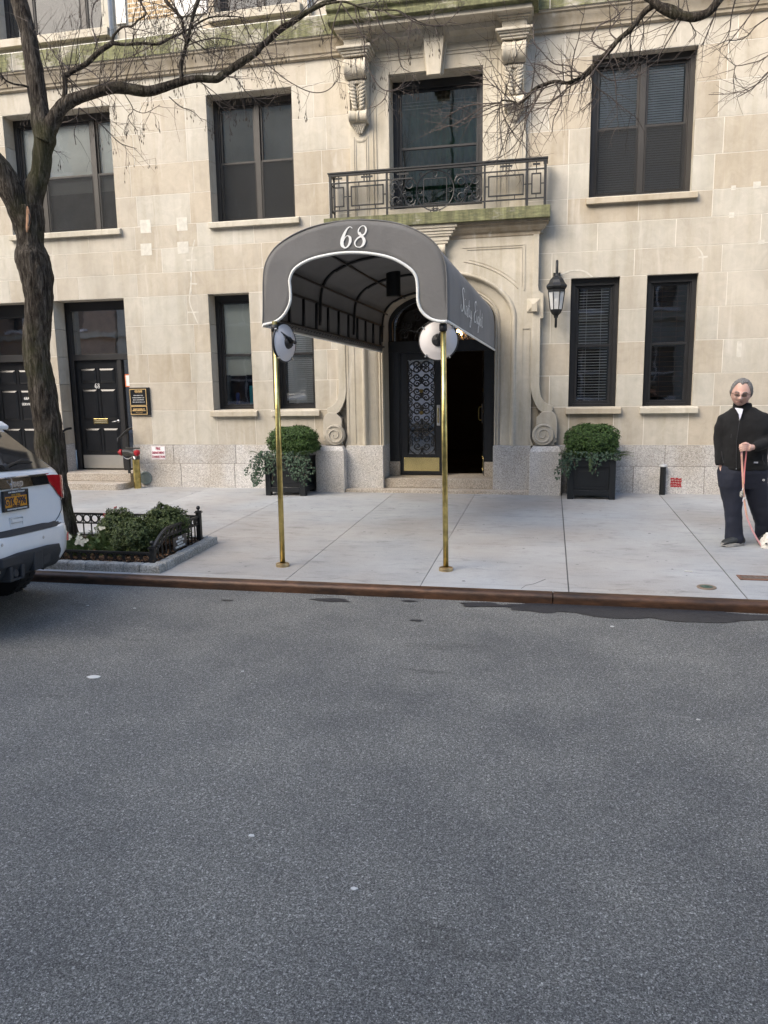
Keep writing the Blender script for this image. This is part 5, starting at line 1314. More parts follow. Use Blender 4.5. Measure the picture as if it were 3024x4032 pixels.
def twig(mb, pods, p, d, L, r, lev, droop=.0, maxlev=2):
    n = max(4, int(L/.085)); pts = [p]; cur = p.copy(); d = d.normalized()
    for i in range(n):
        d = (d + Vector((rt.uniform(-1,1), rt.uniform(-1,1)*.6, rt.uniform(-1,1)))*.20 + Vector((0,0,-droop*.1))).normalized()
        cur = cur + d*(L/n); pts.append(cur.copy())
    mb.tube(pts, [max(.0010, r*(1-.78*i/n)) for i in range(n+1)], 3 if r < .005 else 4, cap=False)
    if lev < maxlev:
        for i in range(1, n):
            if rt.random() < (.62 if lev == 0 else .42):
                t_ = (pts[i+1]-pts[i-1]).normalized(); sx = t_.cross(Vector((0,1,0))).normalized()*rt.choice((-1,1))
                dd = (t_*.75 + sx*rt.uniform(.5,1.0) + Vector((0,rt.uniform(-.5,.5),0))).normalized()
                twig(mb, pods, pts[i], dd, L*rt.uniform(.28,.55)*(1-.4*i/n), max(.0015, r*.55), lev+1, droop, maxlev)
    if pods is not None and rt.random() < .20:
        for q in range(rt.randint(2,6)):
            e = pts[-1-rt.randint(0, min(3,n-1))]; hgt = rt.uniform(.03,.10)
            e2 = e+Vector((rt.uniform(-.02,.02),rt.uniform(-.02,.02),-hgt)); pods.tube([e,e2],[.0009,.0009],3,cap=False)
            pods.tube([e2, e2-Vector((.002,0,.012)), e2-Vector((0,0,.028))], [.0015,.0045,.0015], 5)
def sprout(mb, pods, Q, Rr, n, L0, L1, r, up=.6, droop=.15, s0=.1, s1=1.0, maxlev=2, side=None):
    for k in range(n):
        i = min(len(Q)-2, max(1, int((s0+(s1-s0)*rt.random())*(len(Q)-1)))); t_ = (Q[i+1]-Q[i-1]).normalized()
        up_ = rt.random() < up
        d = t_*rt.uniform(.1,.9)+Vector((rt.uniform(-.5,.5), rt.uniform(-.7,.7), rt.uniform(.4,1.0)*(1 if up_ else -.8)))
        twig(mb, pods, Q[i], d, rt.uniform(L0,L1), r*rt.uniform(.7,1.2), 0, droop if up_ else droop*2.2, maxlev)
TR = thing('street_tree', 'bare street tree leaning in the railed bed, its long limb reaching over the windows', 'tree')
tr = MB(); YT = 7.2
limb(tr, [(246,2200,150),(238,2090,122),(222,1990,112),(208,1890,106),(196,1760,103),(184,1640,101),(163,1512,98),(146,1400,97),(143,1331,95),(150,1240,100),(152,1150,105),(140,1070,118),(124,1015,128),(120,975,104),(118,930,96),(112,880,112),(104,820,120)], YT, YT, 36, 8, .10)
limb(tr, [(112,900,90),(60,780,100),(12,690,92),(-60,600,84),(-150,480,76),(-260,300,66),(-380,60,56)], YT, YT-.5, 24, 8, .09)
limb(tr, [(110,900,84),(122,800,86),(140,740,76),(158,681,70),(168,600,72),(176,545,84),(168,495,78),(158,430,68),(148,380,66),(132,253,64),(109,127,61),(84,40,61),(60,-60,60),(20,-250,54),(-20,-500,46)], YT, YT+.1, 26, 8, .08)
Q1,R1 = limb(tr, [(172,560,66),(196,500,58),(236,430,52),(270,402,46),(310,384,42),(380,362,40),(440,348,40),(485,347,42),(540,356,40),(591,359,38),(642,344,34),(718,321,32),(781,310,28),(849,312,26),(870,300,28),(895,283,27),(959,240,27),(1005,211,24),(1030,182,22),(1056,160,24),(1106,114,23),(1161,80,20),(1212,46,18),(1275,13,17),(1330,-10,14),(1390,-40,12)], YT, YT+.7, 18, 6, .10)
QB,RB_ = limb(tr, [(246,415,20),(256,360,19),(257,304,18),(270,291,19),(300,272,19),(337,253,19),(388,207,18),(443,169,18)], YT+.05, YT+.1, 10, 6, .06)
QC,RC = limb(tr, [(443,169,14),(448,140,10),(477,110,9),(500,104,8),(523,101,8),(545,78,7),(574,55,6),(560,20,6),(540,-20,5)], YT+.1, YT, 8)
QD,RD = limb(tr, [(443,169,15),(485,175,13),(530,173,12),(570,171,12),(624,173,11),(675,148,10),(720,128,9),(760,105,8),(800,80,7),(840,66,6),(900,64,5),(960,68,4)], YT+.1, YT+.4, 8)
QE,RE = limb(tr, [(716,322,20),(714,290,17),(713,253,16),(727,203,15),(735,169,15)], YT+.3, YT+.3, 10)
QF,RF = limb(tr, [(735,169,12),(726,140,11),(722,110,11),(716,76,12),(693,46,11),(655,8,12),(640,-30,11)], YT+.3, YT+.2, 8)
QG,RG = limb(tr, [(735,169,14),(745,130,13),(754,90,14),(766,40,15),(781,0,16),(790,-40,15)], YT+.3, YT+.5, 8)
QH,RH = limb(tr, [(1050,166,9),(1075,130,8),(1110,100,8),(1150,84,7),(1180,80,6)], YT+.55, YT+.3, 6)
QI,RI = limb(tr, [(1260,20,11),(1349,6,9),(1407,24,8),(1473,39,8),(1521,39,6),(1566,42,6),(1600,60,5),(1655,88,4),(1715,110,4),(1730,160,3)], YT+.6, YT+.5, 6)
QJ,RJ = limb(tr, [(118,345,9),(90,336,8),(60,332,7),(28,320,7),(0,300,6),(-40,290,5)], YT, YT-.3, 6)
tr.build('trunk', M['bark'], TR, smooth=True)
cr = MB(); pd = MB()
for pts in ([(1338,7,6),(1371,53,5),(1424,133,5),(1434,166,5),(1438,225,5),(1458,285,4.5),(1491,338,4),(1524,358,3.5),(1560,355,3),(1607,338,2)],[(1477,46,6),(1504,113,5),(1563,166,4.5),(1570,225,4),(1583,265,3.5),(1617,285,2)],[(1344,7,6),(1308,120,5),(1306,220,4),(1330,240,3),(1338,270,2)],
            [(1000,219,5),(1066,265,4.5),(1133,318,4),(1219,361,4),(1285,358,3.5),(1331,311,3),(1340,260,2)],[(1524,358,3.5),(1516,385,3.5),(1490,412,3),(1450,428,2)],[(491,371,4),(524,431,3.5),(504,464,3),(543,517,2)],[(524,431,3),(570,445,2.6),(630,413,2)],
            [(311,424,5),(398,491,4.5),(464,557,4),(500,575,3.5),(538,585,2)],[(311,424,5),(305,455,4),(270,478,5),(215,484,5),(190,482,6)],[(300,490,3.5),(292,520,3.5),(299,570,3)],[(206,586,4),(225,598,3),(240,597,2)],
            [(880,300,5),(930,310,4),(955,345,3.5),(990,380,3),(1030,388,3),(1075,372,2)],[(665,380,4),(710,420,3.5),(760,440,3),(800,480,2)],[(800,330,4),(850,400,3.5),(900,450,3),(890,470,2)],[(735,180,5),(790,160,5),(850,150,4.5),(920,160,4),(990,190,3.5),(1030,210,2.5)],
            [(270,291,6),(262,262,5),(225,230,5),(200,190,4.5),(175,150,4),(130,120,3)],[(388,207,5),(375,150,5),(362,90,5),(365,30,5),(390,-10,4)],[(735,169,6),(700,150,5),(640,160,4),(560,200,4),(500,230,3)],[(1566,42,5),(1640,90,4),(1700,100,4),(1745,100,3.5),(1790,60,3),(1830,10,2)]):
    Q, r_ = limb(cr, pts, YT+.3, YT+.5, 5, 5, 0)
    for k in range(2,len(Q)-1):
        if rt.random() < .42: twig(cr, pd, Q[k], (Q[k]-Q[k-1]).normalized()*.6+Vector((rt.uniform(-1,1),rt.uniform(-.6,.6),rt.uniform(-1,.7))), rt.uniform(.12,.38), .0028, 1, .2)
for (Q, r_, n, L0, L1, up) in ((Q1,R1,26,.35,.95,.72),(QB,RB_,12,.3,.8,.6),(QC,RC,9,.3,.7,.6),(QD,RD,16,.3,.85,.5),(QE,RE,8,.3,.7,.6),(QF,RF,10,.3,.8,.6),(QG,RG,12,.4,.9,.5),(QH,RH,5,.2,.5,.5),(QI,RI,12,.25,.7,.35),(QJ,RJ,5,.2,.5,.4)):
    sprout(cr, pd, Q, r_, int(n*1.3), L0, L1, .0054, up)
# scaffold of the crown above the frame so that it reads as a tree from elsewhere
for (px,py,ex,ey,yy) in ((20,-250,300,-700,1.0),(20,-250,-400,-800,-.8),(-20,-500,200,-1100,.4),(-380,60,-900,-400,-.6),(-380,60,-600,-500,.5),(1390,-40,1800,-300,.6),(790,-40,900,-500,.3),(640,-30,500,-500,-.2)):
    Q, r_ = limb(cr, [(px,py,26),((px+ex)/2+30,(py+ey)/2,16),(ex,ey,5)], YT, YT+yy, 6, 6, .03); sprout(cr, None, Q, r_, 12, .4, 1.1, .006, .7, maxlev=1)
cr.build('crown', M['twig'], TR); pd.build('seed_pods', M['pod'], TR)
M['scar'] = simple('bare_wood', (.30,.17,.10), .85, var=.35, vs=25, bump=.4, bs=60)
def scar(pts, Y):
    b = MB(); P = []
    for (px,py,w) in pts:
        d = ray(px,py); k = (Y)/d.y; P.append((d*k+Vector((0,0,CAM_Z)), w*.5*k/3004.22))
    Q = spline([p for p,_ in P], 4); Rr = [q.x for q in spline([(w,0,0) for _,w in P], 4)]; b.tube(Q, Rr, 8, flat=.5); return b
scar([(106,915,5),(108,896,15),(112,862,22),(110,830,15),(107,812,5)], YT-.135).build('bark_wound', M['scar'], TR, smooth=True)
scar([(112,890,4),(117,862,9),(113,842,4)], YT-.16).build('bark_hollow', M['rubber'], TR, smooth=True)
scar([(150,1755,5),(163,1800,12),(176,1850,12),(190,1888,6)], YT-.118).build('bark_wound', M['scar'], TR, smooth=True)
# tree beyond the right edge
T2 = thing('street_tree', 'bare tree outside the right picture edge whose twigs hang before the right windows', 'tree')
tr = MB(); Y2 = 7.3
x2 = 4.6
tr.tube(spline([(x2,7.2,.08),(x2+.02,7.2,1.0),(x2-.05,7.22,2.4),(x2-.1,7.25,3.6),(x2-.2,7.3,4.6)],6), [.19,.17]+[.16-.002*k for k in range(23)], 20)
tr.tube(spline([(x2-.2,7.3,4.5),(x2-.1,7.4,5.6),(x2+.3,7.5,7.2),(x2+.4,7.5,9)],6), [.12-.004*k for k in range(19)], 12)
P, rr = limb_pts([(2960,-190,34),(2900,-90,32),(2830,0,32),(2790,48,32),(2735,68,34),(2690,62,34),(2650,55,34),(2600,28,34),(2570,5,26),(2520,-20,18)], Y2)
P = [Vector((x2-.2,7.3,4.55)), (Vector((x2-.2,7.3,4.6))+P[0])/2+Vector((0,0,.05))]+P; rr = [.11,.075]+rr
Q = spline(P, 6); tr.tube(Q, [q.x for q in spline([(r,0,0) for r in rr], 6)], 12)
K1,k1 = limb(tr, [(2700,62,22),(2650,30,18),(2600,18,16),(2560,30,24),(2525,62,22),(2481,117,20),(2432,160,18),(2395,204,20),(2346,247,18),(2327,278,17),(2272,321,14),(2235,327,13),(2185,321,14),(2136,336,14),(2110,348,14),(2087,368,13),(2065,392,12),(2050,404,11),(2040,410,9),(2020,400,7),(1979,395,7),(1970,404,6)], Y2, Y2+.25, 10, 5, .06)
K2,k2 = limb(tr, [(2740,75,18),(2700,66,14),(2640,60,12),(2590,20,10),(2560,-10,10)], Y2, Y2, 8)
K3,k3 = limb(tr, [(2340,250,13),(2300,290,11),(2270,310,8),(2215,330,6)], Y2+.1, Y2+.1, 6)
tr.build('trunk', M['bark'], T2, smooth=True)
cr = MB(); pd = MB()
ex = [[(1970,404,5),(1886,410,4.5),(1830,420,4),(1780,446,3.5),(1752,464,2)],[(1970,404,5),(1901,422,4),(1828,470,3.5),(1780,495,3),(1750,498,2)],[(1968,408,4.5),(1900,440,4),(1832,485,3.5),(1800,502,2)],[(1970,404,5),(1975,380,4),(1960,350,3.5),(1930,325,3),(1905,290,2.5),(1900,262,2)],[(1975,405,5),(1980,450,4),(2000,490,4),(2030,540,3),(2050,560,2)],
 [(2327,278,7),(2330,310,5),(2350,345,5),(2400,380,4),(2460,430,3),(2515,470,3)],[(2346,270,6),(2390,310,5),(2440,315,4),(2510,300,4),(2550,272,3)],[(2350,350,5),(2330,400,4),(2290,440,3)],[(2136,336,9),(2120,380,6),(2080,450,5),(2060,520,4),(2010,590,3.5),(1965,620,3)],[(2110,348,7),(2100,420,5),(2050,480,4.5),(2000,540,4),(1990,600,3)],
 [(2185,321,7),(2210,380,5),(2200,430,4.5),(2180,470,4),(2175,520,3)],[(2235,327,7),(2220,370,5),(2180,390,4),(2140,420,4),(2060,450,3)],[(2272,321,7),(2230,350,6),(2170,400,5),(2100,410,5),(2000,450,3)],[(2290,300,7),(2240,260,5),(2180,250,5),(2130,200,4),(2105,170,4),(2100,90,3)],[(2300,290,6),(2250,280,5),(2190,290,5),(2140,260,4),(2090,250,3)],
 [(2395,204,8),(2350,180,6),(2330,150,6),(2360,100,6),(2420,70,5),(2460,30,4)],[(2432,160,7),(2400,120,5),(2440,60,5),(2400,10,4),(2380,-20,3)],[(2481,117,6),(2480,200,4),(2470,260,3),(2507,240,2)],[(2525,62,6),(2535,120,4),(2520,200,3.5),(2508,270,3)],[(2690,62,7),(2660,110,5),(2620,180,4),(2600,215,3)],[(2700,62,6),(2730,110,4),(2740,140,3),(2712,165,2)],
 [(2830,0,7),(2810,70,5),(2785,130,4),(2762,185,3)],[(2900,-20,6),(2880,60,5),(2870,130,4),(2830,200,3)],[(3000,-20,6),(2960,50,5),(2900,130,4),(2860,180,3)],[(3040,60,6),(2980,100,5),(2930,150,4),(2870,160,3)],[(3060,180,6),(3010,230,5),(2950,250,4),(2895,258,3),(2875,228,2)],[(3060,250,6),(3010,300,5),(2960,350,4.5),(2905,382,3)],[(3050,270,5),(3000,320,4),(2900,365,3),(2790,372,2)],[(2895,258,3),(2888,300,2.5),(2886,320,2)]]
for pts in ex:
    Q, r_ = limb(cr, pts, Y2+.1, Y2+.2, 5, 5, 0)
    for k in range(2,len(Q)-1):
        if rt.random() < .50: twig(cr, pd if rt.random() < .2 else None, Q[k], (Q[k]-Q[k-1]).normalized()*.8+Vector((rt.uniform(-.9,.6),rt.uniform(-.6,.6),rt.uniform(-.8,.8))), rt.uniform(.10,.40), .0030, 1, .05)
for (Q, r_, n, L0, L1, up) in ((K1,k1,42,.25,.75,.42),(K2,k2,9,.3,.8,.4),(K3,k3,8,.2,.5,.4)): sprout(cr, None, Q, r_, n, L0, L1, .0056, up, .05)
for k in range(14):
    p = Vector((x2+rt.uniform(-.3,.5),7.4,rt.uniform(5,9))); twig(cr, None, p, Vector((rt.uniform(-1,1),rt.uniform(-1,1),.6)), rt.uniform(1,2), .012, 0, 0, 2)
cr.build('crown', M['twig'], T2)

# ================================================================= greenery helpers
def leafmat(name, lo, hi, rough=.55):
    t = NT(name); a = t.ramp(t.attr(), [(0, lo), (.7, hi), (1, tuple(min(1,x*1.35) for x in hi))])
    b_ = t.n('BsdfPrincipled'); t.l(a, b_.inputs['Base Color']); b_.inputs['Roughness'].default_value = rough; b_.inputs['Specular IOR Level'].default_value = .35
    tr_ = t.n('BsdfTranslucent'); t.l(a, tr_.inputs[0]); mx = t.n('MixShader'); mx.inputs[0].default_value = .18
    t.l(b_.outputs[0], mx.inputs[1]); t.l(tr_.outputs[0], mx.inputs[2]); t.l(mx.outputs[0], t.out.inputs[0]); return t.m
M['box_leaf'] = leafmat('boxwood_leaf', (.022,.052,.014), (.070,.125,.032)); M['ivy_leaf'] = leafmat('ivy_leaf', (.016,.036,.022), (.060,.100,.060), .35)
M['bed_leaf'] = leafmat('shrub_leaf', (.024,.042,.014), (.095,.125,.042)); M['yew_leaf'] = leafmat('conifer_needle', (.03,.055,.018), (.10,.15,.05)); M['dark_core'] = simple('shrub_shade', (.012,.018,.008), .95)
rl = random.Random(9)
def leafq(mb, p, nrm, s, asp=.55):
    nrm = Vector(nrm).normalized(); u = nrm.orthogonal().normalized(); u = (Matrix.Rotation(rl.random()*6.28, 3, nrm) @ u); v = nrm.cross(u)
    mb.cur = rl.random(); f = nrm*s*.18
    mb.add([p-u*s, p-v*s*asp+f, p+u*s, p+v*s*asp+f], [(0,1,2),(0,2,3)])
def shrub(name, label, cat, c, r, n, s, mat, group=None, pw=2.6, lumps=.10, flat=None, seed=1):
    o = thing(name, label, cat, group); c = Vector(c); b = MB(); sp = Vector((seed*3.1,seed*1.7,seed))
    for k in range(n):
        d = Vector((rl.gauss(0,1),rl.gauss(0,1),rl.gauss(0,1))).normalized()
        if d.z < -.75: d.z = abs(d.z)
        kk = (abs(d.x)**pw+abs(d.y)**pw+abs(d.z)**pw)**(-1/pw)
        rr = 1+lumps*2.2*noise.noise(d*2.4+sp)+lumps*1.3*noise.noise(d*7+sp)
        depth = 1-.32*rl.random()**2.0+ (.09*rl.random() if rl.random() < .16 else 0)
        p = c+Vector((d.x*r[0],d.y*r[1],d.z*r[2]))*kk*rr*depth
        if p.z < .10: continue
        leafq(b, p, d+Vector((rl.uniform(-.8,.8),rl.uniform(-.8,.8),rl.uniform(-.5,.9))), s*rl.uniform(.7,1.25))
    b.build('foliage', mat, o)
    b = MB(); b.ball((0,0,0), 1, 18, 12)  # dark inner core paints shade between the leaves; no branches are modelled
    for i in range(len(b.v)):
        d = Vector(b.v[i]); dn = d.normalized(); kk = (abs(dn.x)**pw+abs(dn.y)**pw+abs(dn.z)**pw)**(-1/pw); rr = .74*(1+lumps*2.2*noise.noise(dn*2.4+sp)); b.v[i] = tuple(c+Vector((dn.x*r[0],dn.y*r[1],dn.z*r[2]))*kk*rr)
    b.build('shade_core', M['dark_core'], o); return o
def ivyleaf(mb, p, nrm, s):
    nrm = Vector(nrm).normalized(); dn = Vector((0,0,-1)); dn = (dn-nrm*dn.dot(nrm)); dn = dn.normalized() if dn.length > .1 else nrm.orthogonal(); dn = Matrix.Rotation(rl.uniform(-.7,.7),3,nrm) @ dn; sx = nrm.cross(dn)
    mb.cur = rl.random(); f = nrm*s*.15
    L = [(0,-.35),(.55,-.55),(.42,-.08),(.85,.15),(.38,.32),(0,1.0),(-.38,.32),(-.85,.15),(-.42,-.08),(-.55,-.55)]
    P = [p+f]+[p+sx*s*x*.8+dn*s*y*.8 for x,y in L]; mb.add(P, [(0,i,i%10+1) for i in range(1,11)])
def needles(mb, p, d, L, s=.02, n=26):
    d = Vector(d).normalized(); pts = [p+d*L*k/6+Vector((0,0,-.25*L*(k/6)**2)) for k in range(7)]
    for k in range(n):
        t_ = k/n*6; i = min(5,int(t_)); q = pts[i].lerp(pts[i+1], t_-i); mb.cur = rl.random()
        for sg in (-1,1):
            a = d.cross(Vector((rl.uniform(-.3,.3),rl.uniform(-.3,.3),1))).normalized()*sg; tip = q+(a+d*.8)*s*rl.uniform(.7,1.2); w = d*s*.13
            mb.add([q-w,q+w,tip],[(0,1,2)])
    mb.tube(pts, .002, 3, cap=False)

# ================================================================= planters at the entrance
def planter(x0, x1, y0, label):
    o = thing('planter_box', label, 'planter', 'black planters flanking the entrance'); y1 = y0+.56; z0 = sw(y0); zt = .745
    b = MB(); f = .085
    for (xa,xb,ya,yb) in ((x0,x0+f,y0,y0+f),(x1-f,x1,y0,y0+f),(x0,x0+f,y1-f,y1),(x1-f,x1,y1-f,y1)): b.box(xa,xb,ya,yb,z0,zt-.02)
    b.box(x0+f,x1-f,y0,y0+.02,z0+.055,z0+.13); b.box(x0+f,x1-f,y0,y0+.02,zt-.11,zt-.02); b.box(x0,x0+.02,y0+f,y1-f,z0+.055,z0+.13); b.box(x1-.02,x1,y0+f,y1-f,z0+.055,z0+.13); b.box(x0,x0+.02,y0+f,y1-f,zt-.11,zt-.02); b.box(x1-.02,x1,y0+f,y1-f,zt-.11,zt-.02)
    b.build('frame', M['planter'], o, bevel=.004)
    b = MB(); b.box(x0+f,x1-f,y0+.026,y0+.05,z0+.13,zt-.11); b.box(x0+.026,x0+.05,y0+f,y1-f,z0+.13,zt-.11); b.box(x1-.05,x1-.026,y0+f,y1-f,z0+.13,zt-.11); b.box(x0+f+.05,x1-f-.05,y0+.020,y0+.026,z0+.19,zt-.17)
    b.build('panel', M['planter'], o, bevel=.003)
    b = MB(); b.box(x0-.022,x1+.022,y0-.022,y0+.06,zt-.02,zt+.004); b.box(x0-.022,x1+.022,y1-.06,y1+.022,zt-.02,zt+.004); b.box(x0-.022,x0+.06,y0+.06,y1-.06,zt-.02,zt+.004); b.box(x1-.06,x1+.022,y0+.06,y1-.06,zt-.02,zt+.004); b.build('rim', M['planter'], o, bevel=.004)
    b = MB(); b.box(x0+.06,x1-.06,y0+.06,y1-.06,zt-.10,zt-.03); b.build('soil', simple('dark_soil', (.03,.022,.015), .95), o)
    return o
M['planter'] = simple('black_planter_paint', (.004,.006,.008), .5, var=.2, vs=4, bump=.08, bs=40)
planter(.255,.905,10.97,'black wooden planter box right of the arched entrance, its front panel uncovered')
planter(-4.215,-3.585,10.875,'black wooden planter box left of the entrance, half hidden by hanging ivy')
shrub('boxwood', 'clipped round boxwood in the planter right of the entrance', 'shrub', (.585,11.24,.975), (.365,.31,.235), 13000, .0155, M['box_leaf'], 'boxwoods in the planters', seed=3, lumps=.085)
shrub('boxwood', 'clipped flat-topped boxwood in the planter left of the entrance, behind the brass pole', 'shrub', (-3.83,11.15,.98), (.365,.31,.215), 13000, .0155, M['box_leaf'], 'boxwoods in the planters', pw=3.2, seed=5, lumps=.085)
def ivy(label, x0, x1, y0, strands, seed):
    o = thing('ivy', label, 'ivy', 'ivy trailing from the planters'); rl.seed(seed); b = MB(); v = MB(); zt = .76
    for k in range(260):        # mat on the rim
        x = rl.uniform(x0-.06,x1+.06); y = y0+rl.uniform(-.07,.12); ivyleaf(b, Vector((x,y,zt+rl.uniform(-.03,.09))), (rl.uniform(-.5,.5),-1,rl.uniform(.1,1.2)), rl.uniform(.02,.038))
    for (fx, L, spread, dens) in strands:
        x = x0+(x1-x0)*fx; pts = [Vector((x, y0-.01, zt+.03)), Vector((x+spread*.3, y0-.055, zt-.01))]
        n = int(L/.04)
        for q in range(n): p = pts[-1]; pts.append(p+Vector((spread*.12+rl.uniform(-.018,.018), rl.uniform(-.006,.006), -.04)))
        v.tube(pts, .0022, 4)
        for p in pts:
            for q in range(dens): ivyleaf(b, p+Vector((rl.uniform(-.05,.05),rl.uniform(-.035,-.002),rl.uniform(-.03,.03))), (rl.uniform(-.6,.6),-1,rl.uniform(-.2,.7)), rl.uniform(.018,.034))
    b.build('leaves', M['ivy_leaf'], o); v.build('stems', simple('ivy_stem', (.14,.10,.06), .8), o)
ivy('thick ivy trailing down both sides of the left planter', -4.215,-3.585,10.875, [(-.10,.36,-.10,6),(-.05,.40,-.12,6),(.0,.42,-.08,6),(.05,.36,-.04,5),(.12,.26,0,5),(.18,.2,0,4),(.28,.12,0,4),(.36,.08,0,3),(.58,.18,0,4),(.64,.24,0,4),(.70,.30,0,5),(.76,.34,.02,4),(.82,.24,.02,4),(.90,.30,.04,5),(.97,.40,.03,4),(1.04,.32,.06,4),(.25,.42,0,1),(1.08,.22,.08,4),(-.16,.26,-.14,5)], 4)
ivy('ivy trailing over the left corner and middle of the right planter', .255,.905,10.97, [(-.05,.18,-.10,5),(.0,.26,-.06,5),(.04,.22,-.02,5),(.10,.14,0,4),(-.12,.30,-.08,4),(.52,.10,0,4),(.56,.20,0,3),(.60,.10,0,3)], 8)
for (cx, y0, lst, lab) in ((.58,10.97,[(-.34,.0,.22,-.5),(-.30,0,.2,-.4),(.30,.0,.24,.5),(.34,0,.26,.7),(.36,.02,.2,.6),(-.2,0,.2,-.3),(.25,.02,.22,.4),(.32,.0,.26,.9),(-.02,-.0,.2,0)],'yellowish conifer sprigs sticking out of the right planter'),(-3.9,10.875,[(.25,.02,.22,.3),(.3,0,.2,.5),(-.42,0,.16,-.8),(.2,.0,.2,.1),(.33,.05,.22,.6)],'conifer sprigs tucked into the ivy of the left planter')):
    b = MB()
    for (dx, dy, L, sx) in lst:
        for q in range(4): needles(b, Vector((cx+dx+rl.uniform(-.03,.03), y0+dy, .78+rl.uniform(-.02,.05))), (sx+rl.uniform(-.2,.2), -.6, .45 if sx else -.9), L*rl.uniform(.7,1.1), .024)
    thing('conifer_sprigs', lab, 'plant', 'conifer sprigs in the planters', mb=b, mat=M['yew_leaf'])

# ================================================================= railed tree bed
def J2(x, y): return (260+x/2.676, 1950+y/2.676)
o = thing('stone_edging', 'rough granite block edging around the tree bed beside the kerb', 'edging')
M['block'] = granite('edging_granite', (.62,.66,.68)); rn = random.Random(2)
def block(x0,x1,y0,y1):
    b = MB(); b.shade(rn.random()); z0 = sw((y0+y1)/2)-.01; nx, ny, nz = 5, 5, 3; zt = z0+.085
    b.ball((0,0,0),1,4,4); b.v = []; b.f = []; b.sh = []
    def gr_(fn, u, v): b.grid(fn, u, v)
    pt_ = lambda x,y,z: (lambda q: (q.x+.010*noise.noise(q*22), q.y+.010*noise.noise(q*22+Vector((5,0,0))), q.z+.007*noise.noise(q*25+Vector((0,7,0)))))(Vector((x,y,z)))
    ins = .007
    gr_(lambda u,v: pt_(x0+ins+(x1-x0-2*ins)*u, y0+ins+(y1-y0-2*ins)*v, zt), 6, 6)
    for (ax,ay,bx,by) in ((x0,y0,x1,y0),(x1,y0,x1,y1),(x1,y1,x0,y1),(x0,y1,x0,y0)):
        def f_(u,v):
            cx, cy = (x0+x1)/2, (y0+y1)/2; x = ax+(bx-ax)*u; y = ay+(by-ay)*u
            if v > .99: x = cx+(x-cx)*(1-ins*2/(x1-x0)); y = cy+(y-cy)*(1-ins*2/(y1-y0)); return pt_(x,y,zt)
            return pt_(x,y,z0+(zt-.008-z0)*v/.75 if v <= .76 else zt)
        gr_(f_, 6, 4)
    b.build('stone_block', M['block'], o, auto=60)
x = -3.57
for k in range(24):
    L_ = rn.uniform(.17,.21); block(x-L_,x-.006,6.40,6.51); x -= L_
    if x < -7.6: break
y = 6.515
while y < 7.6: L_ = rn.uniform(.17,.22); block(-3.68,-3.57,y,y+L_-.006); y += L_
xe = x; x = -3.69
while x > xe: L_ = rn.uniform(.2,.24); block(x-L_,x-.006,7.63,7.73); x -= L_
rl.seed(3)
b2 = MB(); b2.grid(lambda u,v: (xe+(-3.66-xe)*u, 6.49+1.16*v, .130+.02*v+.03*noise.noise(Vector((u*20,v*8,0)))), 60, 20); structure(b2.build('bed_soil', simple('bark_mulch', (.050,.028,.015), .95, var=.6, vs=60, bump=1, bs=80)))
b = MB()
for k in range(5200):
    x = rl.uniform(-4.9,-3.68); y = rl.uniform(6.52,7.62); leafq(b, Vector((x,y,.158+rl.uniform(-.01,.02))), (rl.uniform(-.6,.6),rl.uniform(-.6,.6),1), rl.uniform(.008,.02), .5)
t = NT('mulch_chip'); t.bsdf(t.ramp(t.attr(), [(0,(.03,.018,.010)),(.6,(.12,.06,.028)),(1,(.24,.14,.07))]), .9); q = b.build('mulch_chips', t.m); q['kind'] = 'stuff'
# low iron fence
fe = thing('bed_fence', 'low black iron fence with a row of rings around the tree bed', 'fence')
NX, NY0, NY1 = -3.715, 6.545, 7.56
def post(x, y, top):
    z0 = sw(y)+.03; b = MB(); r_ = .024
    b.box(x-r_,x+r_,y-r_,y+r_,z0,top); b.box(x-r_*1.45,x+r_*1.45,y-r_*1.45,y+r_*1.45,top,top+.010); b.box(x-r_*1.1,x+r_*1.1,y-r_*1.1,y+r_*1.1,top+.010,top+.022)
    b.lathe([(.012,top+.02),(.009,top+.038)], (x,y,0), 10); b.ball((x,y,top+.055), .022, 12, 8); b.build('post', M['iron'], fe, auto=40)
post(NX,NY0,PY(*J2(845,560),NY0).z); post(NX,NY1,PY(*J2(1390,185),NY1).z)
xL = -6.9
post(xL,NY0,.27); post(xL,NY1,.42)
def panel(pA, pB, zt, zr, zb, pitch, bal=True, zfn=None, n=None):
    """one fence run from pA to pB (x, y); heights may follow a function of s"""
    b = MB(); A_ = Vector((pA[0],pA[1],0)); B2_ = Vector((pB[0],pB[1],0)); L = (B2_-A_).length; u = (B2_-A_)/L
    zfn = zfn or (lambda s: 0.0)
    P = lambda s, z: A_+u*L*s+Vector((0,0,z))
    N = 20
    for z, w in ((zt,.020),(zr,.014)):
        for k in range(N): b.bar(P(k/N, z+zfn(k/N)), P((k+1)/N, z+zfn((k+1)/N)), .026 if w > .018 else .016, w)
    b.bar(P(0,zb),P(1,zb),.018,.016)
    m = n or int(L/pitch); r_ = (zt-zr)*.5-.010
    for k in range(m):
        s = (k+.5)/m; c_ = P(s,(zt+zr)/2+zfn(s)); nrm = Vector((-u.y,u.x,0))
        for q in range(16):
            a0, a1 = q*PI/8, (q+1)*PI/8; b.bar(c_+u*r_*math.cos(a0)*.98+Vector((0,0,r_*math.sin(a0))), c_+u*r_*math.cos(a1)*.98+Vector((0,0,r_*math.sin(a1))), .014, .008, up=nrm)
        s2 = k/m
        if k: b.bar(P(s2,zr+zfn(s2)),P(s2,zt+zfn(s2)),.008)
        if bal and k: b.bar(P(s2,zb),P(s2,zr+zfn(s2)),.011)
    b.build('fence_panel', M['iron'], fe)
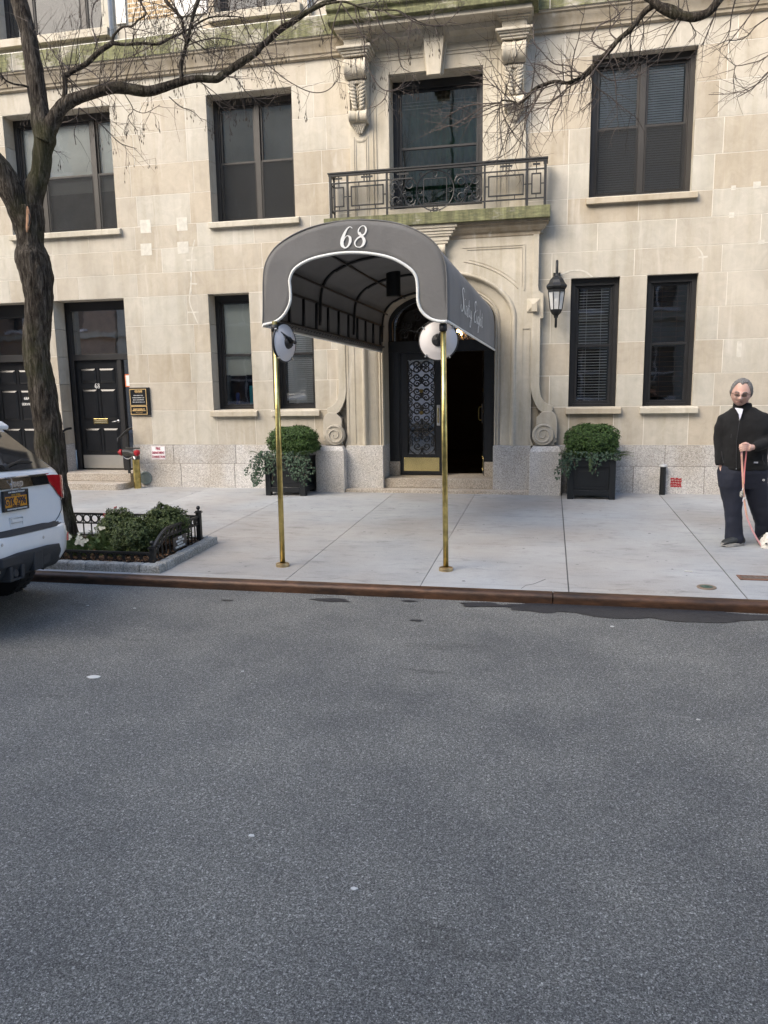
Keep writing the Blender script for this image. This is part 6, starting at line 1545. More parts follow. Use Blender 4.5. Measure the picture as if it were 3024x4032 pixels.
zf = PY(*J2(400,597),NY0).z; zfb = PY(*J2(600,715),NY0).z
panel((xL,NY0),(NX-.026,NY0), zf, zfb+.004, zfb-.012, .093, False)
zb1 = PY(*J2(700,205),NY1).z; zb2 = PY(*J2(250,293),NY1).z
panel((xL,NY1),(NX-.026,NY1), zb1, zb2, .19, .098)
ze = PY(*J2(1400,225),NY1).z
z_n = PX(*J2(880,560),NX).z; z_m = PX(*J2(1020,355),NX).z; 
def side_z(s):
    return (z_n-ze)*max(0,(1-s/.30))**1.5 + (z_m-ze)*(1-s)*min(1, s/.30)*1.1
panel((NX,NY0+.026),(NX,NY1-.026), ze, ze-.082, .165, .1, True, side_z, 12)
b = MB(); b.box(-3.690,-3.682,6.90,7.19,.19,.32); o = thing('small_sign', 'small black plaque with white words hanging on the side of the bed fence', 'sign'); b.build('plate', M['black_paint'], o)
b = MB(); put_text(b, [('PLEASE',.028,0,.045,.9,.0006),('PROTECT OUR',.028,0,.015,.9,.0006),('PLANTS &',.028,0,-.015,.9,.0006),('CURB YOUR DOG',.028,0,-.045,.9,.0006)], mat_axes((-3.680,7.045,.255),(0,1,0),(0,0,1),(1,0,0))); b.build('lettering', M['white_letter'], o)
# bed plants
def bedp(x, y, Y): return PY(*J2(x,y), Y)
c_ = bedp(1045,290,7.22); shrub('shrub', 'rounded green shrub at the back right of the tree bed', 'shrub', (c_.x,7.22,c_.z-.02), (.235,.21,.18), 10000, .0125, M['bed_leaf'], 'shrubs in the tree bed', 2.1, .16, seed=11)
c_ = bedp(560,330,7.15); shrub('shrub', 'olive green shrub at the left behind the others in the tree bed', 'shrub', (c_.x,7.15,c_.z-.04), (.215,.21,.19), 9000, .0125, M['bed_leaf'], 'shrubs in the tree bed', 2.1, .16, seed=12)
c_ = bedp(740,430,6.88); shrub('shrub', 'bushiest shrub in the middle front of the tree bed', 'shrub', (c_.x,6.88,c_.z-.035), (.235,.22,.20), 12000, .0125, M['bed_leaf'], 'shrubs in the tree bed', 2.1, .16, seed=13)
b = MB(); rl.seed(6)
for k in range(190):
    x = rl.uniform(-5.0,-4.1); y = rl.uniform(6.66,7.2); p = Vector((x,y,.16)); needles(b, p, (rl.uniform(-.9,.9),rl.uniform(-.9,.3),rl.uniform(.4,1.3)), rl.uniform(.10,.24), .028, 30)
thing('conifer_greens', 'feathery conifer branches spread at the left of the tree bed', 'plant', mb=b, mat=M['yew_leaf'])
def flowers(pts, name, label, m_pet, m_stem, s, berries=False):
    o = thing(name, label, 'flowers'); f = MB(); st_ = MB()
    for (x, y, Y) in pts:
        p = bedp(x, y, Y); st_.tube([Vector((p.x+rl.uniform(-.02,.02),p.y+.02,.16)), p], .0025, 4)
        if berries: 
            for q in range(7): f.ball(tuple(p+Vector((rl.uniform(-.014,.014),rl.uniform(-.014,.014),rl.uniform(-.03,.012)))), .0065, 6, 5)
        else:
            for q in range(6):
                a_ = q*PI/3; d = Vector((math.cos(a_),-.5,math.sin(a_))); e_ = d.cross(Vector((0,1,0))).normalized(); f.add([p, p+d*s*.55+e_*s*.42, p+d*s, p+d*s*.55-e_*s*.42], [(0,1,2),(0,2,3)])
            f.ball(tuple(p-Vector((0,s*.4,0))), s*.25, 6, 5)
    st_.build('stem', m_stem, o); f.build('petals' if not berries else 'berries', m_pet, o)
wp = simple('white_petal', (.78,.78,.70), .6, var=.06); gs = simple('flower_stem', (.06,.10,.03), .8)
rl.seed(12)
flowers([(rl.gauss(15,18),rl.gauss(415,22),6.62) for k in range(13)]+[(rl.gauss(150,32),rl.gauss(475,28),6.62) for k in range(24)], 'white_flowers', 'cluster of white flowers at the foot of the tree, beside the car bumper', wp, gs, .019)
flowers([(rl.gauss(368,18),rl.gauss(345,6),6.9) for k in range(9)], 'white_flowers', 'small single white bloom between the conifer branches and the shrubs', wp, gs, .017)
flowers([(515,128,7.3),(520,155,7.3),(478,195,7.35),(492,200,7.35),(400,200,7.4),(420,205,7.4)], 'red_berries', 'red berry sprigs rising behind the leftmost bed shrub', M['red_paint'], gs, .02, True)
# white van parked across the street, mirrored in the entrance glass
o = thing('parked_van', 'white panel van parked across the street behind the camera', 'van')
b = MB(); b.prism([(-7.2,.45),(-7.2,2.35),(-7.0,2.5),(-3.1,2.5),(-2.6,2.3),(-2.0,1.35),(-1.2,1.15),(-1.1,.45)], 'y', -5.0, -3.15); b.build('body', simple('white_van_paint', (.75,.75,.76), .35), o, bevel=.06, seg=3)
b = MB(); b.box(-3.6,-2.75,-3.149,-3.14,1.45,2.1); b.add([(-2.55,-3.3,2.2),(-2.0,-3.3,1.42),(-2.0,-4.85,1.42),(-2.55,-4.85,2.2)],[(0,1,2,3)]); b.build('window', M['glass_far'], o)
for x in (-6.3,-2.0):
    for y in (-3.2,-4.95):
        b = MB(); b.lathe([(.001,y-.1),(.34,y-.1),(.34,y+.1),(.001,y+.1)], (x,0,.34), 20, 'y'); b.build('wheel', M['rubber'], o, auto=40)
# ================================================================= parked car
CAR = thing('parked_car', 'white sport utility vehicle parked at the kerb beside the tree bed, seen from behind', 'car')
CAR.location = (-3.935, 5.095, 0); CAR.rotation_euler = (-.055, 0, R(4))
t = NT('white_car_paint'); a = t.ramp(t.noise(1.5, 4, .6), [(.35, (.76,.77,.78)), (.65, (.82,.83,.835))]); a = t.mix(a, t.ramp(t.noise(40, 4, .7), [(.3, .95), (.7, 1.0)]), .6, 'MULTIPLY'); M['car_white'] = t.bsdf(a, .32, 0, coat=.7)
M['car_glass'] = simple('tinted_car_glass', (.018,.017,.016), .04, 0, var=.3, vs=1, spec=1.0)
M['cladding'] = simple('dark_bumper_plastic', (.022,.026,.032), .6, var=.15, bump=.3, bs=300)
M['red_lens'] = simple('red_lens', (.42,.012,.016), .12, var=.15, vs=8, coat=1.0)
M['clear_lens'] = simple('clear_lens', (.50,.40,.38), .10, var=.2, vs=20, coat=1.0)
ST = [ # x', ztop, hw belt, hw top, zbottom, crown
 (0.0,.715,.44,.42,.52),(-.02,.725,.51,.49,.46),(-.06,.730,.585,.565,.43),(-.105,.732,.645,.62,.42),(-.118,.80,.655,.63,.41),(-.135,.93,.67,.645,.41),(-.155,1.06,.70,.675,.40),(-.185,1.15,.745,.71,.39),(-.23,1.19,.80,.74,.38),(-.32,1.265,.855,.72,.36),(-.45,1.385,.88,.66,.32),(-.57,1.50,.885,.60,.28),
 (-.62,1.575,.89,.58,.27),(-.80,1.60,.90,.575,.27),(-1.3,1.625,.905,.57,.27),(-2.0,1.64,.905,.57,.27),(-2.6,1.60,.905,.57,.27),(-2.95,1.49,.90,.60,.27),(-3.25,1.28,.90,.66,.27),(-3.5,1.10,.89,.76,.27),(-3.9,1.06,.87,.74,.27),(-4.2,1.0,.83,.70,.30),(-4.40,.86,.74,.62,.35),(-4.48,.60,.62,.55,.40)]
def ring(s):
    x, zt, hb, ht, zb = s
    pts = [(0,zb),(hb*.8,zb),(hb-.015,min(zb+.07,.60)),(hb,min(zb+.22,.615)),(hb,.63),(hb-.004,min(.80,zt-.05))]
    z_sh = 1.10
    if zt > 1.14: pts += [(hb-.012,.97),(hb-.035,1.10),(hb-.055,1.135),(ht+.05,zt-.09),(ht,zt-.03),(ht-.09,zt-.004),(0,zt+.015)]
    else: pts += [(hb-.012,min(.97,zt-.03)),(hb-.02,zt-.025),(ht+.005,zt-.012),(ht-.03,zt-.003),(ht-.06,zt),(ht-.12,zt),(0,zt)]
    pts = [(p[0], min(p[1], zt+.015)) for p in pts]
    full = pts + [(-p[0],p[1]) for p in pts[-2:0:-1]]
    return [(x,p[0],p[1]) for p in full]
b = MB(); rs_ = [ring(s) for s in ST]; n = len(rs_[0])
for r_ in rs_: b.v += r_
for j in range(len(rs_)-1):
    for i in range(n): b.face(j*n+i, (j+1)*n+i, (j+1)*n+(i+1)%n, j*n+(i+1)%n)
b.face(*range(n)); b.face(*[(len(rs_)-1)*n+i for i in range(n)][::-1])
body = b.build('body', M['car_white'], CAR, auto=48)
# wheel arches cut with dark liners
def xsurf(y, z):     # rear surface at height z and offset y
    P = [(.45,0.0),(.715,0.0),(.73,-.10),(.80,-.118),(.93,-.135),(1.06,-.155),(1.15,-.185),(1.19,-.23),(1.265,-.32),(1.5,-.57),(1.6,-.62)]
    x = P[0][1]
    for i in range(len(P)-1):
        if P[i][0] <= z <= P[i+1][0]: x = P[i][1]+(P[i+1][1]-P[i][1])*(z-P[i][0])/(P[i+1][0]-P[i][0])
    if z > P[-1][0]: x = P[-1][1]
    Hh = [(0,.44),(-.02,.51),(-.06,.585),(-.105,.645),(-.118,.655),(-.135,.67),(-.155,.70),(-.185,.745),(-.23,.80),(-.32,.855),(-.45,.88),(-.62,.89),(-1,.905)]
    ay = abs(y); xe = 0
    for i in range(len(Hh)-1):
        if Hh[i][1] <= ay <= Hh[i+1][1]: xe = Hh[i][0]+(Hh[i+1][0]-Hh[i][0])*(ay-Hh[i][1])/(Hh[i+1][1]-Hh[i][1])
    return min(x, xe)
def patch(mb, ys, zlo, zhi, off, nz=4):
    """patch over the rear surface; zlo/zhi are functions of y"""
    base = len(mb.v); N = len(ys)
    for y in ys:
        for k in range(nz+1):
            z = zlo(y)+(zhi(y)-zlo(y))*k/nz; mb.v.append((xsurf(y,z)+off, y+(off*.6 if y > .7 else (-off*.6 if y < -.7 else 0)), z))
    for i in range(N-1):
        for k in range(nz): mb.face(base+i*(nz+1)+k, base+(i+1)*(nz+1)+k, base+(i+1)*(nz+1)+k+1, base+i*(nz+1)+k+1)
lerp = lambda L: (lambda y: next((L[i][1]+(L[i+1][1]-L[i][1])*(y-L[i][0])/(L[i+1][0]-L[i][0]) for i in range(len(L)-1) if L[i][0] <= y <= L[i+1][0]), L[-1][1] if y > L[-1][0] else L[0][1]))
fr_ = lambda a, c, n: [a+(c-a)*k/n for k in range(n+1)]
sym = lambda L: [(-p[0],p[1]) for p in L[::-1]]+L
# rear glass, spoiler, wiper
b = MB(); hb_, ht_ = .665, .55
b.grid(lambda u, v: (-.236-.330*v+.012+.02*math.sin(PI*u), (2*u-1)*(hb_+(ht_-hb_)*v), 1.190+.305*v), 12, 6); g_ = b.build('rear_window', M['car_glass'], CAR, smooth=True)
b = MB(); b.prism([(-.505,1.512),(-.50,1.548),(-.56,1.585),(-.72,1.606),(-.80,1.598),(-.72,1.56)], 'y', -.535, .535); b.build('spoiler', M['car_white'], CAR, bevel=.012)
b = MB(); b.tube([(-.232,.02,1.215),(-.225,.06,1.225)], .028, 10); b.tube([(-.22,.04,1.222),(-.265,.30,1.262),(-.262,.44,1.245)], [.012,.008,.005], 6); b.bar((-.255,.10,1.248),(-.268,.47,1.243),.008,.012); b.build('wiper', M['black_plastic'], CAR)
# side windows
for s_ in (-1,1):
    b = MB()
    for (x0, x1) in ((-.62,-1.15),(-1.22,-2.05),(-2.12,-2.95)):
        z1a = 1.50 if x0 > -.7 else 1.535
        b.quad((x0-.05,s_*.862,1.16),(x1,s_*.862,1.16),(x1,s_*.655,1.52 if x1 > -2.9 else 1.42),(x0-.12 if x0 > -.7 else x0,s_*.652,z1a))
    b.build('side_window', M['car_glass'], CAR)
    b = MB(); b.tube([(-.75,s_*.54,1.655),(-2.5,s_*.54,1.665)], .016, 8); b.tube([(-.75,s_*.54,1.655),(-.72,s_*.54,1.60)], .016, 6); b.tube([(-2.5,s_*.54,1.665),(-2.55,s_*.54,1.60)], .016, 6); b.build('roof_rail', M['silver'], CAR)
# chrome bar with badge and plate
b = MB(); patch(b, fr_(-.50,.50,16), lambda y: 1.058, lambda y: 1.140, .014); b.prism([(-.15,1.140),(-.135,1.15),(-.17,1.15)],'y',-.50,.50); bar_ = b.build('chrome_bar', M['chrome'], CAR, auto=30)
b = MB(); patch(b, fr_(.28,.50,6), lambda y: 1.060, lambda y: 1.128, .017); b.build('painted_reflection', M['car_glass'], bar_)  # dark patch paints a reflection onto one end of the chrome bar
b = MB(); put_text(b, [('Jeep',.085,0,0,1.05,.002)], mat_axes((-.142,.065,1.095),(0,1,0),(0,0,1),(1,0,0))); b.build('badge', M['chrome'], bar_)
pl = MB(); 
for (p,q,r_,s_) in ((-.165,.148,.888,.918),(-.165,.148,1.020,1.048),(-.165,-.150,.918,1.020),(.133,.148,.918,1.020)): pl.box(-.118,-.104,p,q,r_,s_)
pl.box(-.128,-.118,-.165,.148,.888,1.048); pf = pl.build('plate_frame', M['black_plastic'], CAR, bevel=.003)
b = MB(); b.box(-.1175,-.112,-.151,.134,.917,1.021); b.build('plate', simple('amber_plate', (.62,.27,.015), .5, var=.04), pf)
b = MB(); b.box(-.1118,-.1112,-.151,.134,1.002,1.021); b.build('plate_band', simple('plate_dark_band', (.02,.02,.05), .5), pf)
Mp = mat_axes((-.1105,-.008,0),(0,1,0),(0,0,1),(1,0,0))
b = MB(); put_text(b, [('GYK',.082,-.078,.960,.72,.001),('2996',.082,.068,.960,.72,.001),('EMPIRE STATE',.016,0,.925,1,0)], Mp); b.poly([(-.109,-.018,.965),(-.109,-.002,.972),(-.109,-.002,.955)]); b.build('plate_number', simple('plate_blue', (.015,.015,.05), .5), pf)
b = MB(); put_text(b, [('NEW YORK',.018,0,1.0115,1.2,0)], Mp); b.build('plate_state', simple('plate_gold', (.70,.42,.06), .5), pf)
b = MB(); put_text(b, [('NEW YORK, N.Y. 212 555-JEEP',.017,0,1.034,.9,0),('MANHATTAN JEEP-CHRYSLER-DODGE',.016,0,.903,.9,0)], mat_axes((-.1028,-.008,0),(0,1,0),(0,0,1),(1,0,0))); b.build('frame_lettering', M['white_letter'], pf)
# tailgate seams, handle, strip
b = MB()
def seam(pts):
    b.tube([(xsurf(y,z)+.001,y,z) for (y,z) in pts], .0035, 4, cap=False)
seam([(-.45,.735),(0,.735),(.44,.735),(.50,.745),(.56,.775),(.63,.83),(.645,.90),(.64,.945)]); b.build('tailgate_seam', M['black_plastic'], CAR)
h = MB(); yc_, zc_ = -.015, .795
h.box(-.122,-.108,yc_-.082,yc_+.082,zc_-.045,zc_-.036); h.box(-.122,-.104,yc_-.082,yc_+.082,zc_+.036,zc_+.045); h.box(-.122,-.108,yc_-.082,yc_-.073,zc_-.036,zc_+.036); h.box(-.122,-.108,yc_+.073,yc_+.082,zc_-.036,zc_+.036); h.box(-.121,-.106,yc_-.068,yc_+.068,zc_+.0,zc_+.030)
hd = h.build('tailgate_handle', M['car_white'], CAR, bevel=.003); h = MB(); h.box(-.1215,-.1165,yc_-.068,yc_+.068,zc_-.032,zc_-.001); h.build('handle_recess', simple('recess_dark', (.10,.095,.085), .7), hd)  # flat dark panel fills the handle recess
b = MB(); b.grid(lambda u, v: (-.118+.122*v-.05*abs(2*u-1)**4, (2*u-1)*(.53-.02*v), .742-.022*v**2+.008*(1 if int(v*8)%2 else 0)), 30, 8); b.build('bumper_step_pad', M['cladding'], CAR)
# tail lights
for s_ in (-1,1):
    ys = [s_*y for y in (.485,.52,.56,.60,.64,.68,.72,.755,.78,.80,.82,.84,.855,.868)]
    lo_ = lerp([(.485,1.128),(.50,1.06),(.545,1.045),(.60,.965),(.63,.935),(.70,.918),(.87,.912)]); hi_ = lerp([(.485,1.132),(.60,1.130),(.87,1.105)])
    b = MB(); patch(b, ys, lambda y: lo_(abs(y)), lambda y: hi_(abs(y)), .012, 6); 
    edge = [(xsurf(y,lo_(abs(y)))+.0,y,lo_(abs(y))) for y in ys]; 
    tl = b.build('taillight', M['red_lens'], CAR, smooth=True)
    
    b = MB(); l2 = lambda y: .942; patch(b, [s_*y for y in (.67,.70,.73,.76,.79,.815)], lambda y: .932, lambda y: .985, .0145, 2); b.build('reverse_lens', M['clear_lens'], tl)
    b = MB(); patch(b, [s_*y for y in (.63,.645,.66)], lambda y: .575, lambda y: .640, .004, 2); b.box(-.125,-.08,s_*.62-.03,s_*.62+.03,.56,.63); b.build('reflector', M['red_lens'], CAR)
for (y, z) in ((-.37,.672),(.15,.656),(-.55,.65),(.52,.640)): b = MB(); b.lathe([(.001,.004),(.010,.004),(.013,.001)], (xsurf(y,z)+.0,y,z), 12, 'x'); b.build('parking_sensor', M['silver'], CAR)
# lower black bumper
zt_ = lerp([(-.75,.45),(-.66,.51),(-.50,.555),(-.2,.585),(.2,.585),(.50,.555),(.66,.51),(.75,.45)]); zb_ = lerp([(-.75,.40),(-.5,.415),(0,.43),(.5,.415),(.75,.40)])
b = MB(); b.grid(lambda u, v: (lambda y: (-.24*abs(y/.70)**3+.014-.02*(v-.5)**2*4 - .05*(1-v), y, zb_(y)+(zt_(y)-zb_(y))*v))((2*u-1)*.70), 36, 8); lb = b.build('lower_bumper', M['cladding'], CAR, smooth=True)
m_ = lb.modifiers.new('solid', 'SOLIDIFY'); m_.thickness = .08; m_.offset = 0
b = MB(); b.box(-.06,.030,-.42,.16,.50,.575); b.box(-.08,.040,-.05,.07,.42,.575); b.box(-.08,.030,.075,.19,.44,.56); b.box(-.10,.034,-.34,-.30,.40,.50); b.box(-.10,.034,-.20,-.16,.40,.50); b.box(-.10,.030,-.34,-.16,.385,.405); b.tube([(-.4,-.25,.40),(.02,-.25,.44)], .035, 10); b.build('tow_hitch', M['cladding'], CAR, bevel=.01)
# underbody, wheels
b = MB(); b.box(-4.2,-.62,-.58,.58,.24,.36); b.build('underbody', M['rubber'], CAR)
for (x, s_) in ((-.90,1),(-.90,-1),(-3.62,1),(-3.62,-1)):
    w_ = MB(); y1 = s_*.915; y0 = s_*.68; r_ = .345
    prof = [(.20,y0),(r_-.03,y0),(r_-.008,y0+s_*.012),(r_,y0+s_*.04),(r_,y1-s_*.04),(r_-.008,y1-s_*.012),(r_-.03,y1),(.20,y1)]
    w_.lathe(prof, (x,0,r_-.0), 40, 'y')
    for k in range(40):
        a_ = 2*PI*k/40
        for q in (.25,.75): w_.obox((x+(r_+.001)*math.cos(a_+q*.1), y0+(y1-y0)*q, r_+(r_+.001)*math.sin(a_+q*.1)), (.004*math.cos(a_),0,.004*math.sin(a_)), (0,.04,0), (-.016*math.sin(a_),0,.016*math.cos(a_)))
    wh = w_.build('wheel', M['rubber'], CAR, auto=40)
    k_ = MB(); k_.lathe([(.205,y1-s_*.01),(.19,y1-s_*.03),(.06,y1-s_*.04),(.001,y1-s_*.02)], (x,0,r_), 30, 'y')
    for k in range(5): a_ = k*2*PI/5; k_.bar((x,y1-s_*.015,r_),(x+.19*math.cos(a_),y1-s_*.012,r_+.19*math.sin(a_)),.045,.012,up=(0,1,0))
    k_.build('rim', M['silver'], wh, auto=40)
    l_ = MB(); l_.lathe([(.001,s_*.9085),(.395,s_*.9085),(.41,s_*.9085),(.405,s_*.93),(.39,s_*.93),(.385,s_*.9087)], (x,0,r_-.02), 30, 'y', R(-12), R(192)); l_.build('wheel_arch', M['cladding'], CAR, smooth=True)
b = MB()
for s_ in (-1,1):
    for z in (.8,): 
        for x in (-1.18,-2.1,-3.0): b.box(x-.003,x+.003,s_*.904,s_*.907,.4,1.08)
b.build('door_seam', M['black_plastic'], CAR)
for s_ in (-1,1):
    b = MB(); b.ball((-4.30,s_*.62,.82), .12, 12, 8, (.7,1.1,.6)); b.build('headlight', M['clear_lens'], CAR, smooth=True)
    b = MB(); b.ball((-2.95,s_*.98,1.12), .1, 10, 8, (.7,1,.75)); b.build('wing_mirror', M['car_white'], CAR, smooth=True)
# ================================================================= person with a dog
def KP(x, y, dy=0.0, Y0=8.30): return PY(2724+x/2.765, 1450+y/2.765, Y0+dy)
def remesh(o, vox, sm=4, disp=None):
    m = o.modifiers.new('remesh', 'REMESH'); m.mode = 'VOXEL'; m.voxel_size = vox; m.use_smooth_shade = True
    m = o.modifiers.new('smooth', 'SMOOTH'); m.factor = .5; m.iterations = sm
    if disp:
        tx = bpy.data.textures.new('folds', 'CLOUDS'); tx.noise_scale = disp[1]; tx.noise_depth = 2
        m = o.modifiers.new('folds', 'DISPLACE'); m.texture = tx; m.texture_coords = 'GLOBAL'; m.strength = disp[0]; m.mid_level = .5
def ringloft(mb, levels, n=28, pw=2.4):
    """levels: (centre Vector, half width, half depth[, turn])"""
    b0 = len(mb.v)
    for L in levels:
        c, hw, hd = L[0], L[1], L[2]; tw = L[3] if len(L) > 3 else 0
        for k in range(n):
            a = 2*PI*k/n; ca, sa = math.cos(a), math.sin(a); kk = (abs(ca)**pw+abs(sa)**pw)**(-1/pw)
            x, y = hw*ca*kk, hd*sa*kk; mb.v.append((c.x+x*math.cos(tw)-y*math.sin(tw), c.y+x*math.sin(tw)+y*math.cos(tw), c.z))
    for j in range(len(levels)-1):
        for k in range(n): mb.face(b0+j*n+k, b0+(j+1)*n+k, b0+(j+1)*n+(k+1)%n, b0+j*n+(k+1)%n)
    mb.face(*[b0+k for k in range(n)]); mb.face(*[b0+(len(levels)-1)*n+k for k in range(n)][::-1])
PXM = 8.30/3004.22/2.765*1.0      # metres per crop pixel at the figure (about)
def lev(ky, xl, xr, d, dy=0.0, s=1.0, tw=0.0):
    a = KP(xl, ky, dy); c = KP(xr, ky, dy); m = (a+c)/2; return (m, (c.x-a.x)/2*s, d*s, tw)
per = thing('person', 'person in black zip fleece and navy trousers, one hand pocketed, holding a pink leash', 'person')
per.location = (0,0,0)
def skin():
    t = NT('skin'); n = t.noise(16, 4, .6); a = t.mix((.46,.27,.21), (.62,.42,.35), t.ramp(n, [(.3,0.0),(.7,1.0)])); a = t.mix(a, (.55,.24,.20), t.math('MULTIPLY', t.ramp(t.noise(9,3,.5), [(.5,0.0),(.7,1.0)]), .35)); 
    m = t.bsdf(a, .5, 0, bump=t.noise(90,3,.6), bstr=.1, bdist=.003); t.b.inputs['Subsurface Weight'].default_value = .08; t.b.inputs['Subsurface Radius'].default_value = (.012,.005,.003); return m
M['skin'] = skin()
bd = MB()
# head
HC = KP(538, 268, -.05); HR = (.094, .104, .134); TURN, NOD = R(-14), R(11)
HM = Matrix.Translation(HC) @ Matrix.Rotation(TURN, 4, 'Z') @ Matrix.Rotation(NOD, 4, 'X') @ Matrix.Rotation(R(5), 4, 'Y')
def g2(x, z, x0, z0, sx, sz): return math.exp(-((x-x0)/sx)**2-((z-z0)/sz)**2)
def head_pt(th, ph, extra=0.0):      # th: around (0 = face front, -Y), ph: -pi/2..pi/2
    dx, dy, dz = math.sin(th)*math.cos(ph), -math.cos(th)*math.cos(ph), math.sin(ph)
    x, y, z = dx*HR[0], dy*HR[1], dz*HR[2]
    if dz < 0:
        k = 1-.20*min(1,-dz)**2.2; x *= k
        if dy < 0: y *= 1-.06*(-dz)
        else: y *= 1-.45*(-dz)
    f = max(0, -dy); u, v = x/HR[0], z/HR[2]
    if dy < .2:
        o = 0
        o += .046*g2(u,v,0,-.26,.17,.13)+.026*g2(u,v,0,-.06,.12,.20)         # nose
        o += .012*g2(u,v,.16,-.24,.09,.07)+.012*g2(u,v,-.16,-.24,.09,.07)
        o += .010*(g2(u,v,.36,.14,.26,.07)+g2(u,v,-.36,.14,.26,.07))         # brow
        o -= .016*(g2(u,v,.36,-.01,.20,.09)+g2(u,v,-.36,-.01,.20,.09))       # sockets
        o += .010*(g2(u,v,.50,-.22,.22,.14)+g2(u,v,-.50,-.22,.22,.14))       # cheeks
        o += .008*g2(u,v,0,-.42,.30,.05)+.010*g2(u,v,0,-.58,.24,.05)-.014*g2(u,v,0,-.50,.32,.03)   # lips
        o += .014*g2(u,v,0,-.80,.26,.12)                                     # chin
        o -= .006*(g2(u,v,.30,-.36,.05,.14)+g2(u,v,-.30,-.36,.05,.14))
        y -= o*f
    n_ = Vector((x/HR[0],y/HR[1],z/HR[2])).normalized()
    return Vector((x,y,z))+n_*extra
NT_, NP_ = 64, 44; b0 = len(bd.v)
for j in range(NP_+1):
    for i in range(NT_): bd.v.append(tuple(HM @ head_pt(2*PI*i/NT_, -PI/2*.995+PI*.995*j/NP_)))
for j in range(NP_):
    for i in range(NT_): bd.face(b0+j*NT_+i, b0+j*NT_+(i+1)%NT_, b0+(j+1)*NT_+(i+1)%NT_, b0+(j+1)*NT_+i)
bd.face(*[b0+i for i in range(NT_)][::-1]); bd.face(*[b0+NP_*NT_+i for i in range(NT_)])
for s_ in (-1,1):
    st_ = len(bd.v); bd.ball((s_*.090,.012,-.012), .030, 12, 8, (.38,.75,1.15))
    for i in range(st_, len(bd.v)): bd.v[i] = tuple(HM @ Vector(bd.v[i]))
neck = KP(555, 400, .02)
bd.tube([HM @ Vector((0,.03,-.06)), KP(560,420,.02), KP(565,520,.03)], [.060,.062,.075], 20)
ringloft(bd, [lev(k[0],k[1],k[2],k[3],k[4],.86) for k in ((1090,320,820,.15,0),(960,330,815,.15,0),(740,340,825,.145,0),(600,370,800,.12,.01),(540,400,760,.09,.02),(490,480,650,.07,.02))])
for L in ([(1080,290,550,.10,0),(1350,310,540,.085,0),(1600,365,540,.075,0),(1850,385,530,.055,0),(1925,400,520,.05,0)],[(1080,560,820,.10,.06),(1350,585,820,.085,.10),(1600,665,835,.075,.16),(1840,710,840,.055,.2),(1890,715,840,.05,.2)]): ringloft(bd, [lev(a,b_,c,d,e,.86) for a,b_,c,d,e in L])
bd.tube([KP(410,560,.02),KP(325,660,.02),KP(300,760,.02),KP(302,880,.0),KP(315,1000,-.02),KP(325,1070,-.02)], [.045,.045,.04,.035,.03,.032], 12)
bd.tube([KP(750,560,.02),KP(830,660,0),KP(838,770,-.06),KP(760,830,-.15),KP(680,858,-.22),KP(650,862,-.235)], [.045,.045,.04,.034,.028,.026], 12)
# left hand: palm, four curled fingers, thumb
pal = len(bd.v); bd.ball(tuple(KP(622,864,-.245)), .040, 16, 10, (.95,.62,.92))
bd.tube([KP(660,862,-.23), KP(610,862,-.25)], [.027,.034], 12)
for i, (yy, L, r_) in enumerate(((826,1.0,.0092),(848,1.06,.0092),(871,1.0,.0088),(893,.86,.0080))):
    bd.tube([KP(612,yy+4,-.262), KP(585,yy-2,-.276), KP(585-34*L,yy+2,-.285), KP(585-62*L,yy+12,-.268), KP(585-58*L,yy+17,-.245), KP(585-36*L,yy+17,-.235)], [r_*1.15,r_*1.12,r_*1.05,r_,r_*.95,r_*.85], 9)
bd.tube([KP(618,828,-.235), KP(585,814,-.245), KP(552,822,-.245), KP(528,842,-.24)], [.013,.0115,.010,.008], 9)
# right hand, mostly in the pocket
bd.ball(tuple(KP(325,1075,-.03)), .036, 12, 8, (.7,.6,1.1))
for k in range(4): bd.tube([KP(312+9*k,1095,-.045),KP(320+10*k,1130,-.05),KP(326+10*k,1160,-.045)], [.009,.0085,.007], 8)
bd.tube([KP(345,1070,-.05),KP(362,1095,-.055),KP(366,1120,-.05)], [.010,.009,.008], 8)
body = bd.build('body', M['skin'], per); remesh(body, .0048, 1)
# hair
hb = MB(); b0 = len(hb.v); NI, NJ = 64, 30; rn = random.Random(4)
def hairline(th):      # lowest latitude covered by hair
    a = abs((th+PI) % (2*PI) - PI)
    return (.92-.15*math.exp(-(a/.20)**2)) if a < .72 else (.92-(a-.72)*1.9 if a < 1.20 else (.01-(a-1.20)*1.6 if a < 1.4 else -.31))
idx = {}
for j in range(NJ+1):
    for i in range(NI):
        th = 2*PI*i/NI; lo_ = hairline(th); ph = lo_+(PI/2-.01-lo_)*j/NJ
        e = (.004+.009*min(1, j/6))*(1+.35*noise.noise(Vector((th*3,ph*6,0))))+.004*noise.noise(Vector((th*14,ph*10,3)))
        if j == 0: e = -.004
        hb.v.append(tuple(HM @ head_pt(th, ph, e)))
for j in range(NJ):
    for i in range(NI): hb.face(b0+j*NI+i, b0+j*NI+(i+1)%NI, b0+(j+1)*NI+(i+1)%NI, b0+(j+1)*NI+i)
t = NT('grey_hair'); a = t.ramp(t.noise(120, 4, .7, sc=(1,1,.3)), [(.35,(.07,.068,.065)),(.65,(.24,.235,.23))]); M['hair'] = t.bsdf(a, .75, 0, bump=t.noise(150,3,.6,sc=(1,1,.25)), bstr=.8, bdist=.01)
hb.build('hair', M['hair'], per, smooth=True)
b = MB()
for s_ in (-1,1):
    b.tube([HM @ (head_pt(s_*R(a_), R(z_), .004)) for a_, z_ in ((9,9),(18,12),(28,12),(37,8))], [.003,.005,.0045,.002], 6)
b.build('eyebrows', M['hair'], per, smooth=True)
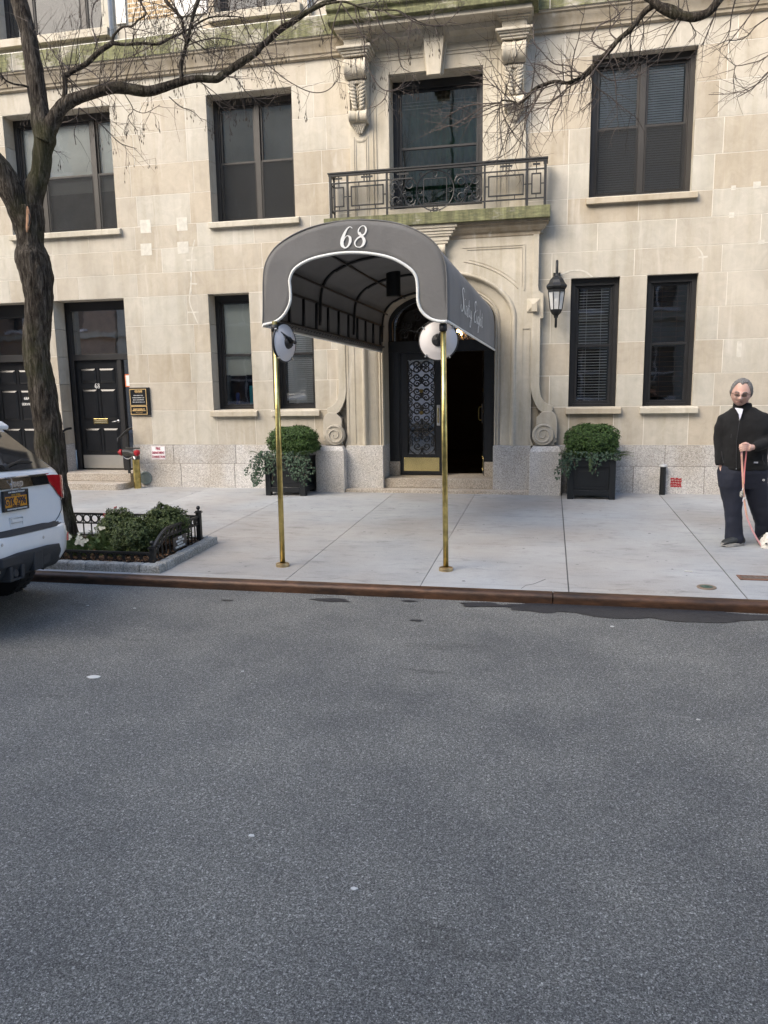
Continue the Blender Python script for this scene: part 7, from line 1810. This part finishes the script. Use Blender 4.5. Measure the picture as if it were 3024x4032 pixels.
b = MB(); b.tube([HM @ head_pt(R(a_), R(-29.5-abs(a_)*.07), .011) for a_ in range(-17,18,3)], [.0015]+[.0042]*10+[.0015], 6); b.build('mouth', simple('lips', (.26,.12,.10), .5), per, smooth=True)
gl_ = MB(); fr2 = MB()
for s_ in (-1,1):
    c_ = Vector((s_*.033,-.113,-.002)); pts = []
    for k in range(20):
        a_ = 2*PI*k/20; kk = (abs(math.cos(a_))**3+abs(math.sin(a_))**3)**(-1/3); pts.append(HM @ (c_+Vector((.0235*math.cos(a_)*kk, .006*abs(math.cos(a_))*s_*math.cos(a_)*1.2, .0125*math.sin(a_)*kk))))
    gl_.poly(pts); fr2.tube(pts+[pts[0]], .0013, 5, cap=False); fr2.tube([HM @ Vector((s_*.058,-.107,.006)), HM @ Vector((s_*.086,-.06,.004)), HM @ Vector((s_*.093,.02,.0))], .0020, 5)
fr2.tube([HM @ Vector((-.009,-.117,.002)), HM @ Vector((0,-.121,.006)), HM @ Vector((.009,-.117,.002))], .0014, 5)
t = NT('brown_lens'); p_ = t.n('BsdfPrincipled'); p_.inputs['Base Color'].default_value = (.022,.014,.010,1); p_.inputs['Roughness'].default_value = .08; p_.inputs['Alpha'].default_value = .78; t.l(p_.outputs[0], t.out.inputs[0])
gs_ = gl_.build('eyeglasses', t.m, per); fr2.build('glasses_frame', M['black_plastic'], gs_)
b = MB()
for s_ in (-1,1): b.ball(tuple(HM @ Vector((s_*.032,-.089,-.002))), .0115, 10, 8)
b.build('eyes', simple('eye_white', (.35,.30,.27), .3), per, smooth=True)
# clothes
M['fleece'] = simple('black_fleece', (.0055,.0056,.0062), .95, var=.25, vs=12, bump=.5, bs=260)
M['navy'] = simple('navy_trousers', (.008,.011,.024), .8, var=.2, vs=5, bump=.2, bs=200)
j = MB()
ringloft(j, [lev(*k) for k in ((1098,322,818,.148,.0),(1085,312,826,.155,.0),(1030,314,828,.158,.0),(960,322,826,.155,.0),(850,328,830,.152,0),(740,334,836,.150,0),(640,322,842,.145,.0),(560,326,838,.132,.01),(510,345,820,.12,.02),(478,372,780,.11,.02),(450,405,725,.10,.02),(425,425,690,.092,.02))], 32)
j.tube([KP(410,520,.02),KP(345,562,.02),KP(315,640,.02),KP(306,750,.02),KP(306,860,.0),KP(300,960,-.02),KP(304,1020,-.03),KP(310,1045,-.03)], [.045,.060,.063,.061,.055,.050,.047,.044], 16)
j.tube([KP(765,520,.02),KP(815,562,.02),KP(842,650,0),KP(844,760,-.05),KP(815,805,-.10),KP(760,828,-.15),KP(700,852,-.20),KP(664,860,-.225)], [.045,.060,.063,.064,.058,.052,.047,.041], 16)
jk = j.build('jacket', M['fleece'], per); remesh(jk, .010, 6, (.026,.13))
j = MB()      # stand-up collar, open at the front in a V
def col_pt(u, v):
    a = R(-62)+R(304)*u          # opening towards the viewer, slightly left
    a = a+R(152)-R(0); ang = a
    cx = KP(548, 430, .0); r1 = .088+.014*(1-v)
    return Vector((cx.x+.008+r1*math.cos(ang+R(-30)), cx.y+.012+r1*.95*math.sin(ang+R(-30)), cx.z+.085*v-.035-(.10*(max(0,1-6*min(u,1-u)))**1.3)*1.0))
j.grid(col_pt, 40, 6); cl = j.build('collar', M['fleece'], jk, smooth=True); m_ = cl.modifiers.new('s','SOLIDIFY'); m_.thickness = .012
sh = MB(); q0 = KP(522,392,-.115); 
sh.add([tuple(KP(468,432,-.075)),tuple(KP(500,436,-.098)),tuple(KP(545,442,-.112)),tuple(KP(560,446,-.108)),tuple(KP(548,490,-.128)),tuple(KP(527,552,-.142)),tuple(KP(517,552,-.142)),tuple(KP(510,500,-.130)),tuple(KP(488,462,-.105))], [(0,1,2,3,4,5,6,7,8)])
b2 = sh.build('shirt', simple('white_shirt', (.62,.62,.70), .9, var=.05), per); m_ = b2.modifiers.new('s','SOLIDIFY'); m_.thickness = .006
b = MB(); b.tube([KP(521,556,-.152),KP(512,620,-.158),KP(498,720,-.163),KP(486,800,-.166),KP(484,950,-.170),KP(484,1092,-.168)], .0028, 5); b.build('zip', simple('dark_zip', (.05,.05,.055), .4, .5), jk)
b = MB(); b.ball(tuple(KP(519,558,-.158)), .006, 8, 6, (1,.6,1.6)); b.ball(tuple(KP(484,1095,-.170)), .005, 6, 5); b.build('zip_pull', M['silver'], jk)
b = MB(); c_ = KP(698,1026,-.168); b.box(c_.x-.019,c_.x+.019,c_.y-.004,c_.y+.002,c_.z-.007,c_.z+.007); b.build('cloth_tag', simple('grey_tag', (.30,.31,.35), .7), jk)
b = MB(); b.tube([KP(322,905,-.13),KP(330,960,-.14),KP(345,1030,-.145)], .003, 5); b.tube([KP(775,940,-.15),KP(772,1000,-.155),KP(800,1050,-.15)], .003, 5); b.tube([KP(430,715,-.150),KP(426,758,-.152)], .003, 5); b.build('pocket_seam', simple('seam_grey', (.03,.03,.033), .8), jk)
p = MB()
ringloft(p, [lev(*k) for k in ((1290,290,560,.118,0),(1200,284,600,.130,0),(1130,282,700,.135,0))][::1], 24)
ringloft(p, [lev(*k) for k in ((1300,300,818,.105,.03),(1220,284,828,.135,.02),(1130,278,830,.145,.0),(1060,300,826,.140,0),(1035,310,820,.135,0))], 32)
ringloft(p, [lev(*k) for k in ((1905,392,545,.066,.0),(1880,368,560,.078,0),(1845,358,566,.080,0),(1800,360,552,.078,0),(1650,358,545,.085,0),(1500,350,548,.095,0),(1350,312,552,.110,0),(1250,290,562,.118,0))], 26)
ringloft(p, [lev(*k) for k in ((1862,705,845,.066,.20),(1835,690,856,.075,.20),(1700,688,850,.08,.18),(1600,655,842,.088,.15),(1500,620,836,.095,.12),(1350,575,832,.110,.06),(1250,556,830,.118,.03))], 26)
tr_ = p.build('trousers', M['navy'], per); remesh(tr_, .010, 4, (.020,.14))
b = MB(); c_ = KP(783,1217,-.15); b.tube([(c_.x+.009*math.cos(k*PI/6), c_.y, c_.z+.009*math.sin(k*PI/6)) for k in range(13)], .002, 4); b.build('round_badge', M['white_letter'], tr_)
# shoes
def shoe(toe, heel, lab=None):
    ax = (heel-toe); L = ax.length; ax = ax.normalized(); sd_ = Vector((-ax.y, ax.x, 0)); zt0 = sw(heel.y)
    def P_(u, w, z): return Vector((toe.x,toe.y,0))+ax*L*u+sd_*w+Vector((0,0,zt0+z))
    up = MB(); ls = []; 
    n = 20
    b0 = len(up.v); st_ = ((.01,.018,.030),(.05,.034,.048),(.15,.047,.072),(.32,.050,.084),(.45,.047,.10),(.58,.043,.112),(.75,.040,.118),(.90,.038,.110),(.98,.030,.085),(1.0,.020,.06))
    for (u, hw, h) in st_:
        for k in range(n):
            a = 2*PI*k/n; up.v.append(tuple(P_(u, hw*math.cos(a), .020+ (h-.02)/2 + (h-.02)/2*math.sin(a))))
    for i in range(len(st_)-1):
        for k in range(n): up.face(b0+i*n+k, b0+i*n+(k+1)%n, b0+(i+1)*n+(k+1)%n, b0+(i+1)*n+k)
    up.face(*[b0+k for k in range(n)]); up.face(*[b0+(len(st_)-1)*n+k for k in range(n)][::-1])
    o = up.build('shoe', simple('charcoal_shoe', (.022,.025,.026), .65, var=.3, bump=.3, bs=150), per, smooth=True)
    s2 = MB(); m = 24; top = []; bot = []
    for k in range(m):
        a = 2*PI*k/m; u = .5-.515*math.cos(a); w = .052*math.sin(a)*(1 if u < .6 else .82); wv = .008*math.sin(u*6.5)
        top.append(tuple(P_(u,w,.030+max(0,wv)+(.012 if u < .08 else 0)))); bot.append(tuple(P_(u,w*.95,.002+(.012 if u < .06 else 0))))
    s2.add(top+bot, [tuple(range(m))]+[tuple(range(m,2*m))[::-1]]+[(k,m+k,m+(k+1)%m,(k+1)%m) for k in range(m)]); s2.build('sole', simple('grey_sole', (.30,.29,.27), .6, var=.4, vs=30), o, auto=40)
t0 = KP(296,1952); h0 = KP(562,1948)
shoe(Vector((t0.x,8.19,0)), Vector((h0.x,8.30,0))); t1_ = KP(722,1905,.12); shoe(Vector((t1_.x-.02,8.30,0)), Vector((t1_.x+.16,8.52,0)))
# leash
M['pink'] = simple('pink_strap', (.80,.42,.44), .7, var=.15, vs=60); 
ls = thing('leash', 'pink patterned leash running from the hand down to the small white dog', 'leash')
def strap(mb, pts, w):
    Q = spline([KP(x,y,dy) for x,y,dy in pts], 6); b0 = len(mb.v)
    for q in Q: mb.v += [(q.x-w,q.y-.001,q.z),(q.x+w,q.y-.001,q.z),(q.x+w,q.y+.001,q.z),(q.x-w,q.y+.001,q.z)]
    for i in range(len(Q)-1):
        for k in range(4): mb.face(b0+i*4+k,b0+i*4+(k+1)%4,b0+i*4+4+(k+1)%4,b0+i*4+4+k)
b = MB(); strap(b, [(540,880,-.262),(543,930,-.258),(548,1050,-.23),(556,1200,-.22),(560,1290,-.21),(568,1400,-.20),(580,1500,-.19),(602,1620,-.17),(640,1720,-.14),(700,1840,-.10),(768,1950,-.06)], .0095); b.build('strap', M['pink'], ls)
b = MB(); strap(b, [(590,880,-.262),(592,930,-.25),(580,1040,-.235),(572,1150,-.228),(568,1260,-.222)], .006); b.build('handle_loop', simple('coral_strap', (.66,.22,.22), .7), ls)
b = MB(); rn = random.Random(2)
Q = spline([KP(x,y,dy) for x,y,dy in [(543,930,-.261),(548,1050,-.233),(556,1200,-.223),(560,1290,-.213),(568,1400,-.203),(580,1500,-.193),(602,1620,-.173)]], 9)
for i in range(1,len(Q)-1,1):
    q = Q[i]; b.box(q.x-.004+rn.uniform(-.003,.003),q.x+.004,q.y-.0025,q.y-.0015,q.z-.006,q.z+.006)
b.build('strap_pattern', simple('orange_pattern', (.72,.50,.28), .7), ls)
b = MB(); b.ball(tuple(KP(541,1372,-.22)), .024, 14, 10, (.75,.75,1.5)); t = NT('patterned_pouch'); a = t.ramp(t.noise(90,2,.5), [(.45,(.10,.10,.09)),(.55,(.45,.43,.38))]); t.bsdf(a,.7)
b.build('waste_bag_pouch', t.m, ls, smooth=True)
b = MB(); b.tube([KP(560,1300,-.21),KP(548,1330,-.22)], .004, 6); b.add([tuple(KP(560,1400,-.22)),tuple(KP(590,1408,-.22)),tuple(KP(572,1425,-.22)),tuple(KP(548,1460,-.22)),tuple(KP(552,1430,-.22))], [(0,1,2,3,4)]); b.build('waste_bag', M['white_paint'], ls)
# dog
dog = thing('dog', 'small fluffy white dog at the right picture edge on the pink leash', 'dog')
d = MB(); hc = KP(845,1895,-.06); zg = sw(8.2)
def blob_(c, r, sc=(1,1,1)): d.ball(tuple(c), r, 16, 12, sc)
blob_(hc, .085, (1,1,.95)); blob_(hc+Vector((-.035,-.035,-.055)), .048, (1.1,1,.8)); blob_(hc+Vector((0,0,.05)), .055)
bc = Vector((hc.x+.30, hc.y+.10, zg+.235)); blob_(bc, .125, (1.6,.85,.85)); blob_(hc+Vector((.11,.03,-.04)), .085); blob_(bc+Vector((-.13,-.01,-.01)), .115)
for (dx, dy) in ((-.13,-.06),(-.13,.06),(.15,-.06),(.15,.06)):
    front = dx < 0
    if front: d.tube([bc+Vector((dx,dy,-.04)), Vector((bc.x+dx,bc.y+dy,zg+.12)), Vector((bc.x+dx-.005,bc.y+dy,zg+.03)), Vector((bc.x+dx-.025,bc.y+dy,zg+.012))], [.055,.038,.030,.026], 12)
    else: d.tube([bc+Vector((dx,dy,-.02)), Vector((bc.x+dx-.02,bc.y+dy,zg+.14)), Vector((bc.x+dx+.035,bc.y+dy,zg+.085)), Vector((bc.x+dx+.015,bc.y+dy,zg+.03)), Vector((bc.x+dx-.01,bc.y+dy,zg+.012))], [.07,.045,.032,.028,.026], 12)
d.tube(spline([bc+Vector((.19,0,.04)), bc+Vector((.25,0,.12)), bc+Vector((.22,0,.19)), bc+Vector((.15,0,.20))],5), .03, 10)
t = NT('white_fur'); n = t.noise(45,4,.7); a = t.ramp(n, [(.3,(.60,.56,.48)),(.6,(.80,.78,.72))]); M['fur'] = t.bsdf(a,.95,0,bump=n,bstr=1,bdist=.02,sheen=.3)
db = d.build('body', M['fur'], dog); remesh(db, .009, 2, (.035,.035))
b = MB(); b.ball(tuple(hc+Vector((-.072,-.062,-.058))), .013, 8, 6, (1,.8,.8)); b.build('nose', M['rubber'], dog, smooth=True)
b = MB(); 
for dx in (-.050,.012): b.ball(tuple(hc+Vector((dx,-.075,.0))), .009, 8, 6)
b.build('eyes', M['rubber'], dog, smooth=True)
b = MB()
for (dx, dy) in ((-.045,.035),(.075,-.02)): b.ball(tuple(hc+Vector((dx,dy-.02,.01))), .04, 12, 8, (.6,.5,1.3))
eo = b.build('ears', M['fur'], dog); remesh(eo, .008, 2, (.02,.03))
b = MB(); b.lathe([(.052,-.012),(.056,0),(.052,.012)], tuple(hc+Vector((.06,.02,-.075))), 20); b.build('dog_collar', M['pink'], dog, smooth=True)
